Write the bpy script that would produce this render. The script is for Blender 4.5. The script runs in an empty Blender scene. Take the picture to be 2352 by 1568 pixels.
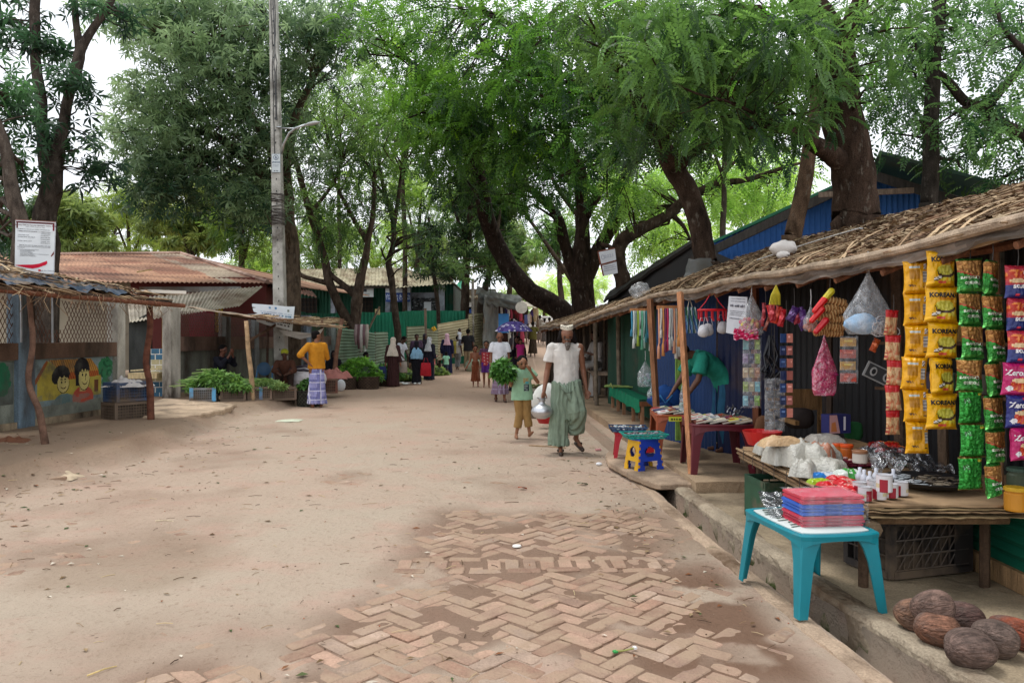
import bpy,bmesh,math,random
import numpy as np
from mathutils import Vector,Matrix,noise
sc=bpy.context.scene
C=sc.collection
R=random.Random(7)
NR=np.random.default_rng(11)
F=1764.0;HY=775.0;CX=1176.0;CH=1.5
def at(px,py,Y):
 return Vector(((px-CX)/F*Y,Y,CH-(py-HY)/F*Y))
def gy(py,z=0.0):
 return(CH-z)*F/(py-HY)
def gp(px,py,z=0.0):
 Y=gy(py,z);return Vector(((px-CX)/F*Y,Y,z))
def s2l(c):
 o=[]
 for v in c:
  v=v/255.0
  o.append(v/12.92 if v<=.04045 else((v+.055)/1.055)**2.4)
 return tuple(o)
def interp(x,xs,ys):return float(np.interp(x,xs,ys))
def nz(x,y,z=0.0):return noise.noise(Vector((x,y,z)))
_lat=np.random.default_rng(5).random((256,256))
def vn(x,y):
 xi=np.floor(x).astype(int);yi=np.floor(y).astype(int)
 fx=x-xi;fy=y-yi
 fx=fx*fx*(3-2*fx);fy=fy*fy*(3-2*fy)
 a=_lat[xi&255,yi&255];b=_lat[(xi+1)&255,yi&255]
 c=_lat[xi&255,(yi+1)&255];d=_lat[(xi+1)&255,(yi+1)&255]
 return(a*(1-fx)+b*fx)*(1-fy)+(c*(1-fx)+d*fx)*fy
def fbm(x,y,o=3):
 s=0;a=.5;t=0
 for i in range(o):
  s=s+a*vn(x*2**i+17*i,y*2**i+31*i);t+=a;a*=.5
 return s/t
def sstep(a,b,x):
 t=np.clip((x-a)/(b-a),0,1);return t*t*(3-2*t)
def root_loc(o):
 p=Vector((0,0,0))
 while o is not None:
  p=p+Vector(o.location);o=o.parent
 return p
def tag(o,label=None,cat=None,group=None,kind=None):
 if label:o['label']=label
 if cat:o['category']=cat
 if group:o['group']=group
 if kind:o['kind']=kind
 return o
def thing(name,label,cat,loc,group=None):
 o=bpy.data.objects.new(name,None);C.objects.link(o)
 o.location=loc;o.empty_display_size=.2
 return tag(o,label,cat,group)
def dup(root,loc,rotz=0,label=None,group=None,parent=None,rot=None):
 r=root.copy();C.objects.link(r);r.location=loc
 r.rotation_euler=rot if rot else(0,0,rotz)
 if parent:r.parent=parent
 if label:r['label']=label
 if group:r['group']=group
 for ch in list(root.children):
  c=ch.copy();C.objects.link(c);c.parent=r
  for g in ch.children:
   d=g.copy();C.objects.link(d);d.parent=c
 return r
def frame_from(d):
 d=Vector(d).normalized()
 u=Vector((0,0,1))if abs(d.z)<.9 else Vector((0,1,0))
 a=d.cross(u).normalized();b=a.cross(d).normalized()
 return d,a,b
class MB:
 def __init__(s,col=(128,128,128),M=None):
  s.v=[];s.f=[];s.c=[];s.m=[];s.M=M;s.col=s2l(col);s.mi=0
 def color(s,c):s.col=s2l(c);return s
 def add(s,vs,fs,col=None,cols=None):
  o=len(s.v);M=s.M
  for p in vs:
   p=Vector(p)
   s.v.append(tuple(M@p)if M is not None else tuple(p))
  c=s2l(col)if col else s.col
  for i,f in enumerate(fs):
   s.f.append(tuple(k+o for k in f));s.m.append(s.mi)
   s.c.append(cols[i]if cols else c)
  return s
 def box(s,c,d,rz=0,Rm=None,col=None,taper=1.0):
  c=Vector(c);x,y,z=d[0]/2,d[1]/2,d[2]/2
  Rm=Rm if Rm is not None else Matrix.Rotation(rz,3,'Z')
  vs=[]
  for k,sz in((1,-z),(taper,z)):
   for sx,sy in((-x,-y),(x,-y),(x,y),(-x,y)):
    vs.append(c+Rm@Vector((sx*k,sy*k,sz)))
  return s.add(vs,[(3,2,1,0),(4,5,6,7),(0,1,5,4),(1,2,6,5),(2,3,7,6),(3,0,4,7)],col)
 def bar(s,a,b,w,h=None,col=None,up=None):
  a=Vector(a);b=Vector(b);d=b-a;L=d.length
  if L<1e-6:return s
  d.normalize();u=Vector(up)if up else(Vector((0,0,1))if abs(d.z)<.95 else Vector((0,1,0)))
  x=d.cross(u).normalized();y=x.cross(d)
  Rm=Matrix((d,x,y)).transposed()
  return s.box((a+b)/2,(L,w,h or w),Rm=Rm,col=col)
 def loft(s,rings,cap=True,col=None,closed=True,cols=None):
  n=len(rings[0]);vs=[p for r in rings for p in r];fs=[]
  for i in range(len(rings)-1):
   for j in range(n if closed else n-1):
    k=(j+1)%n
    fs.append((i*n+j,i*n+k,(i+1)*n+k,(i+1)*n+j))
  if cap and closed:
   fs.append(tuple(reversed(range(n))));fs.append(tuple(range((len(rings)-1)*n,len(rings)*n)))
  cc=None
  if cols:
   cc=[s2l(cols(i//(n if closed else n-1),i%(n if closed else n-1)))for i in range((len(rings)-1)*(n if closed else n-1))]
   cc+=[cc[0],cc[-1]]if(cap and closed)else[]
  return s.add(vs,fs,col,cc)
 def tube(s,pts,r,n=8,cap=True,col=None,flat=1.0,cols=None):
  pts=[Vector(p)for p in pts]
  rs=r if isinstance(r,(list,tuple))else[r]*len(pts)
  rings=[];a=None
  for i,p in enumerate(pts):
   d=(pts[min(i+1,len(pts)-1)]-pts[max(i-1,0)])
   if d.length<1e-9:d=Vector((0,0,1))
   d.normalize()
   if a is None:_,a,b=frame_from(d)
   else:
    a=(a-d*a.dot(d))
    if a.length<1e-6:_,a,b=frame_from(d)
    a.normalize()
   b=d.cross(a)
   rings.append([p+(a*math.cos(t)+b*math.sin(t)*flat)*rs[i]for t in[2*math.pi*j/n for j in range(n)]])
  return s.loft(rings,cap,col,True,cols)
 def cap(s,a,b,ra,rb,n=10,k=4,col=None):
  """closed capsule with tapered radius"""
  a=Vector(a);b=Vector(b);d=b-a
  if d.length<1e-6:d=Vector((0,0,1e-5))
  dn,u,w=frame_from(d);w=dn.cross(u);rings=[]
  for i in range(1,k+1):
   t=math.pi/2*(1-i/k);
   rings.append((a-dn*ra*math.sin(t),max(ra*math.cos(t),ra*.05)))
  for i in range(0,k):
   t=math.pi/2*(i/k)
   rings.append((b+dn*rb*math.sin(t),max(rb*math.cos(t),rb*.05)))
  rr=[[c+(u*math.cos(q)+w*math.sin(q))*r for q in[2*math.pi*j/n for j in range(n)]]for c,r in rings]
  return s.loft(rr,True,col)
 def ell(s,c,r,n=12,k=8,Rm=None,col=None):
  c=Vector(c);rings=[]
  for i in range(k+1):
   t=-math.pi/2+math.pi*i/k
   cz,sz=max(math.cos(t),.02),math.sin(t)
   rg=[]
   for j in range(n):
    q=2*math.pi*j/n
    p=Vector((r[0]*cz*math.cos(q),r[1]*cz*math.sin(q),r[2]*sz))
    rg.append(c+(Rm@p if Rm is not None else p))
   rings.append(rg)
  return s.loft(rings,True,col)
 def lathe(s,prof,c,n=20,axis=None,col=None,cols=None):
  c=Vector(c)
  if axis:d,u,w=frame_from(axis);w=d.cross(u)
  else:d,u,w=Vector((0,0,1)),Vector((1,0,0)),Vector((0,1,0))
  rings=[[c+d*z+(u*math.cos(q)+w*math.sin(q))*max(r,1e-4)for q in[2*math.pi*j/n for j in range(n)]]for r,z in prof]
  return s.loft(rings,True,col,True,cols)
 def grid(s,fn,nu,nv,col=None,colfn=None,thick=0,two=False):
  vs=[Vector(fn(i/nu,j/nv))for j in range(nv+1)for i in range(nu+1)]
  fs=[];cc=[]if colfn else None
  for j in range(nv):
   for i in range(nu):
    a=j*(nu+1)+i
    fs.append((a,a+1,a+nu+2,a+nu+1))
    if colfn:cc.append(s2l(colfn((i+.5)/nu,(j+.5)/nv)))
  s.add(vs,fs,col,cc)
  if thick:
   n=[]
   for j in range(nv+1):
    for i in range(nu+1):
     a=j*(nu+1)+i
     du=vs[j*(nu+1)+min(i+1,nu)]-vs[j*(nu+1)+max(i-1,0)]
     dv=vs[min(j+1,nv)*(nu+1)+i]-vs[max(j-1,0)*(nu+1)+i]
     q=du.cross(dv)
     n.append(q.normalized()if q.length>1e-9 else Vector((0,0,1)))
   v2=[vs[k]-n[k]*thick for k in range(len(vs))]
   s.add(v2,[tuple(reversed(f))for f in fs],col,cc)
   N=len(vs);b=[]
   for i in range(nu):b+=[(i+1,i,N+i,N+i+1),(nv*(nu+1)+i,nv*(nu+1)+i+1,N+nv*(nu+1)+i+1,N+nv*(nu+1)+i)]
   for j in range(nv):b+=[(j*(nu+1),(j+1)*(nu+1),N+(j+1)*(nu+1),N+j*(nu+1)),((j+1)*(nu+1)+nu,j*(nu+1)+nu,N+j*(nu+1)+nu,N+(j+1)*(nu+1)+nu)]
   o=len(s.v)-2*N
   c=cc[0]if cc else(s2l(col)if col else s.col)
   for f in b:
    s.f.append(tuple(k+o for k in f));s.m.append(s.mi);s.c.append(c)
  return s
 def prism(s,poly,z0,z1,col=None):
  n=len(poly);vs=[(x,y,z0)for x,y in poly]+[(x,y,z1)for x,y in poly]
  fs=[tuple(reversed(range(n))),tuple(range(n,2*n))]+[(i,(i+1)%n,n+(i+1)%n,n+i)for i in range(n)]
  return s.add(vs,fs,col)
 def mesh(s,name,mats,base=(0,0,0),smooth=False):
  me=bpy.data.meshes.new(name)
  b=Vector(base)
  me.from_pydata([(p[0]-b.x,p[1]-b.y,p[2]-b.z)for p in s.v],[],s.f)
  for m in(mats if isinstance(mats,(list,tuple))else[mats]):me.materials.append(m)
  me.polygons.foreach_set('material_index',s.m)
  at_=me.color_attributes.new('Col','FLOAT_COLOR','CORNER')
  arr=np.ones((len(me.loops),4),dtype=np.float32)
  tot=np.array([len(f)for f in s.f]);cc=np.array(s.c,dtype=np.float32).reshape(-1,3)
  arr[:,:3]=np.repeat(cc,tot,axis=0)
  at_.data.foreach_set('color',arr.ravel())
  if smooth:me.polygons.foreach_set('use_smooth',[True]*len(me.polygons))
  me.update()
  return me
 def build(s,name,mats,parent=None,base=None,smooth=False,kind=None,label=None):
  if parent is not None:b=root_loc(parent)
  elif base is not None:b=Vector(base)
  else:
   a=np.array(s.v);lo=a.min(0);hi=a.max(0)
   b=Vector(((lo[0]+hi[0])/2,(lo[1]+hi[1])/2,lo[2]))
  me=s.mesh(name,mats,b,smooth)
  o=bpy.data.objects.new(name,me);C.objects.link(o)
  if parent is not None:o.parent=parent
  else:o.location=b
  if kind:o['kind']=kind
  if label:o['label']=label
  return o
def nt(name):
 m=bpy.data.materials.new(name);m.use_nodes=True
 t=m.node_tree;t.nodes.clear()
 return m,t,t.nodes,t.links
def finish(name,rough=.7,dscale=None,metal=0,spec=.5,nscale=6,namt=.25,bump=.0,bscale=60,hue=None,coord='Object',stretch=(1,1,1),dirt=None,dirt_t=.55,sheen=0,alpha=1,trans=0,coat=0,fine=0):
 """material that reads the face colour and varies it with noise; dirt: a stain colour laid on in patches"""
 m,t,N,L=nt(name)
 out=N.new('ShaderNodeOutputMaterial');b=N.new('ShaderNodeBsdfPrincipled')
 L.new(b.outputs[0],out.inputs[0])
 a=N.new('ShaderNodeAttribute');a.attribute_name='Col'
 tc=N.new('ShaderNodeTexCoord');mp=N.new('ShaderNodeMapping')
 mp.inputs['Scale'].default_value=stretch
 L.new(tc.outputs[coord],mp.inputs[0])
 no=N.new('ShaderNodeTexNoise');no.inputs['Scale'].default_value=nscale;no.inputs['Detail'].default_value=6
 L.new(mp.outputs[0],no.inputs['Vector'])
 mr=N.new('ShaderNodeMapRange');mr.inputs[1].default_value=.3;mr.inputs[2].default_value=.7
 mr.inputs[3].default_value=1-namt;mr.inputs[4].default_value=1+namt
 L.new(no.outputs['Fac'],mr.inputs[0])
 mx=N.new('ShaderNodeVectorMath');mx.operation='SCALE'
 L.new(a.outputs['Color'],mx.inputs[0]);L.new(mr.outputs[0],mx.inputs['Scale'])
 last=mx.outputs[0]
 if fine:
  n3=N.new('ShaderNodeTexNoise');n3.inputs['Scale'].default_value=90;n3.inputs['Detail'].default_value=3
  L.new(tc.outputs[coord],n3.inputs['Vector'])
  m3=N.new('ShaderNodeMapRange');m3.inputs[1].default_value=.3;m3.inputs[2].default_value=.7
  m3.inputs[3].default_value=1-fine;m3.inputs[4].default_value=1+fine
  L.new(n3.outputs['Fac'],m3.inputs[0])
  v3=N.new('ShaderNodeVectorMath');v3.operation='SCALE'
  L.new(last,v3.inputs[0]);L.new(m3.outputs[0],v3.inputs['Scale']);last=v3.outputs[0]
 if dirt:
  n2=N.new('ShaderNodeTexNoise');n2.inputs['Scale'].default_value=dscale or nscale*.45;n2.inputs['Detail'].default_value=8;n2.inputs['Roughness'].default_value=.65
  mp2=N.new('ShaderNodeMapping');mp2.inputs['Location'].default_value=(3,7,1);mp2.inputs['Scale'].default_value=stretch
  L.new(tc.outputs[coord],mp2.inputs[0]);L.new(mp2.outputs[0],n2.inputs['Vector'])
  r2=N.new('ShaderNodeMapRange');r2.inputs[1].default_value=dirt_t-.08;r2.inputs[2].default_value=dirt_t+.12
  L.new(n2.outputs['Fac'],r2.inputs[0])
  mm=N.new('ShaderNodeMix');mm.data_type='RGBA'
  L.new(r2.outputs[0],mm.inputs[0]);L.new(last,mm.inputs[6]);mm.inputs[7].default_value=(*s2l(dirt),1)
  last=mm.outputs[2]
 L.new(last,b.inputs['Base Color'])
 b.inputs['Roughness'].default_value=rough;b.inputs['Metallic'].default_value=metal
 b.inputs['Specular IOR Level'].default_value=spec
 if sheen:b.inputs['Sheen Weight'].default_value=sheen
 if alpha<1:b.inputs['Alpha'].default_value=alpha
 if coat:b.inputs['Coat Weight'].default_value=coat
 if bump:
  n4=N.new('ShaderNodeTexNoise');n4.inputs['Scale'].default_value=bscale;n4.inputs['Detail'].default_value=5
  L.new(mp.outputs[0],n4.inputs['Vector'])
  bp=N.new('ShaderNodeBump');bp.inputs['Strength'].default_value=bump;bp.inputs['Distance'].default_value=.02
  L.new(n4.outputs['Fac'],bp.inputs['Height']);L.new(bp.outputs[0],b.inputs['Normal'])
 return m
M={}
M['cloth']=finish('cloth',.9,spec=.2,nscale=9,namt=.14,bump=.25,bscale=40)
M['skin']=finish('skin',.5,spec=.4,nscale=14,namt=.12)
M['hair']=finish('hair',.85,spec=.08,nscale=60,namt=.4,bump=.5,bscale=200)
M['plastic']=finish('plastic',.38,spec=.5,nscale=5,namt=.12,dirt=(120,100,80),dirt_t=.74)
M['dustplastic']=finish('dusty_plastic',.6,spec=.4,nscale=6,namt=.25,dirt=(112,96,80),dirt_t=.55)
M['paper']=finish('paper',.8,spec=.2,nscale=4,namt=.08)
M['foil']=finish('foil',.32,spec=.45,nscale=10,namt=.12,bump=.5,bscale=26,coat=.12)
M['metfoil']=finish('metal_foil',.28,metal=.55,spec=.8,nscale=14,namt=.3,bump=.9,bscale=38)
M['metal']=finish('aluminium',.4,metal=.9,nscale=7,namt=.12,bump=.15,bscale=18)
M['wood']=finish('wood',.8,spec=.25,nscale=7,namt=.35,bump=.5,bscale=22,stretch=(4,4,.6),fine=.15)
M['stick']=finish('stick',.85,spec=.2,nscale=9,namt=.4,bump=.4,bscale=50,fine=.2)
M['conc']=finish('concrete',.92,spec=.2,nscale=2.2,namt=.35,bump=.6,bscale=24,dirt=(62,54,46),dirt_t=.56,fine=.18)
M['stain']=finish('stained_concrete',.9,spec=.2,nscale=3.0,namt=.4,bump=.5,bscale=30,dirt=(66,56,48),dirt_t=.54,fine=.22,stretch=(1,1,.35))
M['tin']=finish('tin',.55,metal=.15,spec=.4,nscale=1.2,namt=.2,dirt=(96,74,58),dirt_t=.66,fine=.1)
M['rust']=finish('rusty_tin',.8,metal=.05,spec=.3,nscale=1.6,namt=.35,dirt=(92,60,44),dirt_t=.5,fine=.25,stretch=(.35,1,1))
M['greytin']=finish('grey_tin',.75,metal=.1,spec=.3,nscale=2.2,namt=.25,dirt=(120,96,74),dirt_t=.55,fine=.3)
M['tarp']=finish('tarp',.55,spec=.4,nscale=3,namt=.35,bump=.8,bscale=9,dirt=(84,76,64),dirt_t=.58)
M['card']=finish('cardboard',.85,spec=.2,nscale=5,namt=.2,bump=.3,bscale=18,dirt=(96,78,58),dirt_t=.6)
M['bark']=finish('bark',.95,spec=.08,nscale=9,namt=.55,bump=1.0,bscale=34,dirt=(118,112,102),dirt_t=.66,dscale=13,fine=.5,stretch=(1,1,.4))
M['mural']=finish('mural_paint',.85,spec=.2,nscale=5,namt=.2,dirt=(84,84,78),dirt_t=.6,fine=.14)
M['husk']=finish('coconut_husk',.8,spec=.25,nscale=5,namt=.3,bump=.9,bscale=28,dirt=(108,92,84),dirt_t=.55,fine=.25,stretch=(.5,3,3))
def film(name,tint,alpha,rough=.12):
 m,t,N,L=nt(name)
 out=N.new('ShaderNodeOutputMaterial');g=N.new('ShaderNodeBsdfGlossy');tr=N.new('ShaderNodeBsdfTransparent');df=N.new('ShaderNodeBsdfDiffuse')
 g.inputs['Roughness'].default_value=rough
 df.inputs['Color'].default_value=(*s2l(tint),1)
 tc=N.new('ShaderNodeTexCoord');no=N.new('ShaderNodeTexNoise');no.inputs['Scale'].default_value=22;no.inputs['Detail'].default_value=4
 L.new(tc.outputs['Object'],no.inputs['Vector'])
 bp=N.new('ShaderNodeBump');bp.inputs['Strength'].default_value=1;bp.inputs['Distance'].default_value=.03
 L.new(no.outputs['Fac'],bp.inputs['Height']);L.new(bp.outputs[0],g.inputs['Normal'])
 m1=N.new('ShaderNodeMixShader');m1.inputs[0].default_value=.35
 L.new(df.outputs[0],m1.inputs[1]);L.new(g.outputs[0],m1.inputs[2])
 m2=N.new('ShaderNodeMixShader')
 mr=N.new('ShaderNodeMapRange');mr.inputs[1].default_value=.35;mr.inputs[2].default_value=.7
 mr.inputs[3].default_value=alpha*.5;mr.inputs[4].default_value=min(1,alpha*1.7)
 L.new(no.outputs['Fac'],mr.inputs[0]);L.new(mr.outputs[0],m2.inputs[0])
 L.new(tr.outputs[0],m2.inputs[1]);L.new(m1.outputs[0],m2.inputs[2]);L.new(m2.outputs[0],out.inputs[0])
 return m
M['film']=film('clear_film',(214,218,222),.27)
M['thinfilm']=film('thin_film',(225,228,232),.13)
M['darkfilm']=film('grey_film',(70,74,80),.6)
M['pinkfilm']=film('pink_film',(225,60,120),.6)
def leafmat(name,trans=.45,gloss=.35):
 m,t,N,L=nt(name)
 out=N.new('ShaderNodeOutputMaterial');a=N.new('ShaderNodeAttribute');a.attribute_name='Col'
 p=N.new('ShaderNodeBsdfPrincipled');p.inputs['Roughness'].default_value=.42;p.inputs['Specular IOR Level'].default_value=gloss
 tr=N.new('ShaderNodeBsdfTranslucent')
 hs=N.new('ShaderNodeHueSaturation');hs.inputs['Hue'].default_value=.485;hs.inputs['Saturation'].default_value=1.0;hs.inputs['Value'].default_value=1.7
 L.new(a.outputs['Color'],hs.inputs['Color']);L.new(hs.outputs[0],tr.inputs['Color'])
 L.new(a.outputs['Color'],p.inputs['Base Color'])
 mx=N.new('ShaderNodeMixShader');mx.inputs[0].default_value=trans
 L.new(p.outputs[0],mx.inputs[1]);L.new(tr.outputs[0],mx.inputs[2]);L.new(mx.outputs[0],out.inputs[0])
 return m
M['rice']=finish('puffed_rice_bag',.28,spec=.6,nscale=40,namt=.12,bump=.55,bscale=60)
M['leaf']=leafmat('leaf')
M['veg']=leafmat('vegetable_leaf',.25,.4)
def text_mesh(body,size,font_scale_x=1.0,bold=0.0,extr=0.0):
 cu=bpy.data.curves.new('lettering','FONT');cu.body=body;cu.size=size
 cu.align_x='CENTER';cu.align_y='CENTER';cu.offset=bold;cu.extrude=extr;cu.resolution_u=2
 o=bpy.data.objects.new('lettering',cu)
 me=bpy.data.meshes.new_from_object(o)
 bpy.data.objects.remove(o);bpy.data.curves.remove(cu)
 vs=[Vector((v.co.x*font_scale_x,v.co.y,v.co.z))for v in me.vertices]
 fs=[tuple(p.vertices)for p in me.polygons]
 bpy.data.meshes.remove(me)
 return vs,fs
def text_on(mb,body,size,fn,col,sx=1.0,bold=0.0,flip=False):
 """lay lettering on a surface: fn(x, y) -> world point"""
 vs,fs=text_mesh(body,size,sx,bold)
 if flip:vs=[Vector((-v.x,-v.y,0))for v in vs]
 mb.add([fn(v.x,v.y)for v in vs],fs,col)
def scribble(mb,fn,x0,x1,y,h,col,rnd,dens=.75):
 """a line of small illegible characters as in a far-off printed sign"""
 x=x0
 while x<x1:
  w=h*rnd.uniform(.35,.8)
  if rnd.random()<dens and x+w<x1:
   hh=h*rnd.uniform(.6,1)
   mb.add([fn(x,y),fn(x+w,y),fn(x+w,y+hh),fn(x,y+hh)],[(0,1,2,3)],col)
   x+=w*1.25
  else:x+=w*.6
def remesh(mb,voxel,name,mat,parent,colfn=None,smooth=2,disp=None,post=None):
 me=bpy.data.meshes.new('tmp');me.from_pydata(mb.v,[],mb.f);me.update()
 o=bpy.data.objects.new('tmp',me);C.objects.link(o)
 md=o.modifiers.new('r','REMESH');md.mode='VOXEL';md.voxel_size=voxel
 if smooth:
  sm=o.modifiers.new('s','SMOOTH');sm.factor=.5;sm.iterations=smooth
 dg=bpy.context.evaluated_depsgraph_get()
 m2=bpy.data.meshes.new_from_object(o.evaluated_get(dg))
 bpy.data.objects.remove(o);bpy.data.meshes.remove(me)
 m2.name=name;m2.materials.clear();m2.materials.append(mat)
 n=len(m2.vertices);co=np.empty(n*3,dtype=np.float32);m2.vertices.foreach_get('co',co);co=co.reshape(-1,3)
 no=np.empty(n*3,dtype=np.float32);m2.vertices.foreach_get('normal',no);no=no.reshape(-1,3)
 if disp:co=co+no*disp(co)[:,None]
 cc=np.ones((n,4),dtype=np.float32)
 cc[:,:3]=colfn(co)if callable(colfn)else np.array(s2l(colfn))
 a=m2.color_attributes.new('Col','FLOAT_COLOR','POINT');a.data.foreach_set('color',cc.ravel())
 b=np.array(root_loc(parent))if parent is not None else np.zeros(3)
 m2.vertices.foreach_set('co',(co-b).astype(np.float32).ravel())
 m2.polygons.foreach_set('use_smooth',[True]*len(m2.polygons));m2.update()
 r=bpy.data.objects.new(name,m2);C.objects.link(r)
 if parent is not None:r.parent=parent
 return r
EXPO=0.32
def dL(y):return np.interp(y,[0,2.5,3.34,4.09,5.8,7.56,12,25],[1.9,1.72,1.665,1.60,1.485,1.40,1.20,.75])
def dR(y):return np.interp(y,[0,2.5,3.34,3.65,4.46,6.33,7.56,12,25],[2.5,2.08,1.93,1.877,1.765,1.65,1.57,1.4,.95])
def bankx(y):return np.interp(y,[0,6,8.5,9.4,10.5,12.5,14.5,17,20,26,33,45],[-5.2,-4.9,-4.75,-4.55,-4.7,-5.0,-5.15,-4.7,-5.1,-5.3,-4.3,-3.0])
def gz(x,y):
 x=np.asarray(x,dtype=float);y=np.asarray(y,dtype=float)
 z=1.25*sstep(27,46,y)*(1-.45*sstep(-4,-9,x))
 d=bankx(y)-x+.25*(fbm(x*1.3,y*1.3)-.5)
 z=z+.19*sstep(-.08,.34,d)*(1-sstep(28,33,y))+.03*sstep(.4,1.8,d)*(fbm(x*2,y*2)-.3)*(1-sstep(28,33,y))
 z=z+.02*(fbm(x*.7+9,y*.7+4)-.5)+.014*(fbm(x*6,y*6)-.5)+.012*(fbm(x*2.6+3,y*2.6)-.5)
 return z
def G(x,y):return float(gz(np.array([x]),np.array([y]))[0])
def brick_exposed(x,y):
 """1 where the brick paving lies bare, 0 where it is buried under dirt"""
 cx=-.05+.05*(y-4);
 e=1-sstep(.55,1.3,np.abs(x-cx-.1))
 e=e*(1-sstep(6.3,7.1,y))
 n=fbm(x*1.1+3,y*1.1+7,4)
 e2=np.clip(e*1.1+(n-.52)*1.6,0,1)
 left=.22*(1-sstep(6.2,8.5,y))*(1-sstep(-3.6,-5,x))*np.clip((n-.38)*4,0,1)
 e3=sstep(3.9,3.3,y)*(1-sstep(1.2,1.6,np.abs(x+.3)))
 return np.clip(np.maximum(np.maximum(e2,left),e3*.9),0,1)
def ground_mat():
 m,t,N,L=nt('dirt_ground')
 out=N.new('ShaderNodeOutputMaterial');b=N.new('ShaderNodeBsdfPrincipled');L.new(b.outputs[0],out.inputs[0])
 tc=N.new('ShaderNodeTexCoord')
 def noise_(s,d=6,r=.55,st=(1,1,1),loc=(0,0,0)):
  mp=N.new('ShaderNodeMapping');mp.inputs['Scale'].default_value=st;mp.inputs['Location'].default_value=loc
  L.new(tc.outputs['Object'],mp.inputs[0])
  n=N.new('ShaderNodeTexNoise');n.inputs['Scale'].default_value=s;n.inputs['Detail'].default_value=d;n.inputs['Roughness'].default_value=r
  L.new(mp.outputs[0],n.inputs['Vector']);return n
 def ramp(src,a,c):
  r=N.new('ShaderNodeMapRange');r.inputs[1].default_value=a;r.inputs[2].default_value=c;L.new(src,r.inputs[0]);return r.outputs[0]
 def mix(f,a,c):
  x=N.new('ShaderNodeMix');x.data_type='RGBA'
  if isinstance(f,float):x.inputs[0].default_value=f
  else:L.new(f,x.inputs[0])
  for k,v in((6,a),(7,c)):
   if isinstance(v,tuple):x.inputs[k].default_value=(*s2l(v),1)
   else:L.new(v,x.inputs[k])
  return x.outputs[2]
 big=noise_(.35,5);mid=noise_(1.6,8,.62,(1,1.4,1));fine=noise_(18,8,.7);vf=noise_(120,3,.7)
 col=mix(ramp(big.outputs['Fac'],.36,.64),(179,163,144),(179,156,137))
 col=mix(ramp(mid.outputs['Fac'],.5,.72),col,(184,154,136))
 at_=N.new('ShaderNodeAttribute');at_.attribute_name='Col'
 sp=N.new('ShaderNodeSeparateColor');L.new(at_.outputs['Color'],sp.inputs[0])
 col=mix(sp.outputs[1],col,(138,116,94))
 col=mix(sp.outputs[0],col,(122,95,77))
 col=mix(sp.outputs[2],col,(184,154,132))
 mm=N.new('ShaderNodeMath');mm.operation='MULTIPLY';L.new(ramp(fine.outputs['Fac'],.56,.75),mm.inputs[0]);mm.inputs[1].default_value=.8
 col=mix(mm.outputs[0],col,(128,104,84))
 m2=N.new('ShaderNodeMath');m2.operation='MULTIPLY';L.new(ramp(vf.outputs['Fac'],.6,.72),m2.inputs[0]);m2.inputs[1].default_value=.6
 col=mix(m2.outputs[0],col,(100,80,62))
 vo=N.new('ShaderNodeTexVoronoi');vo.inputs['Scale'].default_value=9;L.new(tc.outputs['Object'],vo.inputs['Vector'])
 sp_=N.new('ShaderNodeMapRange');sp_.inputs[1].default_value=.1;sp_.inputs[2].default_value=.07;L.new(vo.outputs['Distance'],sp_.inputs[0])
 m3=N.new('ShaderNodeMath');m3.operation='MULTIPLY';L.new(sp_.outputs[0],m3.inputs[0]);L.new(ramp(mid.outputs['Fac'],.45,.6),m3.inputs[1])
 col=mix(m3.outputs[0],col,(84,66,52))
 L.new(col,b.inputs['Base Color']);b.inputs['Roughness'].default_value=.92;b.inputs['Specular IOR Level'].default_value=.2
 bp=N.new('ShaderNodeBump');bp.inputs['Strength'].default_value=1.0;bp.inputs['Distance'].default_value=.03
 ad=N.new('ShaderNodeMath');ad.operation='ADD';L.new(fine.outputs['Fac'],ad.inputs[0]);L.new(mid.outputs['Fac'],ad.inputs[1])
 L.new(ad.outputs[0],bp.inputs['Height']);L.new(bp.outputs[0],b.inputs['Normal'])
 return m
GM=ground_mat()
def np_grid(name,X,Y,Z,cols,mat):
 ny,nx=X.shape
 me=bpy.data.meshes.new(name);n=nx*ny
 me.vertices.add(n);me.vertices.foreach_set('co',np.stack([X,Y,Z],-1).astype(np.float32).ravel())
 i=np.arange(nx-1)[None,:]+np.arange(ny-1)[:,None]*nx
 q=np.stack([i,i+1,i+nx+1,i+nx],-1).reshape(-1,4)
 me.loops.add(q.size);me.loops.foreach_set('vertex_index',q.ravel().astype(np.int32))
 me.polygons.add(len(q));me.polygons.foreach_set('loop_start',(np.arange(len(q))*4).astype(np.int32))
 me.polygons.foreach_set('loop_total',np.full(len(q),4,dtype=np.int32))
 me.polygons.foreach_set('use_smooth',np.ones(len(q),dtype=bool))
 me.update(calc_edges=True)
 a=me.color_attributes.new('Col','FLOAT_COLOR','POINT')
 cc=np.ones((n,4),dtype=np.float32);cc[:,:3]=cols.reshape(-1,3)
 a.data.foreach_set('color',cc.ravel());me.materials.append(mat);me.validate()
 o=bpy.data.objects.new(name,me);C.objects.link(o);return o
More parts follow.
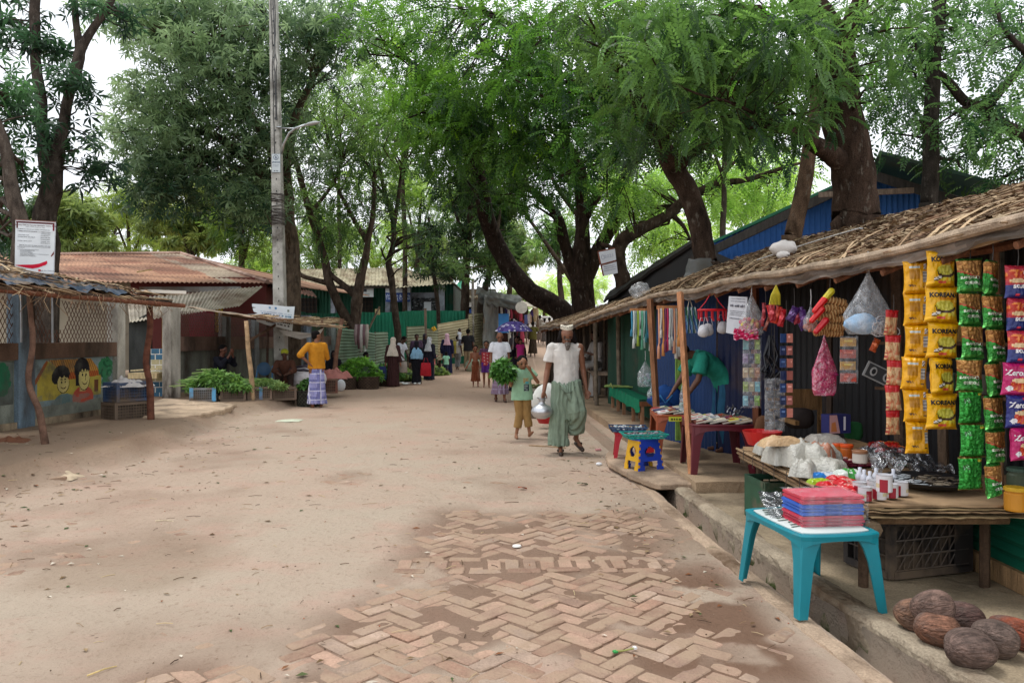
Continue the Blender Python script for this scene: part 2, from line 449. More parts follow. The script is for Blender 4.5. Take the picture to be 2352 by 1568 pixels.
def build_ground():
 u=np.concatenate([-np.geomspace(8,300,26)[::-1],np.linspace(-7.95,-6.0,30)[:-1],np.linspace(-6,-.03,210),[-.004]])
 w=np.array([0.0,.03,.5,.97,1.0])
 v=np.concatenate([[.004,.1],np.linspace(.3,4,14),np.geomspace(4.6,300,22)])
 y=np.concatenate([np.linspace(-12,2.5,20)[:-1],np.linspace(2.5,9,230),np.linspace(9,30,150)[1:],np.geomspace(30.3,400,40)])
 Lx=dL(y);Rx=dR(y)
 cols=[Lx+a for a in u]+[Lx+(Rx-Lx)*a for a in w]+[Rx+a for a in v]
 X=np.stack(cols,1);Y=np.repeat(y[:,None],X.shape[1],1)
 Z=gz(X,Y)
 nu,nw=len(u),len(w)
 ex=brick_exposed(X,Y)
 inb=(X>-6.2)&(X<1.45)&(Y>2.6)&(Y<9)
 Z+=np.where(inb,-.009*ex+.027*(fbm(X*4.5,Y*4.5,4)-.5),0)
 trench=slice(nu+1,nu+nw-1)
 dep=-.42
 Z[:,trench]=np.where(Y[:,trench]<9.7,dep+.05*(fbm(X[:,trench]*8,Y[:,trench]*4)-.5),Z[:,trench])
 Z[:,nu+nw:]-=.02
 bank=sstep(-.25,.35,bankx(Y)-X)*(1-sstep(30,36,Y))
 sh=fbm(X*.8+40,Y*.8+11,4)
 damp=np.clip((sh-.50)*5,0,1)*.5*bank+np.clip(ex*1.3-.1,0,1)*.8*sstep(.35,.6,fbm(X*1.7+5,Y*1.7,3)+.12)
 dk=sstep(.15,.7,X)*sstep(1.5,1.25,X)*sstep(5.6,4.7,Y)*sstep(3.0,3.5,Y)*sstep(.36,.47,fbm(X*2.2,Y*2.2,4))*(X<1.45)
 damp=np.clip(np.maximum(damp,dk),0,1)
 damp[:,trench]=.5
 dust=sstep(10,24,Y)*.8*(1-bank)
 green=np.clip(bank*.85+.4*sstep(.5,.7,sh)*(1-bank)*sstep(9,6,Y),0,1)  # bank soil's darker brown, deepened in place of shading on its slope
 return np_grid('ground',X,Y,Z,np.stack([damp,green,dust],-1),GM)
gr=build_ground();tag(gr,'dusty brown earth with pink brick showing through','ground',kind='structure')
def build_bricks():
 mb=MB();s=.106;ca=math.cos(math.pi/4);rnd=random.Random(3)
 def brick(cx,cy,ang):
  e=float(brick_exposed(np.array([cx]),np.array([cy]))[0])
  if e<rnd.uniform(.12,.62):return
  l,w=.214/2,.088/2;z=G(cx,cy)-.003+rnd.uniform(-.005,.003)-.004*(1-e)
  tx,ty=rnd.uniform(-.012,.012),rnd.uniform(-.012,.012);ang+=rnd.uniform(-.03,.03)
  c,sn=math.cos(ang),math.sin(ang);vs=[]
  oct_=[(-l+.012,-w),(l-.012,-w),(l,-w+.01),(l,w-.01),(l-.012,w),(-l+.012,w),(-l,w-.01),(-l,-w+.01)]
  oct_=[(a+rnd.uniform(-.004,.004),b_+rnd.uniform(-.004,.004))for a,b_ in oct_]
  for k,zz in((1.0,-.05),(1.0,-.004),(.955,0)):
   for a,b_ in oct_:
    x,y=a*(k if k==1 else 1-(.006/l)),b_*(k if k==1 else 1-(.006/w))
    vs.append((cx+c*x-sn*y,cy+sn*x+c*y,z+zz+x*tx+y*ty))
  fs=[(i,(i+1)%8,8+(i+1)%8,8+i)for i in range(8)]+[(8+i,8+(i+1)%8,16+(i+1)%8,16+i)for i in range(8)]+[tuple(range(16,24))]
  k=rnd.random();g=rnd.uniform(.86,1.08)
  base=(164,134,115)if k<.6 else((152,120,101)if k<.85 else(170,146,128))
  mb.add(vs,fs,tuple(min(255,q*g)for q in base))
 for i in range(-75,75):
  for j in range(-30,30):
   for(a,b_,ang)in((i+4*j+1.0,i+.5,0),(i+4*j+.5,i+2.0,math.pi/2)):
    x=(a*ca-b_*ca)*s;y=(a*ca+b_*ca)*s
    th=.04;xx=x*math.cos(th)-y*math.sin(th)+.1;yy=x*math.sin(th)+y*math.cos(th)+5.1
    if not(2.7<yy<8.6 and-5.6<xx<dL(yy)-.12):continue
    yc=5.1+.03*xx
    if abs(yy-yc)<.22:continue
    brick(xx,yy,ang+math.pi/4+th)
 for k in range(-22,6):
  x=k*.25+.08;yc=5.1+.03*x
  brick(x,yc-.13,.03);brick(x+.1,yc+.13,.03)
 for k in range(-50,12):
  x=k*.118;brick(x,5.1+.03*x,math.pi/2+.03)
 bm_=finish('old_brick',.85,spec=.25,nscale=9,namt=.16,bump=.6,bscale=50,dirt=(160,136,114),dirt_t=.47,fine=.14,coord='Object')
 return mb.build('brick_paving',bm_,base=(0,5,0),kind='structure')
bp_=build_bricks();tag(bp_,'worn pink bricks laid in herringbone, half buried in dirt','paving')
def strip_wall(name,xa,xb,y0,y1,z0,z1,col,lip=0.0,seed=0):
 mb=MB(col);n=int((y1-y0)/.06)
 rings=[]
 for i in range(n+1):
  y=y0+(y1-y0)*i/n
  a=float(xa(y))+.014*(nz(y*4,seed)*1+nz(y*13,seed+3)*.6);b=float(xb(y))+.016*nz(y*5,seed+9)+.008*nz(y*17,seed)
  h=z1+.012*nz(y*2.1,seed+5)+.006*nz(y*9,seed)
  rings.append([Vector((a+.022*nz(y*5,q_*3,seed)+.010*nz(y*19,q_*9,seed+2),y,z0+(h-.03-z0)*q_))for q_ in(0,.2,.4,.55,.68,.8,.9,1)]+[Vector((a+.012,y,h-.006)),Vector(((a+b)/2,y,h+.005*nz(y*5,2))),Vector((b-.012,y,h-.008)),Vector((b,y,h-.04)),Vector((b+.005,y,z0))])
 mb.loft(rings,True)
 return mb.build(name,M['drainwall'],smooth=False,kind='structure')
def drain_mat():
 m=finish('drain_concrete',.92,spec=.2,nscale=3.2,namt=.25,bump=.9,bscale=30,dirt=(96,76,58),dirt_t=.57,fine=.2)
 t=m.node_tree;N=t.nodes;L=t.links
 b=[x for x in N if x.type=='BSDF_PRINCIPLED'][0];src=b.inputs['Base Color'].links[0].from_socket
 tc=N.new('ShaderNodeTexCoord');n=N.new('ShaderNodeTexNoise');n.inputs['Scale'].default_value=2.6;n.inputs['Detail'].default_value=9;n.inputs['Roughness'].default_value=.7
 L.new(tc.outputs['Object'],n.inputs['Vector'])
 g=N.new('ShaderNodeSeparateXYZ');L.new(tc.outputs['Object'],g.inputs[0])
 r=N.new('ShaderNodeMapRange');r.inputs[1].default_value=.54;r.inputs[2].default_value=.28;r.inputs[3].default_value=-.12;r.inputs[4].default_value=.22;L.new(g.outputs[2],r.inputs[0])
 a=N.new('ShaderNodeMath');a.operation='ADD';L.new(n.outputs['Fac'],a.inputs[0]);L.new(r.outputs[0],a.inputs[1])
 r2=N.new('ShaderNodeMapRange');r2.inputs[1].default_value=.58;r2.inputs[2].default_value=.68;L.new(a.outputs[0],r2.inputs[0])
 mx=N.new('ShaderNodeMix');mx.data_type='RGBA';L.new(r2.outputs[0],mx.inputs[0]);L.new(src,mx.inputs[6]);mx.inputs[7].default_value=(*s2l((74,84,46)),1)
 L.new(mx.outputs[2],b.inputs['Base Color']);return m
M['drainwall']=drain_mat()
w1=strip_wall('drain_kerb',lambda y:dL(y)-.13,lambda y:dL(y)-.002,.5,9.2,-.48,.012,(170,148,126),seed=1)
tag(w1,'thin worn concrete lip of the open drain beside the road','kerb')
w2=strip_wall('drain_kerb',lambda y:dR(y)+.001,lambda y:dR(y)+.15,.5,7.45,-.48,.05,(158,144,124),seed=8)
tag(w2,'raised concrete drain wall with green moss below the teal table','kerb')
def floor_slab(name,xa,xb,y0,y1,z,col,label):
 mb=MB(col);nx,ny=40,int((y1-y0)/.09)
 def fn(u,v):
  y=y0+(y1-y0)*v;x=float(xa(y))+(xb-float(xa(y)))*u
  return(x,y,z+.016*(nz(x*2.4,y*2.4,z)+.5*nz(x*8,y*8)))
 mb.grid(fn,nx,ny,thick=.3)
 o=mb.build(name,M['floor'],kind='structure');tag(o,label,'floor');return o
M['floor']=finish('earth_floor',.9,spec=.25,nscale=1.9,namt=.3,bump=.7,bscale=14,dirt=(84,72,58),dirt_t=.58,fine=.22)
floor_slab('floor',lambda y:dR(y)+.145,6.0,.4,7.32,.028,(152,136,112),'cracked grey cement floor under the snack stall')
floor_slab('floor',lambda y:dR(y)+.16,6.0,7.30,9.55,.135,(160,138,112),'raised earth floor under the book tables')
floor_slab('floor',lambda y:dL(y)+.42,6.0,9.55,24,.10,(162,138,112),'trodden earth floor under the far thatched stalls')
mb=MB((168,146,124))
poly=[(1.10,8.75),(1.22,8.0),(1.36,7.52),(1.44,7.40),(1.70,7.44),(1.93,7.47),(1.97,7.62),(1.86,8.3),(1.80,9.3),(1.55,9.75),(1.2,9.6),(1.12,9.2)]
fine=[]
for i in range(len(poly)):
 a=Vector(poly[i]);b=Vector(poly[(i+1)%len(poly)])
 for k in range(6):
  p=a.lerp(b,k/6);fine.append((p.x+.014*nz(p.x*11,p.y*11),p.y+.014*nz(p.x*11,p.y*11,5)))
cxy=(sum(p[0]for p in fine)/len(fine),sum(p[1]for p in fine)/len(fine))
rings=[]
for k,z in((.96,.02),(1.0,.035),(1.0,.075),(.985,.088),(.6,.092),(.2,.09)):
 rings.append([Vector((cxy[0]+(x-cxy[0])*k,cxy[1]+(y-cxy[1])*k,z+.006*nz(x*4*k,y*4,z*9)))for x,y in fine])
mb.loft(rings,True);o=mb.build('drain_slab',M['conc']);tag(o,'chipped concrete slab laid over the drain, carrying the folding stool','slab')
mb=MB((176,154,130))
poly=[(-6.9,13.3),(-6.0,12.5),(-5.5,12.5),(-5.25,13.0),(-5.2,13.8),(-5.3,14.8),(-5.9,15.3),(-6.8,16.0),(-7.4,16.3)]
fine=[]
for i in range(len(poly)):
 a=Vector(poly[i]);b=Vector(poly[(i+1)%len(poly)])
 for k in range(9):
  p=a.lerp(b,k/9);fine.append((p.x+.05*nz(p.x*5,p.y*5)+.03*nz(p.x*14,p.y*14),p.y+.05*nz(p.x*5,p.y*5,5)))
cxy=(-6.0,14.6);rings=[]
for k,z in((.97,.06),(1.0,.12),(1.0,.19),(.98,.215),(.6,.225),(.2,.23)):
 rings.append([Vector((cxy[0]+(x-cxy[0])*k,cxy[1]+(y-cxy[1])*k,z+.014*nz(x*4*k,y*4,z*9)))for x,y in fine])
mb.loft(rings,True);o=mb.build('entrance_slab',M['conc']);tag(o,'broken edged cement slab at the gate gap in the painted wall','slab')
def litter():
 mb=MB();rnd=random.Random(21)
 for i in range(1900):
  y=3.0+abs(rnd.gauss(0,1))*7;x=rnd.uniform(-7,1.4)*(1 if y<14 else.75)
  edge=rnd.random()<.35
  if edge:
   if rnd.random()<.5:x=float(bankx(y))+rnd.uniform(-.2,.9)
   elif y>4:x=float(dL(y))-rnd.uniform(.13,.7)
  if x>dL(y)-.14:continue
  if y>26:continue
  z=G(x,y)+.002;k=rnd.random();a=rnd.uniform(0,math.pi)
  sz=1 if y>6 else.75
  if k<.3:
   l=rnd.uniform(.02,.07)*sz;d=Vector((math.cos(a),math.sin(a),0))*l
   mb.tube([Vector((x,y,z+.002))-d,Vector((x,y,z+.004+.004*rnd.random())),Vector((x,y,z+.002))+d],.0018*rnd.uniform(.7,1.6),4,col=rnd.choice([(96,76,56),(150,124,92),(70,54,42),(190,168,130)]))
  elif k<.75:
   r=rnd.uniform(.002,.008)*sz
   mb.ell((x,y,z),(r,r*rnd.uniform(.6,1),r*.6),6,4,Matrix.Rotation(a,3,'Z'),rnd.choice([(120,98,78),(150,124,100),(86,68,54),(180,160,140),(160,96,70)]))
  else:
   l=rnd.uniform(.015,.04)*sz;w=l*rnd.uniform(.3,.6);ca,sa=math.cos(a),math.sin(a);h=rnd.uniform(.003,.012)
   pts=[(-l,0,.001),(0,w,h),(l,0,.002),(0,-w,h*.7)]
   mb.add([(x+ca*p-sa*q,y+sa*p+ca*q,z+r_)for p,q,r_ in pts],[(0,1,2,3)],rnd.choice([(118,96,66),(96,74,52),(150,128,96),(206,196,178),(130,84,54),(70,86,48)]))
 o=mb.build('litter',M['card'],base=(0,8,0),kind='stuff');tag(o,'scattered twigs, dead leaves and pebbles on the dirt','litter')
litter()
def stick_on_ground(pa,pb,r,col,name,label,cat,lift=.004):
 mb=MB(col);a=gp(*pa);b=gp(*pb);a.z=G(a.x,a.y)+r+lift*.3;b.z=G(b.x,b.y)+r+lift*.3
 m_=(a+b)/2+Vector((.006,.01,.004));mb.tube([a,a.lerp(m_,.5),m_,b],[r,r*1.1,r*.9,r*.7],6);o=mb.build(name,M['stick']);tag(o,label,cat)
stick_on_ground((1215,1024),(1300,1030),.008,(150,124,92),'twig','long thin twig lying across the road by the walking man','twig')
stick_on_ground((200,1552),(268,1530),.0035,(200,176,120),'straw','pale yellow straw on the dirt nearest the camera','straw')
stick_on_ground((357,1196),(398,1198),.004,(206,190,160),'straw','short white straw on the pale dirt of the open road','straw')
mb=MB((225,222,215));p=gp(1187,1254);p.z=G(p.x,p.y)+.003;mb.lathe([(.001,.006),(.03,.006),(.033,0),(.03,.008),(.001,.009)],p,14);o=mb.build('bottle_cap',M['paper']);tag(o,'small white round lid lying on the herringbone bricks','lid')
mb=MB((150,150,90));p=gp(1434,1497);p.z=G(p.x,p.y)+.008;mb.tube([p+Vector((-.04,-.01,0)),p,p+Vector((.05,.012,.006))],[.006,.004,.004],6);mb.box(p+Vector((-.045,-.012,0)),(.02,.02,.008),.4,col=(60,150,80));mb.box(p+Vector((.052,.013,.008)),(.014,.02,.01),.4,col=(225,225,225));o=mb.build('candy_wrapper',M['paper']);tag(o,'twisted green and white sweet wrapper on the damp bricks','wrapper')
def leaf_on(px,py,col,lab,s=.045):
 p=gp(px,py);p.z=G(p.x,p.y)+.004;mb=MB(col);n=8;pts=[]
 mb.grid(lambda u,v:p+Vector(((u-.5)*2*s,(v-.5)*s*1.1*math.sin(math.pi*min(max(u,.02),.98)),.012*math.sin(3*u+2*v)+.008)),8,3)
 o=mb.build('fallen_leaf',M['card']);tag(o,lab,'leaf')
leaf_on(1200,1121,(150,70,40),'curled rust red leaf on the road ahead of the bricks')
leaf_on(1338,1112,(66,96,60),'feathery green leaf fallen near the drain slab',.055)
def rag(px,py,z,w,d,h,col,label,name='rag',cat='rag',seed=0,mat='cloth',base=None):
 p=base if base is not None else gp(px,py,z);mb=MB(col)
 def fn(u,v):
  x,y=u-.5,v-.5;rr=1+.35*nz(u*3,v*3,seed)
  q=max(0,1-(2*x)**4)*max(0,1-(2*y)**4)
  return p+Vector((x*w*rr+.1*w*nz(v*4,seed),y*d*rr,h*q*(.45+.9*abs(nz(u*5,v*5,seed+2)))+.003))
 mb.grid(fn,26,18);o=mb.build(name,M[mat],smooth=True);tag(o,label,cat);return o
rag(135,1098,.0,.42,.3,.07,(186,168,142),'dirty beige rag crumpled on the roadside dirt',seed=2)
rag(665,966,.0,.4,.35,.03,(196,200,176),'pale torn plastic scrap lying on the road edge','plastic_scrap','litter',4,'paper')
rag(28,1018,.16,.5,.3,.09,(112,74,54),'brown bark-like scrap at the foot of the painted wall','scrap','litter',6)
def frond_tpl(n=7,w=.32,ll=.30,lw=.085,droop=.25):
 """pinnate leaf of unit length along +x, leaflets in the xy plane"""
 v=[];f=[]
 for i in range(n):
  t=.12+.88*i/(n-1);L_=ll*(1-.45*abs(t-.55));z0=-droop*t*t
  for s in(-1,1):
   a=math.radians(58-18*t);dx,dy=math.cos(a)*L_,s*math.sin(a)*L_
   px_,py_=-dy/L_*lw/2,dx/L_*lw/2
   o=len(v);zz=-droop*(t+.1)**2-.05
   v+=[(t,0,z0),(t+dx*.55+px_,dy*.55+py_,z0-.01),(t+dx,dy,zz),(t+dx*.55-px_,dy*.55-py_,z0-.01)]
   f.append((o,o+1,o+2,o+3))
 return np.array(v),np.array(f)
def whorl_tpl(n=7,lw=.2,seed=0):
 """drooping cluster of long simple leaves"""
 r=random.Random(seed);v=[];f=[]
 for i in range(n):
  a=2*math.pi*i/n+r.uniform(-.3,.3);L_=r.uniform(.7,1.0);d=r.uniform(.15,.8)
  c,s=math.cos(a),math.sin(a);w=lw*r.uniform(.8,1.1)
  o=len(v)
  m=L_*.5
  v+=[(0,0,0),(c*m-s*w/2,s*m+c*w/2,-d*.25*m),(c*L_,s*L_,-d*L_),(c*m+s*w/2,s*m-c*w/2,-d*.25*m-.03)]
  f.append((o,o+1,o+2,o+3))
 return np.array(v),np.array(f)
TPL={'fern':[frond_tpl(6,lw=.13),frond_tpl(7,lw=.115,droop=.4)],'fernbig':[frond_tpl(7,ll=.28,lw=.135),frond_tpl(8,ll=.3,lw=.125,droop=.35)],'mango':[whorl_tpl(7,.22,1),whorl_tpl(8,.2,2),whorl_tpl(6,.25,3)],'broad':[whorl_tpl(5,.42,4),whorl_tpl(6,.38,5)]}
def rand_dirs(n,rs):
 v=rs.normal(size=(n,3));return v/np.linalg.norm(v,axis=1)[:,None]
def leaf_cloud(name,clusters,tpl,size,parent,dark,light,seed,flat=.75,kind=None,mat='leaf',mottle=.25,young=None):
 """clusters: (x, y, z, radius, fronds, tone)"""
 rs=np.random.default_rng(seed);P=[];D=[];T=[];Wt=[]
 for(x,y,z,r,n,tone)in clusters:
  n=max(3,int(n));d=rand_dirs(n,rs);rad=r*rs.random(n)**.45
  p=d*rad[:,None]*np.array([1,1,flat])+np.array([x,y,z])
  P.append(p);D.append(d)
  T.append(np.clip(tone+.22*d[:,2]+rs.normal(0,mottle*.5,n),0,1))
 P=np.concatenate(P);D=np.concatenate(D);T=np.concatenate(T);n=len(P)
 ax=D*.55+rand_dirs(n,rs)*.75;ax[:,2]-=.12;ax/=np.linalg.norm(ax,axis=1)[:,None]
 up=rand_dirs(n,rs)*.6;up[:,2]+=.9
 yv=np.cross(up,ax);yv/=(np.linalg.norm(yv,axis=1)[:,None]+1e-6);zv=np.cross(ax,yv)
 Rm=np.stack([ax,yv,zv],-1)*(size*rs.uniform(.65,1.2,n))[:,None,None]
 which=rs.integers(0,len(TPL[tpl]),n);VV=[];FF=[];CC=[];off=0
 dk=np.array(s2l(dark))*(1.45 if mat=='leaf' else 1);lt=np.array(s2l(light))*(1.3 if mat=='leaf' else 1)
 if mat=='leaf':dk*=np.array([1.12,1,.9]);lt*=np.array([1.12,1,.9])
 for k,(tv,tf)in enumerate(TPL[tpl]):
  ix=np.where(which==k)[0]
  if not len(ix):continue
  v=np.einsum('nij,kj->nki',Rm[ix],tv)+P[ix][:,None,:]
  c=dk+(lt-dk)*T[ix][:,None]
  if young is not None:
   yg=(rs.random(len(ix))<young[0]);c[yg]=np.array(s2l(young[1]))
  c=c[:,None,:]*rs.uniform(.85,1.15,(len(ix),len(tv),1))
  f=tf[None]+(np.arange(len(ix))*len(tv))[:,None,None]+off
  VV.append(v.reshape(-1,3));FF.append(f.reshape(-1,4));CC.append(c.reshape(-1,3));off+=v.shape[0]*v.shape[1]
 V=np.concatenate(VV);Fq=np.concatenate(FF);Cc=np.concatenate(CC)
 b=np.array(root_loc(parent))if parent is not None else V.mean(0)
 me=bpy.data.meshes.new(name);N_=len(V)
 me.vertices.add(N_);me.vertices.foreach_set('co',(V-b).astype(np.float32).ravel())
 me.loops.add(Fq.size);me.loops.foreach_set('vertex_index',Fq.ravel().astype(np.int32))
 me.polygons.add(len(Fq));me.polygons.foreach_set('loop_start',(np.arange(len(Fq))*4).astype(np.int32));me.polygons.foreach_set('loop_total',np.full(len(Fq),4,dtype=np.int32))
 me.update(calc_edges=True)
 a=me.color_attributes.new('Col','FLOAT_COLOR','POINT');cc=np.ones((N_,4),dtype=np.float32);cc[:,:3]=Cc;a.data.foreach_set('color',cc.ravel())
 me.materials.append(M[mat])
 o=bpy.data.objects.new(name,me);C.objects.link(o)
 if parent is not None:o.parent=parent
 else:o.location=Vector(b)
 if kind:o['kind']=kind
 return o
DEN=.28
def crpts(P,r,n=5):
 """catmull-rom through points with radii"""
 Q=[P[0]+(P[0]-P[1])]+P+[P[-1]+(P[-1]-P[-2])];o=[];ro=[]
 for i in range(1,len(Q)-2):
  for k in range(n):
   t=k/n;a,b,c,d=Q[i-1],Q[i],Q[i+1],Q[i+2]
   o.append(.5*((2*b)+(c-a)*t+(2*a-5*b+4*c-d)*t*t+(3*b-a-3*c+d)*t**3));ro.append(r[i-1]*(1-t)+r[i]*t)
 o.append(P[-1]);ro.append(r[-1]);return o,ro
def tree(name,label,limbs,crowns,tpl='fern',size=.35,dark=(28,54,30),light=(88,128,54),bark=(92,76,64),seed=1,twigs=.6,grp=None,root=True,ncl=None,trunkname='trunk',young=None,mott=.25,cat='tree',den=1.0,ds=1.0):
 rnd=random.Random(seed);allp=[]
 limbs=[[(q[0],q[1],q[2]*ds,q[3])for q in lb]for lb in limbs];crowns=[(*c[:4],c[4]*(1+(ds-1)*.55),*c[5:])for c in crowns]
 first=limbs[0][0];base=at(first[0],first[1],first[2]);gzv=G(base.x,base.y)
 t=thing(name,label,cat,(base.x,base.y,gzv),grp)
 mb=MB(tuple(q*.76 for q in bark))
 for li,lb in enumerate(limbs):
  P=[at(q[0],q[1],q[2])for q in lb];r=[max(q[3]/2/F*q[2],.006)for q in lb]
  if li==0 and root and P[0].z>gzv-.1:
   P=[Vector((P[0].x,P[0].y,gzv-.15))]+P;r=[r[0]*1.15]+r
  pts,rr=crpts(P,r)
  rr=[q*(1+.09*nz(i*.9,li,seed))for i,q in enumerate(rr)]
  pts=[p+Vector((nz(p.z*1.3,li,seed),nz(p.z*1.1,li+7,seed),0))*rr[i]*.35 for i,p in enumerate(pts)]
  mb.tube(pts,rr,10 if rr[0]>.08 else 6)
  for p,q in zip(pts,rr):allp.append((p,q))
 cl=[]
 for cr in crowns:
  cx,cy,rx,ry,Y,dY,n,rc,nf,tone=cr
  for k in range(n):
   for _ in range(20):
    a,b=rnd.uniform(-1,1),rnd.uniform(-1,1)
    if a*a+b*b<1:break
   yy=Y+rnd.uniform(-dY,dY);p=at(cx+a*rx,cy+b*ry,yy)
   rr_=rc*rnd.uniform(.6,1.3)
   cl.append((p.x,p.y,p.z,rr_,nf*den*DEN*(rr_/rc)**1.5,min(1,max(0,tone+rnd.uniform(-.3,.3)))))
   if rnd.random()<twigs and allp:
    best=min(rnd.sample(allp,min(len(allp),40)),key=lambda q:(q[0]-p).length+max(0,q[0].z-p.z)*.5)
    s=best[0];L_=(p-s).length
    if L_<7 and best[1]>.012:
     r0=min(best[1]*.5,.016+.008*L_)
     m1=s.lerp(p,.35)+Vector((rnd.uniform(-1,1),rnd.uniform(-1,1),rnd.uniform(-.2,1)))*L_*.1
     m2=s.lerp(p,.7)+Vector((rnd.uniform(-1,1),rnd.uniform(-1,1),rnd.uniform(-.3,.8)))*L_*.09
     mb.tube([s,m1,m2,p],[r0,r0*.75,r0*.5,r0*.25],5)
 mb.build(trunkname,M['bark'],t,smooth=True)
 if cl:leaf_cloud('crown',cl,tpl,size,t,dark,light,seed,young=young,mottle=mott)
 return t
DG,LG=(24,50,34),(66,110,64)
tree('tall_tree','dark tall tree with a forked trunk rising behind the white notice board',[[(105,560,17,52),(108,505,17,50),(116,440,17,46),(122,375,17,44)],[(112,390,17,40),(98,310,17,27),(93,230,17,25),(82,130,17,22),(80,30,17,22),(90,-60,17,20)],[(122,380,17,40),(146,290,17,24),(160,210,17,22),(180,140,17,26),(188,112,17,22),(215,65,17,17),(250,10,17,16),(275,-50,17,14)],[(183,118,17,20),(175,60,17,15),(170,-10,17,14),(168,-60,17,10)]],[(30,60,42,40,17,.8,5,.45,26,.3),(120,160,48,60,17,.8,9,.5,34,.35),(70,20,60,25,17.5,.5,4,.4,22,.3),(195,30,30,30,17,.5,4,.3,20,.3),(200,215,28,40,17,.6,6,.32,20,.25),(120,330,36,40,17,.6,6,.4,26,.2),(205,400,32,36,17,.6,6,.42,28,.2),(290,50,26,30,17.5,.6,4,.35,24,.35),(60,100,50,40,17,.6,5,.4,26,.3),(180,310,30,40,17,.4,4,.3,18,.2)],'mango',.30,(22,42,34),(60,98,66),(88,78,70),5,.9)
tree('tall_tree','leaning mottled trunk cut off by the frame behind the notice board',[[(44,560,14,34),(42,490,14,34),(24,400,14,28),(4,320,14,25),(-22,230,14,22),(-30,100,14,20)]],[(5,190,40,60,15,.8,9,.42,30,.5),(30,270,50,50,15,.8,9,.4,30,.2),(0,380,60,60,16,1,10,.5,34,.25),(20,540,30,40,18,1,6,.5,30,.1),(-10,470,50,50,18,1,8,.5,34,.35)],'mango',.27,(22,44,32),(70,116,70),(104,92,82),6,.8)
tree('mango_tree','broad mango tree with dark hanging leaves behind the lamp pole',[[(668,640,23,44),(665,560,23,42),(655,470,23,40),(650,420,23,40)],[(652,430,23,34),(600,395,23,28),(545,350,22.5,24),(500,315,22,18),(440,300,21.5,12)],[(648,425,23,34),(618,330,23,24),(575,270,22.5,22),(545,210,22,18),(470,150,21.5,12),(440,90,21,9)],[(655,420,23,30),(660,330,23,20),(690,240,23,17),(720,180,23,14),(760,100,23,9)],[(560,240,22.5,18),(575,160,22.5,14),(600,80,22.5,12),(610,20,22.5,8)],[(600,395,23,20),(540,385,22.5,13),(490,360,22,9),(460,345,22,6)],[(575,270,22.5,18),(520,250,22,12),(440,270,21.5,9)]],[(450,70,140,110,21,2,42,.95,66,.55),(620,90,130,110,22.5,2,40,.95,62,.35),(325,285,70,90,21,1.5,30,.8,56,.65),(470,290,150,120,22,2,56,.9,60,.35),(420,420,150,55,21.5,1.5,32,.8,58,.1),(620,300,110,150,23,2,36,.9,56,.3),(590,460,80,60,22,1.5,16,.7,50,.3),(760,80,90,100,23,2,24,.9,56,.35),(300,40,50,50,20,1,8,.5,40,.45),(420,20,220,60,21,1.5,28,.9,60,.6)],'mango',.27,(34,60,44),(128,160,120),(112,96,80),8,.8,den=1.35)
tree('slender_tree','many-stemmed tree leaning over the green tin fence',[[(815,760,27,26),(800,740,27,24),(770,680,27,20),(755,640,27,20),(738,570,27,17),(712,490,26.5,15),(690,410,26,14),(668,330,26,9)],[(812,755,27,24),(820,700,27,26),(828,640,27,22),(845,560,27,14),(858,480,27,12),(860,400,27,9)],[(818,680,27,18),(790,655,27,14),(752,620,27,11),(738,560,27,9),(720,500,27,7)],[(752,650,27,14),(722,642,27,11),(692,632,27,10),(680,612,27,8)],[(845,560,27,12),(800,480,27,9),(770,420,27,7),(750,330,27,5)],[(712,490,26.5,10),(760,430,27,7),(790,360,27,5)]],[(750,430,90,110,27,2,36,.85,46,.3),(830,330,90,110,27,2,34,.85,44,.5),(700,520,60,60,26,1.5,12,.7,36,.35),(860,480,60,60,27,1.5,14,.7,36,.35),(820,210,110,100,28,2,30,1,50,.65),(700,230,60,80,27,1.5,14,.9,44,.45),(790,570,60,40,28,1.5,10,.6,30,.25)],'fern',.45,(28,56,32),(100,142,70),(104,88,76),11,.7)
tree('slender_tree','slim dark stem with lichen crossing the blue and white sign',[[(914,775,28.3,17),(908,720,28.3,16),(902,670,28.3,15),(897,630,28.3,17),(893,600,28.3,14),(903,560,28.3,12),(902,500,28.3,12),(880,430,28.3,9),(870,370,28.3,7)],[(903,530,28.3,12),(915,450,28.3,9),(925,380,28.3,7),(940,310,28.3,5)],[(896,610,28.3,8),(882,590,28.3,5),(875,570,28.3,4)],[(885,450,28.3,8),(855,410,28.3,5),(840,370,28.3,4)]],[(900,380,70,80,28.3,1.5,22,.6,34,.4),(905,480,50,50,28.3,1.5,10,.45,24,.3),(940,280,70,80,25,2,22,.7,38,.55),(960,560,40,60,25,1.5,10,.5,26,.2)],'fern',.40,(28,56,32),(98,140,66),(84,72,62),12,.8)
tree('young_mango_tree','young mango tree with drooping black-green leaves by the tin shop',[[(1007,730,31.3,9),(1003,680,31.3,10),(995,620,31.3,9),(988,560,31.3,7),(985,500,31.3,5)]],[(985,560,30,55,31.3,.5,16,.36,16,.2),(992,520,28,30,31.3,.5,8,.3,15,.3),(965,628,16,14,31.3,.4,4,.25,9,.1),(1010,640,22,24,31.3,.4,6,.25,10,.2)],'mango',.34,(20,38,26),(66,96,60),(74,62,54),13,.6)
tree('slender_tree','straight brown trunk standing before the tarpaulin shack',[[(1068,740,34.2,20),(1068,690,34.2,20),(1070,630,34.2,18),(1074,560,34.2,16),(1080,480,34.2,14),(1078,400,34.2,11),(1070,320,34.2,8)],[(1074,560,34.2,10),(1050,500,34.2,7),(1030,430,34.2,5)]],[(1075,520,45,80,34.2,1.5,18,.7,36,.15),(1060,400,60,70,34.2,1.5,18,.8,38,.35),(1020,330,60,80,34.2,2,18,.9,42,.5)],'mango',.42,(22,44,28),(86,122,66),(86,72,62),14,.7)
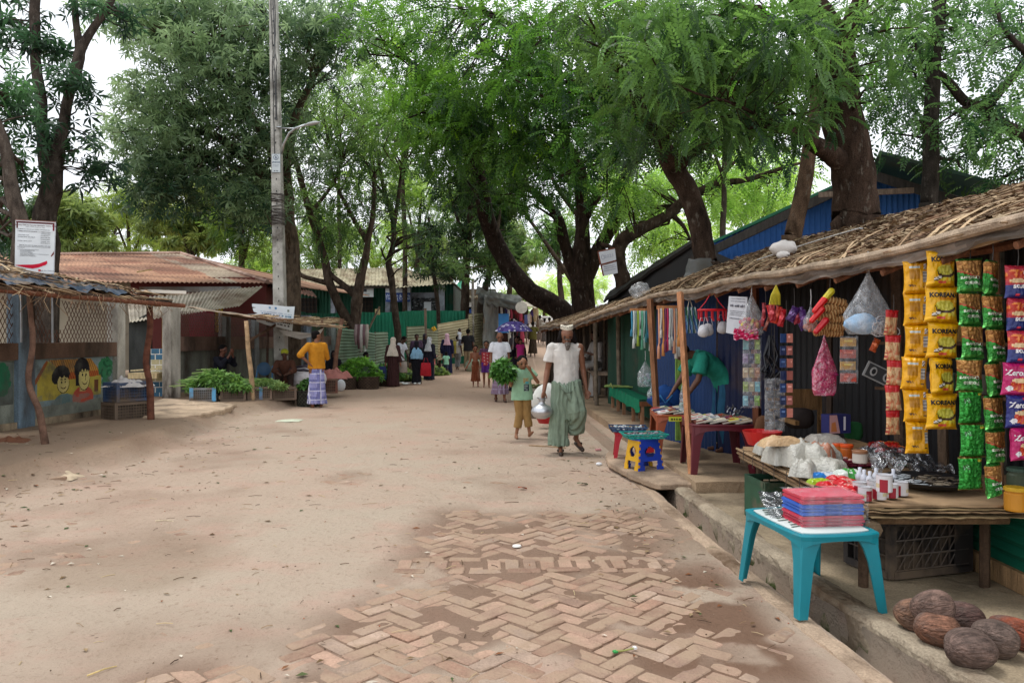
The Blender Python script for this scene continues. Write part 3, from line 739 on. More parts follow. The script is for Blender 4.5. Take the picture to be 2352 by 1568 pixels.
tree('slender_tree','leaning grey trunk rising out of the tarpaulin shack roof',[[(1102,720,35,17),(1110,680,35,17),(1118,650,35,15),(1128,600,35,12),(1140,540,35,9),(1150,480,35,6)]],[(1120,590,60,55,35,1.5,18,.7,36,.35),(1150,540,40,40,35,1.5,9,.6,30,.3),(1060,610,34,34,32,1.2,8,.6,30,.4)],'mango',.42,(26,50,30),(92,128,74),(98,86,76),15,.7)
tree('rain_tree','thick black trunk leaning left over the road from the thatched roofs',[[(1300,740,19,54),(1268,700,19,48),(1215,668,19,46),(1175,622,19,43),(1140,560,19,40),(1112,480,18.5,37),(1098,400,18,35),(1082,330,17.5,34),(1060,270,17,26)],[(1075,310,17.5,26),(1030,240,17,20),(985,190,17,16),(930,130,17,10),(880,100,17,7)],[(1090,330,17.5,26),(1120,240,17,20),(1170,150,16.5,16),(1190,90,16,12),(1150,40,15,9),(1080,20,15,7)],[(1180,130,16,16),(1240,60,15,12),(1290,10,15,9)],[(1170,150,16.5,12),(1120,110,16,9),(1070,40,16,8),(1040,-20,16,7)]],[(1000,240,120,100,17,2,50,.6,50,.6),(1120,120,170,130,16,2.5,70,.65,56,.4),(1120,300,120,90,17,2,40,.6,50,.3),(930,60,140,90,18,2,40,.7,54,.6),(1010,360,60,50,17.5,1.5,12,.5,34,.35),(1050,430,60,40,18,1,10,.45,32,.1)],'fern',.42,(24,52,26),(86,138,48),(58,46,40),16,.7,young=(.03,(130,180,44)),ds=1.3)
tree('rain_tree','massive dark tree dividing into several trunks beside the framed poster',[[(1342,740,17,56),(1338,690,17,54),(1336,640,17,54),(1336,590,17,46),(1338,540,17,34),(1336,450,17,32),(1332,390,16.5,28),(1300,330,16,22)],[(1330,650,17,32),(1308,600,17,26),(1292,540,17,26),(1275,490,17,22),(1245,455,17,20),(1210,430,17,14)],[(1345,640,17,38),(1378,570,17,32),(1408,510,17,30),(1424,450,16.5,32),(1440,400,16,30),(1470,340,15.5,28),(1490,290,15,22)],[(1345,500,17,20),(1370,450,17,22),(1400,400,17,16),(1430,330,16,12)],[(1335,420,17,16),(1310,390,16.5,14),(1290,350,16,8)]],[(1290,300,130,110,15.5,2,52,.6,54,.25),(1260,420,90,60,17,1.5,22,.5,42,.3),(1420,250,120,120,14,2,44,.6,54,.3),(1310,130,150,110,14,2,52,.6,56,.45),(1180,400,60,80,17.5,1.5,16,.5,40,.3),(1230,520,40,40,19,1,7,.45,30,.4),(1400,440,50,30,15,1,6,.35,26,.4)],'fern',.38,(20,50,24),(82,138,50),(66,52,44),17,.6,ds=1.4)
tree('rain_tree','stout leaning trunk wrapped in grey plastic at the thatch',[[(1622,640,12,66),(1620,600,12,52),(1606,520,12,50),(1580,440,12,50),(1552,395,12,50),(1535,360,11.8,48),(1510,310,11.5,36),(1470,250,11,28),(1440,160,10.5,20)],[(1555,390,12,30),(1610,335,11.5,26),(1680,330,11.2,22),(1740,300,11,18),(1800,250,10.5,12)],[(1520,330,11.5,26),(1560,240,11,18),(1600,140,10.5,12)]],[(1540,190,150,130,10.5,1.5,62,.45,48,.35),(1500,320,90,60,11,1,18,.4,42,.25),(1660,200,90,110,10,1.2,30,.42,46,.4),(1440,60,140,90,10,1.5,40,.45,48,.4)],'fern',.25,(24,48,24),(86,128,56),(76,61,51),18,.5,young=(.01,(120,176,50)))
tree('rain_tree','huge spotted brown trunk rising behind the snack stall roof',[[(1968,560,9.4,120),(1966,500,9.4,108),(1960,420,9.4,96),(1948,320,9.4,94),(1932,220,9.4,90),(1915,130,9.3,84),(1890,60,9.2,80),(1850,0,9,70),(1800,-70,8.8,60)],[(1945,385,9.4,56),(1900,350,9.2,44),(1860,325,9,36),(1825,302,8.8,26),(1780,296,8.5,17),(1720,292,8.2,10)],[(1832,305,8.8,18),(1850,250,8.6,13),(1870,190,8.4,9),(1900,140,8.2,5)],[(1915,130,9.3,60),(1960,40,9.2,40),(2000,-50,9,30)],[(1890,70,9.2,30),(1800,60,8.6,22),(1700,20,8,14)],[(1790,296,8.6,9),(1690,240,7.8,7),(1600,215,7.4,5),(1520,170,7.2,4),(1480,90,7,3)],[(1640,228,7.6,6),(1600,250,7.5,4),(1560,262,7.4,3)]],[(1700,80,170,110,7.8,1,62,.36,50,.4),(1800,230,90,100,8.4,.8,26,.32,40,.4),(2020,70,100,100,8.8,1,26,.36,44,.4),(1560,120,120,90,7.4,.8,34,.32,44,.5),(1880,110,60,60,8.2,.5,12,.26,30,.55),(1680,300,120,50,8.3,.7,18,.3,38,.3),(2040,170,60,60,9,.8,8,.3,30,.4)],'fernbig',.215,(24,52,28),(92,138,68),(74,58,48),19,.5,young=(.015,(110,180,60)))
tree('slim_tree','slim lichen-spotted trunk against the blue gabled building',[[(1815,590,11.5,44),(1822,540,11.5,40),(1838,470,11.5,36),(1852,400,11.5,34),(1862,340,11.5,32),(1870,260,11.5,30),(1876,180,11.5,26)]],[(1790,350,50,34,12.5,.8,6,.36,28,.3)],'fern',.3,(20,46,26),(70,112,60),(112,90,72),20,.5)
tree('slim_tree','dark straight trunk with white lichen right of the huge trunk',[[(2133,520,11,40),(2135,470,11,38),(2138,380,11,36),(2138,280,11,34),(2142,180,11,32),(2150,90,11,30),(2160,0,11,26),(2170,-80,11,22)],[(2140,190,11,20),(2120,140,11,15),(2095,80,11,10)]],[(2180,60,80,80,11,1,22,.42,40,.4),(2070,250,70,90,11.5,1,22,.42,40,.4),(2100,100,60,90,11.5,1,14,.4,36,.45),(2210,380,40,34,12.5,1,5,.38,30,.5)],'fern',.3,(26,56,34),(94,140,78),(66,60,54),21,.6)
tree('spreading_tree','spreading limb of a tree reaching in over the thatch with open sky behind',[[(2480,560,11,60),(2440,440,11,46),(2380,330,11,36),(2310,290,11,26),(2262,252,11,27),(2215,232,11,22),(2180,190,11,20),(2150,160,11,12)],[(2258,250,11,26),(2300,205,11,20),(2340,160,11,16),(2370,100,11,12)],[(2400,160,10,20),(2330,95,10,12),(2300,55,10,9),(2290,0,10,6)],[(2440,440,11,30),(2470,300,10.5,22),(2400,165,10,20)]],[(2310,80,60,80,10.5,1,18,.35,26,.3),(2230,290,70,60,11.2,.8,16,.36,26,.3),(2310,270,60,60,11,.8,16,.36,28,.6),(2290,180,50,50,10.8,.8,7,.3,20,.3),(2320,390,50,50,11.5,.8,10,.35,26,.2),(2160,330,60,50,12,.8,9,.36,26,.3),(2250,440,50,30,12,.8,6,.36,28,.45)],'fern',.3,(28,58,38),(98,146,84),(74,64,58),22,.6)
tree('crooked_tree','crooked trunk bending right behind the framed poster',[[(1432,670,21,38),(1424,620,21,34),(1420,575,21,34),(1440,545,21,32),(1490,518,21,26),(1540,490,21,24),(1570,462,21,22),(1640,425,21,17),(1720,412,21,13),(1800,385,21,9),(1850,372,21,6)],[(1425,600,21,20),(1405,570,21,12),(1380,560,21,7)],[(1600,442,21,14),(1650,410,21,10),(1690,370,21,7)],[(1540,490,21,14),(1570,520,21,9),(1590,560,21,5)]],[(1700,420,110,60,22,2,26,.75,46,.7),(1480,440,60,50,22,1.5,16,.7,44,.6),(1500,540,60,60,24,1.5,16,.7,40,.55),(1400,500,50,40,22,1.5,7,.6,36,.5),(1660,480,60,40,23,1.5,12,.7,40,.7)],'fern',.5,(32,70,30),(134,184,84),(84,68,56),23,.6)
DEN=.8
bg=[(300,700,44,10,500,130,90,.6,'fern',(40,72,36),(134,164,74),'rounded yellow-green tree over the middle of the rusty roof'),(170,700,40,10,520,90,75,.55,'mango',(38,66,36),(124,148,84),'low bushy tree just right of the notice board'),(440,700,38,12,500,110,80,.5,'mango',(44,72,36),(138,158,88),'olive-tinted bushy tree over the rusty roof hip'),(560,700,36,14,490,90,90,.4,'fern',(32,64,30),(112,148,62),'mid green tree between the rusty roof and the lamp pole'),(20,700,30,12,590,60,50,.3,'fern',(30,56,36),(94,130,74),'dark shrubby tree cut by the frame under the leaning trunk'),(600,700,48,10,600,70,50,.6,'fern',(52,92,40),(150,190,90),'bright little tree seen under the mango boughs'),(960,700,46,10,480,80,100,.6,'fern',(40,80,36),(138,176,86),'tall pale tree behind the roof of the green building'),(1010,700,52,10,600,60,60,.5,'mango',(44,72,44),(132,152,104),'grey-green tree right behind the green building hip'),(1170,740,46,12,570,60,70,.45,'mango',(44,74,44),(130,156,100),'bushy tree above the tarpaulin shack'),(1250,740,66,8,690,60,36,.8,'fern',(80,120,60),(178,214,132),'pale hazy tree at the far end of the road'),(1330,740,60,8,650,70,36,.8,'fern',(72,112,56),(168,206,120),'light green tree glimpsed under the dark divided trunk'),(1190,740,58,8,700,40,30,.6,'mango',(56,86,56),(140,168,112),'small round tree beyond the shack roof'),(1560,700,34,12,560,110,60,.75,'fern',(60,102,44),(164,204,104),'bright acacia behind the dark plank roof'),(1740,640,32,12,430,120,70,.75,'fern',(52,96,40),(150,196,88),'bright green tree behind the green roof edge of the blue building'),(2160,600,22,16,470,110,50,.4,'fern',(32,70,34),(108,156,66),'low tree behind the right slope of the blue building'),(730,700,42,10,560,80,60,.5,'fern',(36,70,34),(122,160,76),'leafy tree behind the many-stemmed tree'),(860,700,50,10,560,90,50,.65,'fern',(48,86,40),(144,184,92),'light tree behind the ridge of the green building'),(1290,700,40,12,560,60,60,.4,'fern',(40,78,40),(120,164,90),'feathery tree seen between the two dark trunks'),(1090,700,44,8,480,60,90,.45,'fern',(36,72,36),(118,158,76),'thin tree behind the straight brown trunk'),(780,560,40,8,330,180,120,.6,'fern',(34,70,30),(124,166,70),'high crowned tree far behind the many-stemmed tree'),(1200,560,30,10,330,130,130,.4,'fern',(28,62,28),(104,150,62),'tall feathery tree filling the gap above the road'),(1660,560,20,12,250,200,110,.4,'fern',(26,58,30),(96,142,64),'wide feathery tree behind the wrapped leaning trunk'),(240,700,50,10,500,130,42,.5,'fern',(40,72,40),(120,156,80),'soft green tree far behind the ridge of the rusty roof'),(380,700,54,10,540,150,60,.55,'mango',(46,78,40),(136,166,90),'wide pale tree low over the ridge of the rusty roof'),(660,700,56,10,530,110,90,.5,'fern',(40,74,36),(126,164,80),'leafy tree straight behind the lamp pole'),(100,700,46,10,510,100,50,.4,'mango',(34,62,36),(104,138,80),'dark green tree behind the forked trunk'),(1130,700,36,9,420,70,90,.3,'mango',(26,54,30),(96,134,68),'shaded tree behind the leaning black trunk'),(1420,600,30,10,420,120,70,.6,'fern',(44,84,40),(134,182,84),'bright foliaged tree right behind the divided trunk'),(930,560,34,9,200,120,130,.5,'fern',(30,66,28),(116,160,62),'tall open tree over the far end of the green building'),]
for i,(px,py,Y,wpx,cy,rx,ry,tone,tpl_,dk,lt,lab)in enumerate(bg):
 n=int(10+rx*ry*(Y/30)**2/520)
 n=min(n,46)
 if cy<400:n=int(n*.55)
 rc=max(.6,math.sqrt(rx*ry/n)*1.05*Y/F)
 bx={'tall feathery tree filling the gap above the road':150,'thin tree behind the straight brown trunk':-70,'shaded tree behind the leaning black trunk':210,'small round tree beyond the shack roof':-60}.get(lab,0)
 tree('background_tree',lab,[[(px+bx,py,Y,wpx*1.2),(px+bx*.6+R.uniform(-6,6),(py+cy)/2,Y,wpx),(px+R.uniform(-12,12),cy-ry*.3,Y,wpx*.5)],[(px,(py+cy)/2,Y,wpx*.7),(px+rx*.3,cy,Y,wpx*.4),(px+rx*.6,cy-ry*.4,Y,wpx*.25)],[(px,(py+cy)/2,Y,wpx*.7),(px-rx*.3,cy,Y,wpx*.4),(px-rx*.6,cy-ry*.5,Y,wpx*.25)]],[(px,cy,rx,ry,Y,rx/F*Y*.6,n,rc,34+18*rc,tone)],tpl_,.5*rc/.8+.12,dk,lt,(94,80,70),40+i,.7,grp='trees behind the market')
def corr(mb,fn,L,Hh,pitch=.076,amp=.012,vertical=True,col=None,colfn=None,nv=4):
 """fn(s, t) -> (point, normal) with s along the sheet 0..L, t across 0..Hh. vertical: ridges run along t"""
 if vertical:
  n=max(8,int(L/pitch*6));m=nv
 else:
  n=nv;m=max(8,int(Hh/pitch*6))
 def f(u,v):
  p,nn=fn(u*L,v*Hh)
  q=(u*L if vertical else v*Hh)/pitch*2*math.pi
  return Vector(p)+Vector(nn)*amp*math.sin(q)
 mb.grid(f,n,m,col=col,colfn=colfn)
def quadfn(A,B,Cc,D,L,Hh):
 """A bottom start, B bottom end, C top end, D top start"""
 A,B,Cc,D=map(Vector,(A,B,Cc,D));nn=(B-A).cross(D-A).normalized()
 def fn(s,t):
  u,v=s/L,t/Hh
  return(A.lerp(B,u)).lerp(D.lerp(Cc,u),v),nn
 return fn
def corr_quad(mb,A,B,Cc,D,pitch=.076,amp=.012,vertical=True,col=None,nv=6,colfn=None):
 L=(Vector(B)-Vector(A)).length;Hh=(Vector(D)-Vector(A)).length
 corr(mb,quadfn(A,B,Cc,D,L,Hh),L,Hh,pitch,amp,vertical,col,colfn,nv)
WP=[(-7.45,6.6),(-7.15,10.6),(-6.95,13.35)]
def wseg(a,b,t):
 return Vector((a[0]+(b[0]-a[0])*t,a[1]+(b[1]-a[1])*t,0))
def wall_run(label,a,b,z0,ztop,band0,band1,posts,cols,name='boundary_wall',lat_col=(96,74,56),hole=None,lat=True,thick=.12,seed=0):
 """a, b: ground points of the road face; posts: list of (t, width, colour)"""
 a=Vector((*a,0));b=Vector((*b,0));d=(b-a);L=d.length;dn=d.normalized();nn=Vector((dn.y,-dn.x,0))
 if nn.x<0:nn=-nn
 t=thing(name,label,'wall',(a.x,a.y,z0))
 P=lambda s,z,o=0:a+dn*s+nn*o+Vector((0,0,z))
 rzw=math.atan2(dn.y,dn.x)
 mb=MB(cols[0])
 mb.box(P(L/2,(z0+band0)/2,-thick/2),(L,thick,band0-z0),rzw)
 mb.box(P(L/2,z0+.09,.01),(L,.08,.16),rzw,col=cols[3]if len(cols)>3 else cols[0])
 mb.build('wall_panel',M['stain'],t)
 mb=MB(cols[1]);mb.box(P(L/2,(band0+band1)/2,-thick/2+.04),(L-.02,thick+.05,band1-band0),rzw);mb.build('wall_band',M['stain'],t)
 for(s,w,c)in posts:
  mb=MB(c);n=8;rings=[]
  for i in range(n+1):
   z=z0-.05+(ztop-z0+.05)*i/n;k=1+.02*nz(z*3,s,seed)
   rings.append([P(s+sx*w/2*k,z,.07*sy*k+(0 if sy>0 else-.04))for sx,sy in((-1,-1),(-.92,-1.15),(.92,-1.15),(1,-1),(1,1),(.92,1.15),(-.92,1.15),(-1,1))])
  mb.loft(rings,True);mb.build('wall_post',M['stain'],t)
 if lat:
  mb=MB(lat_col);ps=sorted([0]+[p[0]for p in posts]+[L])
  h=ztop-.06-band1;z1=band1
  for k in range(-int(h/.09)-2,int(L/.085)+2):
   for sg in(1,-1):
    s0=k*.085;s1=s0+h*.62*1.0
    if sg<0:s0,s1=s1,s0
    pts=[]
    N_=10;seg=[]
    for q in range(N_+1):
     s=s0+(s1-s0)*q/N_;z=z1+h*q/N_
     ok=0<=s<=L
     if hole and ok:
      (hs,hz,hr,hh)=hole
      if((s-hs)/hr)**2+((z-hz)/hh)**2<1:ok=False
     if ok:seg.append(P(s,z,-.03+.008*sg))
     else:
      if len(seg)>1:mb.tube(seg,.0065,4,False)
      seg=[]
    if len(seg)>1:mb.tube(seg,.0065,4,False)
  mb.build('lattice',M['rust'],t)
 return t,P,rzw
tw,PW,rzw=wall_run('weathered grey blue wall with a painted house and two children',(-7.15,10.55),(-6.93,13.62),.12,2.14,1.18,1.42,[(.60,.34,(112,132,146)),(2.96,.24,(168,166,156))],[(132,138,128),(110,88,74),0,(168,150,124)],hole=(1.35,1.84,.28,.22))
mb=MB();Lw=2.03;s0w=.76
def inpoly(x,y,P_):
 c=False;n=len(P_);j=n-1
 for i in range(n):
  if((P_[i][1]>y)!=(P_[j][1]>y))and(x<(P_[j][0]-P_[i][0])*(y-P_[i][1])/(P_[j][1]-P_[i][1])+P_[i][0]):c=not c
  j=i
 return c
def el(x,y,cx,cy,rx,ry):return((x-cx)/rx)**2+((y-cy)/ry)**2
ROOF=[(.17,.98),(.70,.98),(.86,.66),(.42,.62),(.20,.96)]
RL=[(.17,.98),(.13,.90),(.0,.56),(.04,.56),(.18,.93)]
def mural_col(u,v):
 w=.06*nz(u*6,v*6,3)
 base=(126,146,150)
 if v<.22+w*1.5:return(128,132,122)
 c=base
 if u<.86 and u>.06 and v>.3:c=(176,160,70)if(v-.0<.98 and inpoly(u,v,[(.17,.96),(.06,.60),(.06,.3),(.84,.3),(.84,.66),(.42,.64),(.2,.95)]))else c
 if inpoly(u,v,ROOF):
  c=(176,92,44)if v<.75 else(188,138,66)
  if(u*38+(1-v)*-9)%1<.22:c=(92,54,34)
 if inpoly(u,v,RL):c=(150,88,50)
 if el(u,v,.90,.80,.11,.20)<1+.5*nz(u*20,v*20)and u>.80:c=(52,122,82)if nz(u*22,v*14,7)>-.15 else(34,92,62)
 if el(u,v,.90,.52,.06,.09)<1:c=(60,118,86)
 if.745<u<.80 and.36<v<.58:c=(120,74,44)if(u*120)%1>.3 else(74,46,34)
 if el(u,v,.37,.24,.12,.15)<1:c=(104,128,128)
 if el(u,v,.335,.83-.10,.098,.15)<1 or el(u,v,.27,.68,.05,.12)<1:c=(34,32,34)
 if el(u,v,.355,.56,.068,.155)<1 and v<.70-.04*abs(math.sin(u*60)):c=(196,182,118)
 if abs(el(u,v,.355,.56,.070,.158)-1)<.09 and v<.6:c=(40,36,34)
 for ex in(.335,.378):
  if el(u,v,ex,.585,.008,.018)<1:c=(30,28,28)
  if el(u,v,ex,.635,.016,.008)<1:c=(40,34,30)
 if abs(v-(.475+4*(u-.36)**2*8))<.009 and abs(u-.36)<.03:c=(60,30,26)
 if el(u,v,.60,.28,.135,.21)<1 and v<.47:c=(184,84,66)
 if.555<u<.635 and.40<v<.5:c=(190,170,108)
 if el(u,v,.585,.80,.098,.20)<1 or(.505<u<.56 and.5<v<.8):c=(32,30,34)
 if el(u,v,.612,.62,.070,.205)<1 and v<.80-.05*abs(math.sin(u*80)):c=(204,190,120)
 if abs(el(u,v,.612,.62,.072,.208)-1)<.08 and v<.62:c=(40,36,34)
 for ex in(.592,.636):
  if el(u,v,ex,.69,.010,.024)<1:c=(30,28,28)
  if el(u,v,ex,.745,.018,.009)<1:c=(40,34,30)
 if abs(u-.622-.01*math.sin((v-.58)*30))<.004 and.58<v<.68:c=(70,52,40)
 if abs(v-(.515+5*(u-.62)**2*8))<.010 and abs(u-.62)<.034:c=(60,30,26)
 if v<.34+w*2 and nz(u*9,v*9,5)>-.1:c=tuple((q+r_)/2 for q,r_ in zip(c,(126,130,124)))
 return c
mb.grid(lambda u,v:PW(s0w+u*Lw+.02,.27+v*.905,.004+.001*nz(u*7,v*7)),180,96,colfn=mural_col)
mb.build('painted_mural',M['mural'],tw)
t2,P2,r2=wall_run('weathered wall end cut by the frame beside the blue pillar',(-7.45,6.4),(-7.19,10.25),.12,2.14,1.18,1.42,[(.3,.3,(120,128,128))],[(116,118,106),(96,82,72),0,(150,134,112)],seed=4,name='boundary_wall')
mb=MB((46,116,84));mb.grid(lambda u,v:PW(.05+.36*u,.55+v*.6,.005),30,34,colfn=lambda u,v:((46,116,84)if el(u,v,.4,.6,.45+.1*nz(v*9,u*9),.4)<1 else(108,118,112)));mb.build('painted_tree',M['mural'],tw)
t3,P3,r3=wall_run('stained grey wall with diamond lattice behind the vegetable crates',(-7.35,16.5),(-6.85,22.2),.12,2.14,1.2,1.52,[(.1,.42,(188,182,170)),(2.6,.26,(120,124,120)),(4.3,.28,(128,132,132))],[(116,118,108),(118,96,84),0,(150,132,108)],seed=7,lat_col=(88,70,66))
t4,P4,r4=wall_run('pale blue wall with green-backed lattice by the corrugated fence',(-6.85,22.35),(-6.05,26.2),.12,2.2,1.25,1.55,[(.4,.4,(136,158,172)),(1.9,.34,(150,164,180)),(3.7,.36,(150,156,152))],[(130,144,150),(128,108,96),0,(140,126,106)],seed=9,lat_col=(60,90,78))
mb=MB();A=at(360,0,17.2)
def bc(u,v):
 row=int(v*9);k=(u*2.4+.5*(row%2))%1
 if(v*9)%1<.12 or k<.07:return(224,222,214)
 return(70,112,140)if row in(0,1,2,7,8)else(186,176,140)
mb.grid(lambda u,v:at(358,0,17.3)*0+Vector((-8.02+u*.42,17.05+u*.05,.15+v*1.1)),40,60,colfn=bc,thick=.12)
o=mb.build('painted_brick_pillar',M['mural']);tag(o,'pillar painted with blue and cream bricks inside the gate gap','pillar')
mb=MB((200,180,150));mb.bar(at(300,851,16.6),at(372,846,16.8),.05,.03,col=(205,190,150));mb.box(at(335,862,16.8),(.6,.4,.12),.1,col=(190,170,130));o=mb.build('garden_bench',M['wood']);tag(o,'pale plank bench in the gate gap behind the blue crate','bench')
RB=(172,134,108);RB2=(186,170,150)
br=thing('rusty_roof_building','low red-brown building under a rusty corrugated hip roof','building',(-12,24,0))
mb=MB(RB)
def rc(u,v):
 n=nz(u*7,v*4,2)
 if u>.86:return(176,160,138)if n>-.1 else(172,128,104)
 return(176,134,106)if n>-.2 else(156,110,86)
A,B,D,Cc=at(-120,645,20.5),at(614,650,23.5),at(-120,588,26),at(415,583,28.5)
corr_quad(mb,A,B,Cc,D,.13,.02,True,colfn=rc,nv=8)
mb.build('roof',M['rust'],br)
mb=MB(RB);B2=at(614,650,23.5);E2=at(733,682,26.5);F2=at(640,652,30)
corr_quad(mb,B2+Vector((.02,0,0)),F2+Vector((3,3,-.3)),Cc+Vector((.1,3,0)),Cc+Vector((.02,0,0)),.13,.02,True,col=RB,nv=8);mb.build('roof',M['rust'],br)
mb=MB((196,180,170));mb.tube([D+Vector((0,0,.03)),Cc+Vector((0,0,.03)),Cc.lerp(B,.5)+Vector((0,0,.05)),B+Vector((0,0,.04))],.07,6,col=(190,160,145));mb.build('ridge_cap',M['rust'],br)
mb=MB((170,110,84));corr_quad(mb,at(600,655,24),at(728,683,25),at(715,668,26.5),at(610,640,26),.12,.02,True,nv=4,col=(168,108,80));mb.build('roof',M['rust'],br)
mb=MB((108,40,34));mb.add([at(300,850,23.5),at(610,850,24),at(610,638,24),at(300,634,23.5)],[(0,1,2,3)]);mb.add([at(610,850,24),at(668,850,28),at(668,660,28),at(610,652,24)],[(0,1,2,3)])
mb.add([at(-200,850,21),at(300,850,23.5),at(300,634,23.5),at(-200,630,21)],[(0,1,2,3)],(170,160,140));mb.build('wall',M['tin'],br)
mb=MB((204,158,40));mb.add([at(372,850,23.2),at(388,850,23.2),at(388,700,23.2),at(372,700,23.2)],[(0,1,2,3)]);mb.build('shutter',M['wood'],br);mb=MB((204,158,40));mb.add([at(494,762,23.8),at(512,762,23.8),at(512,700,23.8),at(494,700,23.8)],[(0,1,2,3)]);mb.build('shutter',M['wood'],br)
mb=MB((128,36,52));mb.add([at(434,775,23.6),at(492,775,23.6),at(492,700,23.6),at(434,700,23.6)],[(0,1,2,3)]);mb.build('shutter',M['wood'],br)
mb=MB((132,132,130));mb.bar(at(320,665,23),at(553,664,23.2),.04,.16,col=(140,138,134));mb.build('fascia',M['greytin'],br)
vr=thing('veranda','grey corrugated lean-to roof with a dark end wall before the red-brown building','veranda',(-9,20,0))
mb=MB((176,166,150));corr_quad(mb,at(298,740,18.6),at(549,703,21.4),at(604,657,23.3),at(292,686,21.4),.10,.017,True,nv=6,col=(178,168,150));mb.build('roof',M['greytin'],vr)
mb=MB((84,86,84));mb.add([at(296,870,18.8),at(346,870,19.4),at(346,716,19.4),at(296,742,18.8)],[(0,1,2,3)]);mb.add([at(346,870,19.4),at(350,870,22),at(350,690,22),at(346,716,19.4)],[(0,1,2,3)]);mb.build('wall',M['stain'],vr)
mb=MB((214,190,140));mb.bar(at(314,628.5,23.4)+Vector((0,0,.05)),at(350,622.5,23.6)+Vector((0,0,.05)),.05,.04);o=mb.build('bamboo_stick',M['stick']);tag(o,'pale bamboo stick lying on the rusty roof','stick')
def debris_roof(mb_sheet,mb_st,fn,nrm,L,Wd,n_st,n_lf,rnd,cols,along=.5,seed=0,rs=.008,ls=.07,bias=None):
 for i in range(n_st):
  s,t=rnd.uniform(0,L),rnd.uniform(0,Wd)
  a=rnd.gauss(0,.5)if rnd.random()<along else rnd.gauss(math.pi/2,.5)
  if bias is not None and rnd.random()<.6:a=bias+rnd.gauss(0,.18)
  l=rnd.uniform(.2,.9)
  s2,t2=s+math.cos(a)*l,t+math.sin(a)*l
  s2=min(max(s2,-.04),L+.04);t2=min(max(t2,-.10),Wd)
  p,q=fn(s,t),fn(s2,t2);m_=fn((s+s2)/2,(t+t2)/2)
  h=rnd.uniform(.004,.035)
  r_=rs*rnd.uniform(.5,1.5)
  mb_st.tube([p+nrm*h*rnd.random(),m_+nrm*h,q+nrm*h*rnd.random()],[r_,r_,r_*.6],4,False,col=rnd.choice(cols))
 for i in range(n_lf):
  s,t=rnd.uniform(0,L),rnd.uniform(-.03,Wd);p=fn(s,max(0,t))+nrm*rnd.uniform(.004,.04)
  l,w=ls*rnd.uniform(.4,1.3),ls*rnd.uniform(.15,.5);a=rnd.uniform(0,math.pi*2)
  x=Vector((math.cos(a),math.sin(a),rnd.uniform(-.3,.3)));y=Vector((-math.sin(a),math.cos(a),rnd.uniform(-.5,.5)))
  mb_st.add([p-x*l,p+y*w+nrm*.01,p+x*l,p-y*w],[(0,1,2,3)],col=rnd.choice(cols))
STK=[(150,124,96),(122,98,74),(176,152,120),(96,76,60),(140,108,84),(190,168,136)]
def crooked(pts,rs,name,label,cat='post',col=(120,92,74),parent=None,mat='stick'):
 mb=MB(col);P,r=crpts([Vector(p)for p in pts],rs,4)
 P=[p+Vector((nz(p.z*3,1,rs[0]*90)*.01,nz(p.z*3,5,rs[0]*80)*.01,0))for p in P]
 mb.tube(P,[q*(1+.12*nz(i*1.1,rs[0]*50))for i,q in enumerate(r)],8)
 o=mb.build(name,M[mat],parent,smooth=True)
 if parent is None:tag(o,label,cat)
 elif label:o['label']=label
 return o
ls=thing('stall_shelter','low stick shelter with torn blue tarpaulin on top against the painted wall','shelter',(-6.4,10.5,.15))
rnd=random.Random(31)
A_,B_,C_,D_=Vector((-5.60,6.6,2.06)),Vector((-5.58,12.6,2.08)),Vector((-6.98,13.2,2.26)),Vector((-7.3,6.6,2.80))
Ls,Ws=6.4,1.7
def fl(s,t):
 u,v=s/Ls,t/Ws;p=A_.lerp(B_,u).lerp(D_.lerp(C_,u),v);p.z+=.05*nz(s*1.3,t*1.3)+.02*nz(s*5,t*5);return p
mb=MB((104,82,64));mb.grid(lambda u,v:fl(u*Ls,v*Ws)+Vector((.02*nz(u*40,v*3),0,0)),60,14,thick=.03,colfn=lambda u,v:(92,74,60)if nz(u*12,v*6)>0 else(120,92,70));mb.build('roof_mat',M['card'],ls)
mb=MB();debris_roof(None,mb,fl,Vector((0,0,1)),Ls,Ws,420,300,rnd,STK+[(60,50,44)],.5,rs=.009)
for i in range(90):
 s=rnd.uniform(0,Ls);p=fl(s,0)+Vector((.02,0,0));l=rnd.uniform(.05,.3);mb.tube([p,p+Vector((.06*rnd.uniform(-1,1),.1*rnd.uniform(-1,1),-l*.5)),p+Vector((.1*rnd.uniform(-1,1),.14*rnd.uniform(-1,1),-l))],.004,3,False,col=rnd.choice(STK))
mb.build('thatch',M['stick'],ls)
mb=MB((44,70,92))
mb.grid(lambda u,v:fl(u*Ls*.80,v*Ws)+Vector((.05*nz(u*30,v*6),0,.03+.09*abs(nz(u*9+v*4,v*5-u*7,3))+.05*nz(u*31+v*9,v*13,2))),120,18,colfn=lambda u,v:(26,46,66)if nz(u*18,v*7,9)>.08 else((56,56,52)if nz(u*30,v*9,2)>-.1 else(110,90,70)));mb.build('tarpaulin',M['tarp'],ls)
mb=MB();debris_roof(None,mb,lambda a,b:fl(a,b)+Vector((0,0,.09)),Vector((0,0,1)),Ls,Ws,260,320,rnd,STK+[(70,56,46),(60,50,44)],.7,rs=.009,ls=.06);mb.build('thatch',M['stick'],ls)
mb=MB((112,70,52));mb.tube([fl(0,.05)+Vector((0,0,-.05)),fl(3,.05)+Vector((0,0,-.06)),fl(Ls,.05)+Vector((.1,.3,-.05))],.035,8,col=(116,72,52));mb.tube([fl(0,.3)+Vector((0,0,-.08)),fl(Ls,.3)+Vector((0,0,-.08))],.03,6,col=(96,64,48));mb.build('beam',M['wood'],ls)
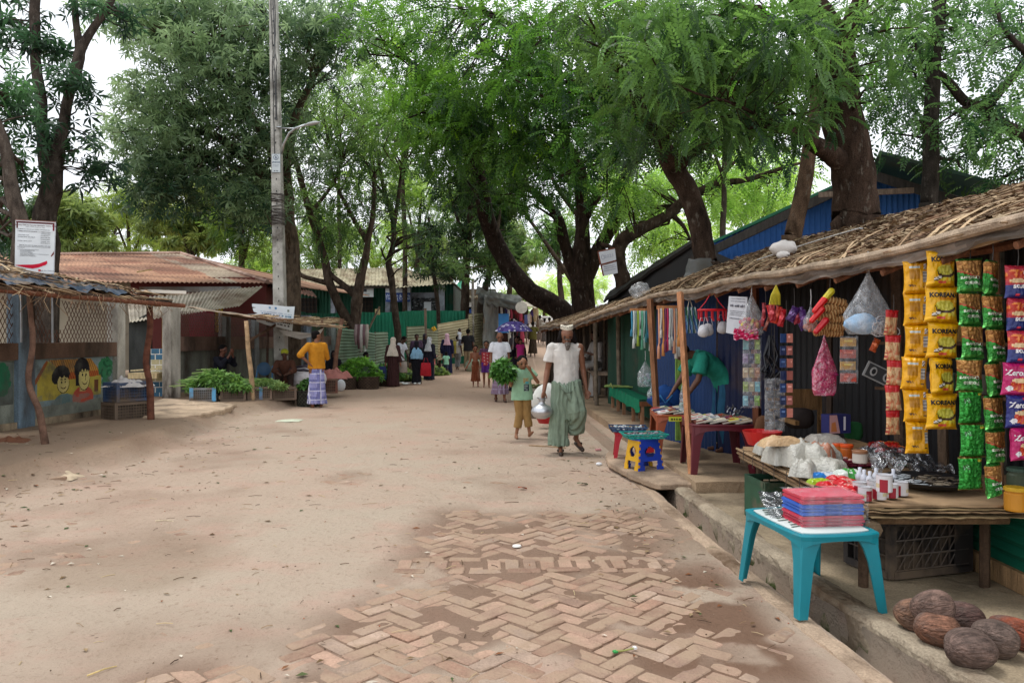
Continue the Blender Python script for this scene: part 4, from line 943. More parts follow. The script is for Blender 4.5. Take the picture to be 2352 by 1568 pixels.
crooked([(-5.74,9.45,.1),(-5.80,9.45,.55),(-5.98,9.5,.95),(-5.93,9.5,1.4),(-5.98,9.5,2.12)],[.045,.04,.036,.034,.032],'post','thin crooked pole',parent=ls,col=(110,84,70))
crooked([(-5.78,12.3,.1),(-5.80,12.3,.7),(-5.86,12.3,1.1),(-5.80,12.3,1.6),(-5.80,12.3,2.0)],[.06,.055,.05,.05,.05],'post',None,parent=ls,col=(104,66,52))
for i,pr in enumerate([(-7.1,8,2.4),(-5.9,11.2,2.0)]):pass
mb=MB((214,208,196));c_=at(375,673,12.6);mb.prism([(c_.x-.36,c_.y-.3),(c_.x+.02,c_.y-.42),(c_.x+.42,c_.y-.1),(c_.x+.1,c_.y+.25),(c_.x-.3,c_.y+.2)],c_.z-.02,c_.z+.03);o=mb.build('foam_sheet',M['paper']);tag(o,'flat white foam sheet lying on the stick roof end','foam sheet')
nb=thing('notice_board','white printed notice board with red swoosh standing above the tarpaulin roof','sign',at(82,632,9.9))
na,nb_,nc,nd=at(34,626,9.9),at(125,630,10.1),at(129,509,10.1),at(36,504,9.9)
def nbp(x,y,o=0):return na.lerp(nb_,x).lerp(nd.lerp(nc,x),y)+Vector((0,-.004-o,0))
mb=MB((226,230,232));mb.grid(lambda u,v:nbp(u,v),2,2,thick=.02);mb.build('board',M['paper'],nb)
mb=MB();q=lambda x0,x1,y0,y1,c,o=.004:mb.add([nbp(x0,y0,o),nbp(x1,y0,o),nbp(x1,y1,o),nbp(x0,y1,o)],[(0,1,2,3)],c)
q(.0,1,.985,1.0,(150,110,100));q(.02,.97,.94,.97,(96,44,46));q(.03,.07,.84,.95,(96,50,48));q(.93,.97,.82,.95,(130,30,50));q(0,1,0,.012,(170,170,175));q(.988,1,0,1,(170,170,175))
q(.07,.93,.79,.935,(226,230,232),.006)
sw=[(.0,.14),(.2,.155),(.45,.165),(.62,.19),(.78,.24),(.81,.25),(.82,.20),(.78,.17),(.6,.115),(.45,.09),(.3,.10),(.15,.12)]
mb.add([nbp(x,y,.005)for x,y in sw],[tuple(range(len(sw)))],(206,30,60))
mb.add([nbp(x,y,.005)for x,y in((.90,.34),(.93,.38),(.98,.44),(.98,.38),(.92,.33))],[(0,1,2,3,4)],(120,60,60))
W_=(nb_-na).length;H_=(nd-na).length
tx=lambda cx,cy:(lambda x,y:nbp(cx+x/W_,cy+y/H_,.008))
text_on(mb,'Emergency Child and Caregiver Information Centre- ECCC',.019,tx(.5,.905),(90,40,40),1.0,.0006)
text_on(mb,'E-Block, KTPMC, Kutupalong, Ukhiya',.014,tx(.5,.87),(70,50,50))
rn=random.Random(4)
def sc_line(x0,x1,y,h=.012):scribble(mb,lambda x,yy:nbp(x,yy,.008),x0,x1,y,h,(96,98,104),rn)
sc_line(.07,.86,.82)
for y,a in((.785,.55),(.71,.36),(.675,.5),(.60,.42)):sc_line(.07,a,y)
for y in(.78,.745,.71,.675,.64,.60,.57):sc_line(.64,.88,y)
text_on(mb,'What do you need to do when you aware a new case?',.0155,tx(.5,.525),(60,60,66),1,.0004)
for y,x0,a in((.495,.07,.9),(.475,.07,.25),(.44,.07,.6),(.42,.13,.5),(.40,.13,.42),(.38,.13,.45),(.36,.13,.85),(.34,.13,.5),(.32,.13,.55)):sc_line(x0,a,y,.009)
text_on(mb,'Save the Children',.022,tx(.82,.06),(90,90,96),1);q(.6,.66,.045,.08,(205,40,50),.007)
mb.build('printing',M['paper'],nb)
mb=MB((150,150,150));mb.tube([nbp(.1,.02)+Vector((0,.05,0)),nbp(.1,0)+Vector((0,.05,-.9))],.015,6);mb.tube([nbp(.9,.02)+Vector((0,.05,0)),nbp(.9,0)+Vector((0,.05,-.9))],.015,6);mb.build('leg',M['metal'],nb)
def crate_mb(col,lx=.56,ly=.36,h=.29,bars=9,rows=4,dark=None,tris=False):
 mb=MB(col);t=.012
 c2=dark or col
 for sx in(-1,1):
  for sy in(-1,1):mb.box((sx*(lx/2-.025),sy*(ly/2-.02),h/2),(.05,.04,h))
 for z in(.02,h-.025):
  for s in(-1,1):
   mb.box((0,s*(ly/2-.006),z),(lx-.06,.02,.045));mb.box((s*(lx/2-.006),0,z),(.02,ly-.05,.045))
 mb.box((0,0,.012),(lx-.03,ly-.03,.012),col=c2)
 for k in range(1,rows):
  z=.04+(h-.08)*k/rows
  for s in(-1,1):mb.box((0,s*(ly/2-.008),z),(lx-.08,.010,.010));mb.box((s*(lx/2-.008),0,z),(.010,ly-.07,.010))
 n2=max(3,int(bars*ly/lx))
 for k in range(1,bars):
  x=-lx/2+.04+(lx-.08)*k/bars
  for s in(-1,1):mb.box((x,s*(ly/2-.009),h/2),(.008,.008,h-.06))
 for k in range(1,n2):
  y=-ly/2+.03+(ly-.06)*k/n2
  for s in(-1,1):mb.box((s*(lx/2-.009),y,h/2),(.008,.008,h-.06))
 for s in(-1,1):mb.box((0,s*(ly/2-.03),h/2-.02),(lx-.1,.004,h-.08),col=c2);mb.box((s*(lx/2-.035),0,h/2-.02),(.004,ly-.1,h-.08),col=c2)
 return mb
def put(mb,name,mat,loc,rz,label,cat,group=None,rot=None):
 me=mb.mesh(name,M[mat]if isinstance(mat,str)else mat);o=bpy.data.objects.new(name,me);C.objects.link(o)
 o.location=loc;o.rotation_euler=rot if rot else(0,0,rz);return tag(o,label,cat,group)
cr1=put(crate_mb((60,86,122),.60,.40,.31,12,5,(40,60,88)),'crate','dustplastic',(-6.28,12.55,.47),1.0,'blue plastic crate stacked on a brown one by the mural','crate')
cr2=put(crate_mb((112,96,82),.62,.42,.31,12,5,(70,60,52)),'crate','dustplastic',(-6.27,12.5,.155),.98,'dusty brown crate under the blue crate by the mural','crate')
rag(0,0,0,.62,.5,.16,(205,200,196),'crumpled white sacking stuffed in the blue crate by the mural','sacking','sack',9,base=Vector((-6.28,12.55,.70)))
rowc=[((-5.98,15.75),(128,132,134),.22,'grey and light blue crate at the left end of the greens'),((-5.46,15.98),(112,94,80),.3,'brown crate just behind the bamboo stall post'),((-5.02,16.25),(110,92,78),.4,'brown crate with a blue stripe right of the stall post'),((-4.62,16.6),(116,98,84),.5,'brown crate under the round trays of herbs'),((-4.28,16.98),(108,90,76),.6,'brown crate nearest the concrete pole')]
for(x,y),c,rz,lb in rowc:
 cm=crate_mb(c,.50,.40,.28,11,4,tuple(int(q*.6)for q in c))
 if c==(128,132,134):
  for sx in(-1,1):cm.box((sx*.215,-.2,.14),(.075,.014,.27),col=(96,164,206))
 if c==(110,92,78):cm.box((.02,-.2,.14),(.07,.014,.26),col=(88,130,170))
 put(cm,'crate','dustplastic',(x-.35,y+.05,G(x-.35,y)+.0),rz,lb,'crate','crates in the vegetable row')
def veg_pile(name,label,c,rx,ry,h,n,dark,light,tpl='broad',size=.13,seed=0,stems=0,cat='vegetables'):
 t=thing(name,label,cat,c);rn=random.Random(seed);mb=MB((120,150,70))
 cl=[]
 for i in range(n):
  a=rn.uniform(0,6.28);q=math.sqrt(rn.random());x,y=c[0]+rx*q*math.cos(a),c[1]+ry*q*math.sin(a)
  z=c[2]+h*(1-q*q)*rn.uniform(.7,1.05);cl.append((x,y,z,.06,6,rn.uniform(.2,.95)))
  if i<stems:
   a2=rn.gauss(2.9,.35);l=rn.uniform(.2,.42);d_=Vector((math.cos(a2),math.sin(a2)*.5,rn.uniform(-.1,.15)))*l
   p=Vector((x,y,z+.03));mb.tube([p,p+d_*.5+Vector((0,0,.02)),p+d_],.006,4,False,col=rn.choice([(132,168,82),(108,148,70),(156,184,104)]))
 mb.ell((c[0],c[1],c[2]+h*.2),(rx*.9,ry*.9,h*.62),14,8,col=(40,64,32))
 mb.build('stems',M['veg'],t);leaf_cloud('leaves',cl,tpl,size,t,dark,light,seed,mat='veg');return t
veg_pile('leafy_greens','big heap of long-stemmed leafy greens on the light blue crate',(-6.1,15.95,.46),.62,.22,.32,150,(40,84,36),(132,176,88),seed=3,stems=150)
veg_pile('herb_bunches','low heap of pale greens on the crate behind the bamboo post',(-5.25,16.35,.44),.42,.2,.14,70,(62,100,48),(150,178,106),seed=4,stems=60,size=.09)
for k,(x,y)in enumerate([(-5.0,16.5),(-4.72,16.75),(-4.42,17.05)]):
 mb=MB((150,120,88));mb.lathe([(.02,.01),(.16,.0),(.2,.07),(.21,.08),(.185,.07),(.15,.03),(.02,.03)],(x-.1,y,G(x,y)+.29),18)
 for j in range(60):
  a=R.uniform(0,6.28);q=.16*math.sqrt(R.random());mb.ell((x-.1+q*math.cos(a),y+q*math.sin(a),G(x,y)+.34+R.uniform(0,.02)),(.012,.008,.008),5,3,col=R.choice([(150,140,84),(120,128,72),(168,150,110)]))
 o=mb.build('herb_tray',M['stick']);tag(o,['round woven tray of dried herbs next to the pale greens','round woven tray of herbs, middle of the three on the crates','round woven tray of herbs nearest the concrete pole'][k],'tray')
def basket(x,y,r,h,col,label,name='basket'):
 mb=MB(col);z=G(x,y);rings=[]
 for i in range(9):
  t=i/8;rr=r*(.86+.14*t)
  rings.append([Vector((x+rr*math.cos(q)*(1+.012*math.sin(q*14+i*3.14)),y+rr*math.sin(q)*(1+.012*math.sin(q*14+i*3.14)),z+h*t))for q in[2*math.pi*j/42 for j in range(42)]])
 mb.loft(rings,False,cols=lambda i,j:tuple(int(q*(1.25 if(i+j)%2 else.8))for q in col))
 mb.tube([Vector((x+r*math.cos(q),y+r*math.sin(q),z+h))for q in[2*math.pi*j/24 for j in range(25)]],.014,5,False);mb.lathe([(.001,.0),(r*.84,0),(r*.84,h*.7),(.001,h*.72)],(x,y,z+.01),16,col=(50,48,38))
 o=mb.build(name,M['stick']);tag(o,label,'basket');return o
basket(-4.45,16.35+.5,.30,.34,(52,52,46),'dark round basket of greens beside the man in the yellow shirt')
veg_pile('leafy_greens','small dark greens filling the round basket beside the yellow-shirted man',(-4.45,16.85,.42),.25,.22,.14,46,(28,62,30),(88,132,64),seed=6,size=.11)
s2=thing('stall_shelter','bamboo shelter with a sagging grey tarpaulin over the vegetable crates','shelter',(-5.6,17.3,.15))
crooked([(-5.42,16.1,.05),(-5.46,16.1,.6),(-5.52,16.12,1.1),(-5.58,16.12,1.85)],[.06,.056,.05,.045],'post',None,parent=s2,col=(168,140,108))
crooked([(-4.62,18.6,.05),(-4.6,18.6,1.0),(-4.6,18.6,1.92)],[.045,.04,.036],'post',None,parent=s2,col=(110,84,68))
crooked([(-6.05,19.0,.05),(-6.05,19.0,1.9)],[.035,.03],'post',None,parent=s2,col=(86,66,56))
A_,B_,C_,D_=at(588,728,16.0),at(762,752,18.6),at(640,732,21.5),at(430,704,17.0)
def f2(s,t):
 p=A_.lerp(B_,s).lerp(D_.lerp(C_,s),t);p.z+=-.10*math.sin(math.pi*s)*math.sin(math.pi*t)*.4+.035*nz(s*6,t*6);return p
mb=MB((160,142,124));mb.grid(lambda u,v:f2(u,v),40,20,thick=.02,colfn=lambda u,v:(150,60,44)if el(u,v,.28,.28,.2,.14)<1 else((176,156,134)if nz(u*9,v*9)>-.1 else(142,120,100)));mb.build('tarpaulin',M['tarp'],s2)
mb=MB();rnd=random.Random(5)
for i in range(160):
 u=rnd.random();e=rnd.random()
 p=f2(u,rnd.random()*.1)if e<.75 else f2(1-rnd.random()*.06,rnd.random());a=Vector((rnd.uniform(-.3,.3)+.2,rnd.uniform(-.2,.3),rnd.uniform(-.04,.04)))
 mb.tube([p+Vector((0,0,.02)),p+a],.008,4,False,col=rnd.choice(STK))
mb.tube([f2(0,.5)+Vector((0,0,-.06)),f2(1,.5)+Vector((0,0,-.06))],.03,6,col=(100,80,66));mb.tube([Vector((-5.58,16.15,1.4)),f2(.5,.3)+Vector((0,0,-.05))],.03,6,col=(96,76,62));mb.build('rafters',M['stick'],s2)
mb=MB((190,190,188));mb.add([at(640,757,18),at(718,766,18.3),at(745,752,18.5),at(735,768,18.5),at(690,779,18.3),at(655,770,18.1)],[(0,1,2,3,4,5)]);mb.build('tarpaulin_fold',M['tarp'],s2)
s3=thing('stall_shelter','straw mat roof on a leaning pole by the pale blue wall','shelter',(-5.3,21.5,.15))
A_,B_,C_,D_=at(672,742,19.8),at(770,742,22.6),at(768,732,25.2),at(664,728,21.6)
mb=MB((150,126,98));f3=lambda s,t:A_.lerp(B_,s).lerp(D_.lerp(C_,s),t)+Vector((0,0,.03*nz(s*8,t*8)))
mb.grid(lambda u,v:f3(u,v),30,8,thick=.03);mb.build('roof_mat',M['card'],s3)
mb=MB()
for i in range(220):
 p=f3(rnd.random(),rnd.random()**2);a=Vector((rnd.uniform(-.1,.45),rnd.uniform(-.2,.3),rnd.uniform(-.03,.05)));mb.tube([p+Vector((0,0,.03)),p+a],.012,4,False,col=rnd.choice(STK[:3]+[(200,176,140)]))
mb.build('thatch',M['stick'],s3)
crooked([(-4.72,20.3,.05),(-4.65,20.3,1.0),(-4.5,20.35,2.0)],[.07,.06,.055],'post',None,parent=s3,col=(112,82,66))
sg=thing('sign_board','torn white printed board on the sagging tarpaulin roof before the lamp pole','sign',at(625,752,17.6))
sa,sb,sc_,sd=at(590,738,17.6),at(671,760,17.8),at(677,704,17.8),at(577,697,17.6)
sbp=lambda x,y,o=0:sa.lerp(sb,x).lerp(sd.lerp(sc_,x),y)+Vector((0,-.004-o,0))
mb=MB((212,222,226));ed=[(0,0),(.3,-.05),(.6,.0),(1,0),(1,1),(.8,.98),(.5,1.0),(.02,1.0),(0,.82),(.1,.80),(.0,.74),(0,.55),(.09,.50),(.02,.42),(0,.4)]
mb.add([sbp(*p)for p in ed],[tuple(range(len(ed)))]);mb.add([sbp(*p)+Vector((0,.012,0))for p in ed],[tuple(reversed(range(len(ed))))]);mb.build('board',M['paper'],sg)
mb=MB()
for(x,y,c)in((.42,.86,(120,160,190)),(.56,.86,(90,140,180)),(.86,.80,(120,130,120))):mb.add([sbp(x-.025,y-.05,.006),sbp(x+.025,y-.05,.006),sbp(x+.025,y+.05,.006),sbp(x-.025,y+.05,.006)],[(0,1,2,3)],c)
scribble(mb,lambda x,y:sbp(x,y,.008),.18,.97,.63,.03,(90,140,170),rn);scribble(mb,lambda x,y:sbp(x,y,.008),.2,.96,.52,.07,(70,120,150),rn)
for y in(.36,.24,.12):scribble(mb,lambda x,yy:sbp(x,yy,.008),.28,.95,y,.07,(50,50,56),rn,.85)
mb.build('printing',M['paper'],sg)
lp=thing('lamp_pole','tall square concrete pole with a curved lamp arm','lamp post',(-5.62,19,.1))
mb=MB((176,174,166));a0,a1=at(648,920,19),at(627,-60,19)
rings=[]
for i in range(15):
 t=i/14;p=a0.lerp(a1,t);w=.150*(1-t)+.09*t
 rings.append([p+Vector((x*w,y*w,0))for x,y in((-1,-.85),(-.85,-1),(.85,-1),(1,-.85),(1,.85),(.85,1),(-.85,1),(-1,.85))])
mb.loft(rings,True)
mb.build('pole',M['conc'],lp)
mb=MB((40,38,36))
for i in range(60):
 t=.12+.85*i/60;p=a0.lerp(a1,t);w=.150*(1-t)+.09*t
 if i%2==0:mb.box(p+Vector((.1*w,-w-.003,0)),(.025,.012,.04))
mb.build('step_holes',M['plastic'],lp)
mb=MB((58,52,48));rn2=random.Random(9)
for i in range(44):
 yv=432+rn2.random()**.7*84;t=(920-yv)/980;p=a0.lerp(a1,t);w=(.150*(1-t)+.09*t)+.012;tl=rn2.uniform(-.03,.03)
 mb.tube([p+Vector((-w,-w,-tl)),p+Vector((0,-w-.006,.01*rn2.random())),p+Vector((w,-w,tl)),p+Vector((w,w,tl)),p+Vector((-w,w,-tl)),p+Vector((-w,-w,-tl))],.006,4,False)
mb.build('wire_binding',M['plastic'],lp)
for k,(dx,c)in enumerate(((-.02,(30,30,32)),(.03,(70,72,76)),(.06,(40,40,40)))):
 mb=MB(c);pts=[]
 for i in range(16):
  yv=-50+(430 if k==0 else 330)*i/15;t=(920-yv)/980;p=a0.lerp(a1,t);w=.150*(1-t)+.09*t;pts.append(p+Vector((dx+.05*nz(i*.6,k*3),-w-.02-.02*abs(nz(i,k)),0)))
 mb.tube(pts,.009,5);mb.build('cable',M['plastic'],lp)
mb=MB((196,204,206));q0=at(634,375,18.85);mb.box(q0,(.20,.01,.44),0);mb.box(q0+Vector((0,.004,0)),(.215,.006,.46),0,col=(150,160,165));mb.build('number_plate',M['paper'],lp)
mb=MB();tq=lambda dz:(lambda x,y:q0+Vector((x,-.0075,y+dz)))
text_on(mb,'UNHCR',.055,tq(.02),(50,70,100),1,.0015);text_on(mb,'BC 537',.035,tq(-.19),(60,70,90),1,.001);scribble(mb,lambda x,y:q0+Vector((x,-.0075,y)),-.08,.08,-.05,.012,(90,100,120),rn2);scribble(mb,lambda x,y:q0+Vector((x,-.0075,y)),-.08,.08,-.08,.012,(90,100,120),rn2)
cpt=[q0+Vector((.06*math.cos(a),-.0075,.14+.06*math.sin(a)))for a in[i*math.pi/8 for i in range(17)]]
mb.tube(cpt,.005,4,False,col=(60,80,110));mb.tube([q0+Vector((0,-.0075,.09)),q0+Vector((0,-.0075,.18))],.006,4,col=(60,80,110));mb.tube([q0+Vector((-.03,-.0075,.11)),q0+Vector((0,-.0075,.17)),q0+Vector((.03,-.0075,.11))],.005,4,col=(60,80,110));mb.build('plate_print',M['paper'],lp)
mb=MB((190,194,196));mb.tube([at(647,353,18.9),at(652,330,18.8),at(664,306,18.7),at(680,294,18.6),at(702,287,18.5)],.028,8);mb.tube([at(640,294,18.9),at(685,296,18.6)],.022,6)
mb.tube([at(634,292,18.84),at(646,292,18.84)],.02,6);mb.build('lamp_arm',M['metal'],lp,smooth=True)
mb=MB((200,204,206));p1,p2=at(700,288,18.5),at(734,280,18.3);mb.tube([p1,p1.lerp(p2,.15),p1.lerp(p2,.4),p1.lerp(p2,.8),p2],[.03,.05,.085,.075,.02],10,flat=.45,col=(196,200,202));mb.build('lamp_head',M['plastic'],lp,smooth=True)
for k,(pa,pb,sag)in enumerate([((560,-20,19),(1000,360,36),.6),((640,60,19),(980,340,34),.8),((600,-30,19),(900,330,33),.5)]):
 a,b=at(*pa),at(*pb);mb=MB((50,54,56));mb.tube([a.lerp(b,i/14)-Vector((0,0,sag*4*(i/14)*(1-i/14)))for i in range(15)],.012,4,False);o=mb.build('overhead_cable',M['plastic']);tag(o,['slack black cable from the pole top, highest of the three','slack black cable from the pole, lowest of the three','slack black cable from the pole, middle of the three'][k],'cable')
def panel(px0,px1,yt0,yt1,yb0,yb1,Y0,Y1,col,name,label,vertical=False,pitch=.11,amp=.02,grp=None,posts=0):
 mb=MB(col);a,b,c,d_=at(px0,yb0,Y0),at(px1,yb1,Y1),at(px1,yt1,Y1),at(px0,yt0,Y0)
 corr_quad(mb,a,b,c,d_,pitch,amp,vertical,nv=10,colfn=lambda u,v:tuple(q*(1+.14*nz(u*4,v*5,px0))for q in col))
 mb.tube([a+Vector((0,.05,-.1)),d_+Vector((0,.05,.02))],.03,6,col=(96,84,70))
 o=mb.build(name,M['tin']);tag(o,label,'fence',grp);return o
G1,G2=(124,146,122),(166,160,130)
panel(773,822,753,758,880,868,25.6,26.2,G1,'corrugated_fence','green-grey corrugated sheet beside the pale blue wall')
panel(820,862,757,765,866,858,26.2,26.9,(116,138,116),'corrugated_fence','green-grey corrugated sheet behind the hanging rags')
panel(861,891,763,762,856,846,27.0,27.6,(126,144,120),'corrugated_fence','narrow green-grey corrugated sheet at the end of the greens pile')
panel(935,977,750,748,836,830,29.6,30.2,(148,152,126),'corrugated_fence','olive corrugated sheet behind the man in the purple shirt')
panel(978,1006,755,757,828,824,30.2,30.8,(150,152,126),'corrugated_fence','low olive corrugated sheet with yellow rags on top')
panel(1005,1075,744,732,828,815,30.8,32.2,(176,166,134),'corrugated_fence','long cream corrugated sheet rising to the right')
panel(1076,1109,722,718,812,806,32.3,33.2,G2,'corrugated_fence','tall cream corrugated sheet next to the tarpaulin shack')
mb=MB((150,132,132));c=at(827,752,26.0)
for k in range(5):
 x=c.x-.12+.09*k;mb.tube([Vector((x,25.98,c.z+.1)),Vector((x+.03*nz(k,1),25.9,c.z-.25)),Vector((x+.06*nz(k,3),25.92,c.z-.6-.12*(k%3)))],[.05,.08,.03],7,col=[(150,130,130),(112,84,88),(196,190,186),(128,100,104),(170,160,150)][k])
o=mb.build('hanging_rags',M['cloth'],smooth=True);tag(o,'bundle of dull rags hung over the green-grey fence','rags')
mb=MB((186,192,184));mb.tube([at(836,752,26.2),at(841,757,26.0),at(839,800,26.0),at(835,850,26.0)],.04,5);o=mb.build('pipe',M['plastic']);tag(o,'pale bent pipe hooked over the green-grey fence','pipe')
mb=MB((214,170,60));mb.tube([at(992,752,30.4),at(998,760,30.4)],.05,5);mb.tube([at(996,750,30.4),at(1001,758,30.4)],.05,5);o=mb.build('yellow_rag',M['cloth']);tag(o,'yellow rag draped on the low olive fence sheet','rag')
for(p0,p1,w,lab)in(((820,760,28),(829,696,28),.14,'leaning grey plank standing behind the green-grey fence'),((840,770,28.4),(872,704,28.4),.12,'thin grey plank leaning against the green tin fence'),((978,770,29.8),(977,708,29.8),.09,'short pale stake rising over the olive fence'),((640,0,0),(640,0,0),0,'')):
 if w:mb=MB((128,112,96));mb.bar(at(*p0),at(*p1),w,.05);o=mb.build('plank',M['wood']);tag(o,lab,'plank')
gf=thing('tin_fence','bright green upright tin fence before the green building','fence',at(855,780,30)*1)
for k,(x0,x1,yt0,yt1)in enumerate([(640,702,714,716),(700,775,719,719),(775,820,719,718),(820,868,716,718),(868,930,718,715),(930,1008,714,713),(1008,1069,713,714)]):
 mb=MB((22,116,88));Y0,Y1=31.6+(1.6*((x0-640)/430)),31.6+(1.6*((x1-640)/430))
 cc_=[(20,96,74),(22,112,84),(18,104,78),(22,118,90),(20,124,94),(24,118,88),(22,112,86)][k]
 corr_quad(mb,at(x0,835,Y0),at(x1,835,Y1),at(x1,yt1,Y1),at(x0,yt0,Y0+.02*k),.15,.018,True,col=cc_,nv=3);mb.build('sheet',M['tin'],gf)
mb=MB((120,110,90));mb.box(at(867,716,30.3),(.18,.1,.22),0,col=(190,176,130));mb.build('post_cap',M['wood'],gf)
gb=thing('green_building','green tin building with a long pale corrugated hip roof and lilac pillars','building',(-6,37,.5))
Yw=35.0
mb=MB((26,84,66));corr_quad(mb,at(668,830,Yw),at(1041,830,Yw),at(1041,648,Yw),at(668,652,Yw),.16,.02,True,nv=3,col=(26,86,66))
mb.build('wall',M['tin'],gb)
mb=MB((62,74,66));corr_quad(mb,at(1041,830,Yw),at(1058,822,41),at(1058,664,41),at(1041,648,Yw),.16,.02,True,nv=3);mb.build('wall',M['tin'],gb)
def rf(x,y):return(178,168,140)
mb=MB((178,170,142));rcf=lambda u,v:(182,172,144)if nz(u*14,v*5,3)>-.15 else(150,138,112)
corr_quad(mb,at(664,658,34),at(913,655,34),at(905,614,38),at(690,618,38),.17,.024,True,nv=8,colfn=rcf)
mb.build('roof',M['greytin'],gb)
mb=MB((178,170,142));corr_quad(mb,at(903,661,33.7),at(1044,651,33.9),at(920,616,37.6),at(903,616,37.6),.17,.024,True,nv=8,colfn=rcf);mb.build('roof',M['greytin'],gb)
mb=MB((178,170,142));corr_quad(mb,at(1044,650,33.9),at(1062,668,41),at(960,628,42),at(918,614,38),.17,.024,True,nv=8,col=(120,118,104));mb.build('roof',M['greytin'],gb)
mb=MB((56,52,46));mb.bar(at(668,660,34.1),at(911,658,34.1),.1,.12);mb.build('eave_beam',M['wood'],gb)
for x0,x1,yb in((761,771,725),(886,897,716),(932,944,716),(1008,1021,714)):
 mb=MB((176,184,200));a,b=at(x0,yb,34.7),at(x1,yb,34.7);a.z=.5;mb.box(((a.x+b.x)/2,34.7,(a.z+at(0,655,34.7).z)/2),(b.x-a.x,.25,at(0,655,34.7).z-a.z));mb.build('pillar',M['conc'],gb)
for x0,x1,y0,y1 in((685,728,685,724),(816,856,684,722)):
 mb=MB((34,32,30));a,b=at(x0,y1,34.9),at(x1,y0,34.9)
 mb.box(((a.x+b.x)/2,34.93,(a.z+b.z)/2),(b.x-a.x,.1,b.z-a.z));w_=mb.build('window',M['tin'],gb)
 mb=MB((60,50,44))
 for k in range(5):z=a.z+(b.z-a.z)*k/4;mb.box(((a.x+b.x)/2,34.86,z),(b.x-a.x,.04,.035))
 for k in range(6):x=a.x+(b.x-a.x)*k/5;mb.box((x,34.84,(a.z+b.z)/2),(.03,.03,b.z-a.z))
 mb.build('window_bars',M['wood'],w_)
mb=MB((52,54,58));a,b=at(946,716,34.8),at(1006,684,34.8)
mb.grid(lambda u,v:Vector((a.x+(b.x-a.x)*u,34.8-.03*nz(u*6,v*7)-.02*math.sin(u*26),a.z+(b.z-a.z)*v)),40,20,colfn=lambda u,v:(150,154,158)if nz(u*13,v*13,4)>.34 else(44,46,50));mb.build('window_sheet',M['foil'],gb)
mb=MB((150,156,170));mb.box(at(976,678,34.75),(1.5,.1,.25));mb.build('lintel',M['conc'],gb)
def board(name,label,x0,x1,y0,y1,Y,top,bot,words,split=.5,wcol=(220,226,236),size=.2,extra=None):
 t=thing(name,label,'sign',at((x0+x1)/2,y1,Y));a,b=at(x0,y1,Y),at(x1,y0,Y);W_=b.x-a.x;H_=b.z-a.z
 mb=MB();z2=a.z+H_*split
 mb.box(((a.x+b.x)/2,Y,(z2+b.z)/2),(W_,.05,b.z-z2),col=top)
 if split>0:mb.box(((a.x+b.x)/2,Y,(a.z+z2)/2),(W_,.05,z2-a.z),col=bot)
 mb.build('board',M['paper'],t);mb=MB()
 for(wd,fy,sz,cc_)in words:text_on(mb,wd,sz,lambda x,y:Vector(((a.x+b.x)/2+x,Y-.032,a.z+H_*fy+y)),cc_,1,.004)
 if extra:extra(mb,lambda x,y:Vector((a.x+W_*x,Y-.032,a.z+H_*y)))
 mb.build('printing',M['paper'],t);return t
board('sign_board','blue and white training centre sign on the green building',886,942,655,693,34.2,(206,212,218),(58,82,150),[('Women & Girls',.36,.17,(200,210,230)),('Training Center',.2,.17,(200,210,230))],.55,extra=lambda mb,f:[scribble(mb,f,.1,.9,.8,.08,(130,140,150),R),scribble(mb,f,.4,.6,.06,.05,(190,200,220),R)])
board('sign_board','white sign with heavy dark foreign letters on the green building',817,858,654,682,34.2,(196,200,200),None,[],0,extra=lambda mb,f:[scribble(mb,f,.08,.8,.42,.26,(66,70,78),R,.95),scribble(mb,f,.1,.85,.2,.08,(120,126,132),R),scribble(mb,f,.7,.9,.8,.1,(120,130,140),R)])
mb=MB((196,200,206));mb.box(at(982,705,34.4),(.32,.02,.46));o=mb.build('paper_notice',M['paper']);tag(o,'small white paper notice on the shiny black window sheet','notice')
ob=thing('far_building','small building with blue and white signs seen behind the brown trunk','building',at(1066,780,44))
mb=MB((110,112,104));mb.box((at(1070,0,44).x,46,2.2),(3.4,3.5,4.2));mb.build('wall',M['greytin'],ob)
mb=MB((170,166,146));corr_quad(mb,at(1044,684,43.4),at(1098,684,43.4),at(1098,668,46),at(1044,664,46),.2,.03,True,nv=4);mb.build('roof',M['greytin'],ob)
mb=MB((60,150,120));corr_quad(mb,at(1040,680,46.2),at(1075,664,46.2),at(1072,632,50),at(1046,655,50),.2,.03,True,nv=4);mb.build('roof',M['tin'],ob)
for x in(1059,1078):
 mb=MB((210,214,218));mb.box(at(x,702,43.9),(.55,.05,.4));mb.box(at(x,712,43.9),(.55,.05,.36),col=(48,80,150));mb.build('sign',M['paper'],ob)
mb=MB((148,144,138));mb.tube([at(1086,795,32.6),at(1086,640,32.6)],.06,8);o=mb.build('thin_pole',M['conc']);tag(o,'thin grey pole standing at the cream fence corner','pole')
sh=thing('market_shack','shack hung with a grey tarpaulin and dark clothes, blue sheet at its door','stall',at(1150,800,33))
def tarpf(u,v):
 p=at(1109,805,32.2).lerp(at(1146,800,34.0),u).lerp(at(1112,676,32.6).lerp(at(1148,690,34.2),u),v)
 return p+Vector((.1*nz(u*4,v*3),-.14*nz(u*5,v*4,2)-.05*math.sin((u+v)*12),0))
mb=MB((84,86,82));mb.grid(tarpf,24,34,thick=.02);mb.build('tarpaulin',M['tarp'],sh,smooth=True)
def tarpr(u,v):
 p=at(1092,676,33).lerp(at(1196,698,33.2),u);p2=at(1100,672,37).lerp(at(1200,690,38),u)
 q=p.lerp(p2,v);q.z+=.25*math.sin(math.pi*v)+.16*nz(u*5,v*3)-.14*(1-v)*abs(nz(u*9,2));return q
mb=MB((92,92,86));mb.grid(tarpr,40,12,thick=.03);mb.build('roof_tarpaulin',M['tarp'],sh,smooth=True)
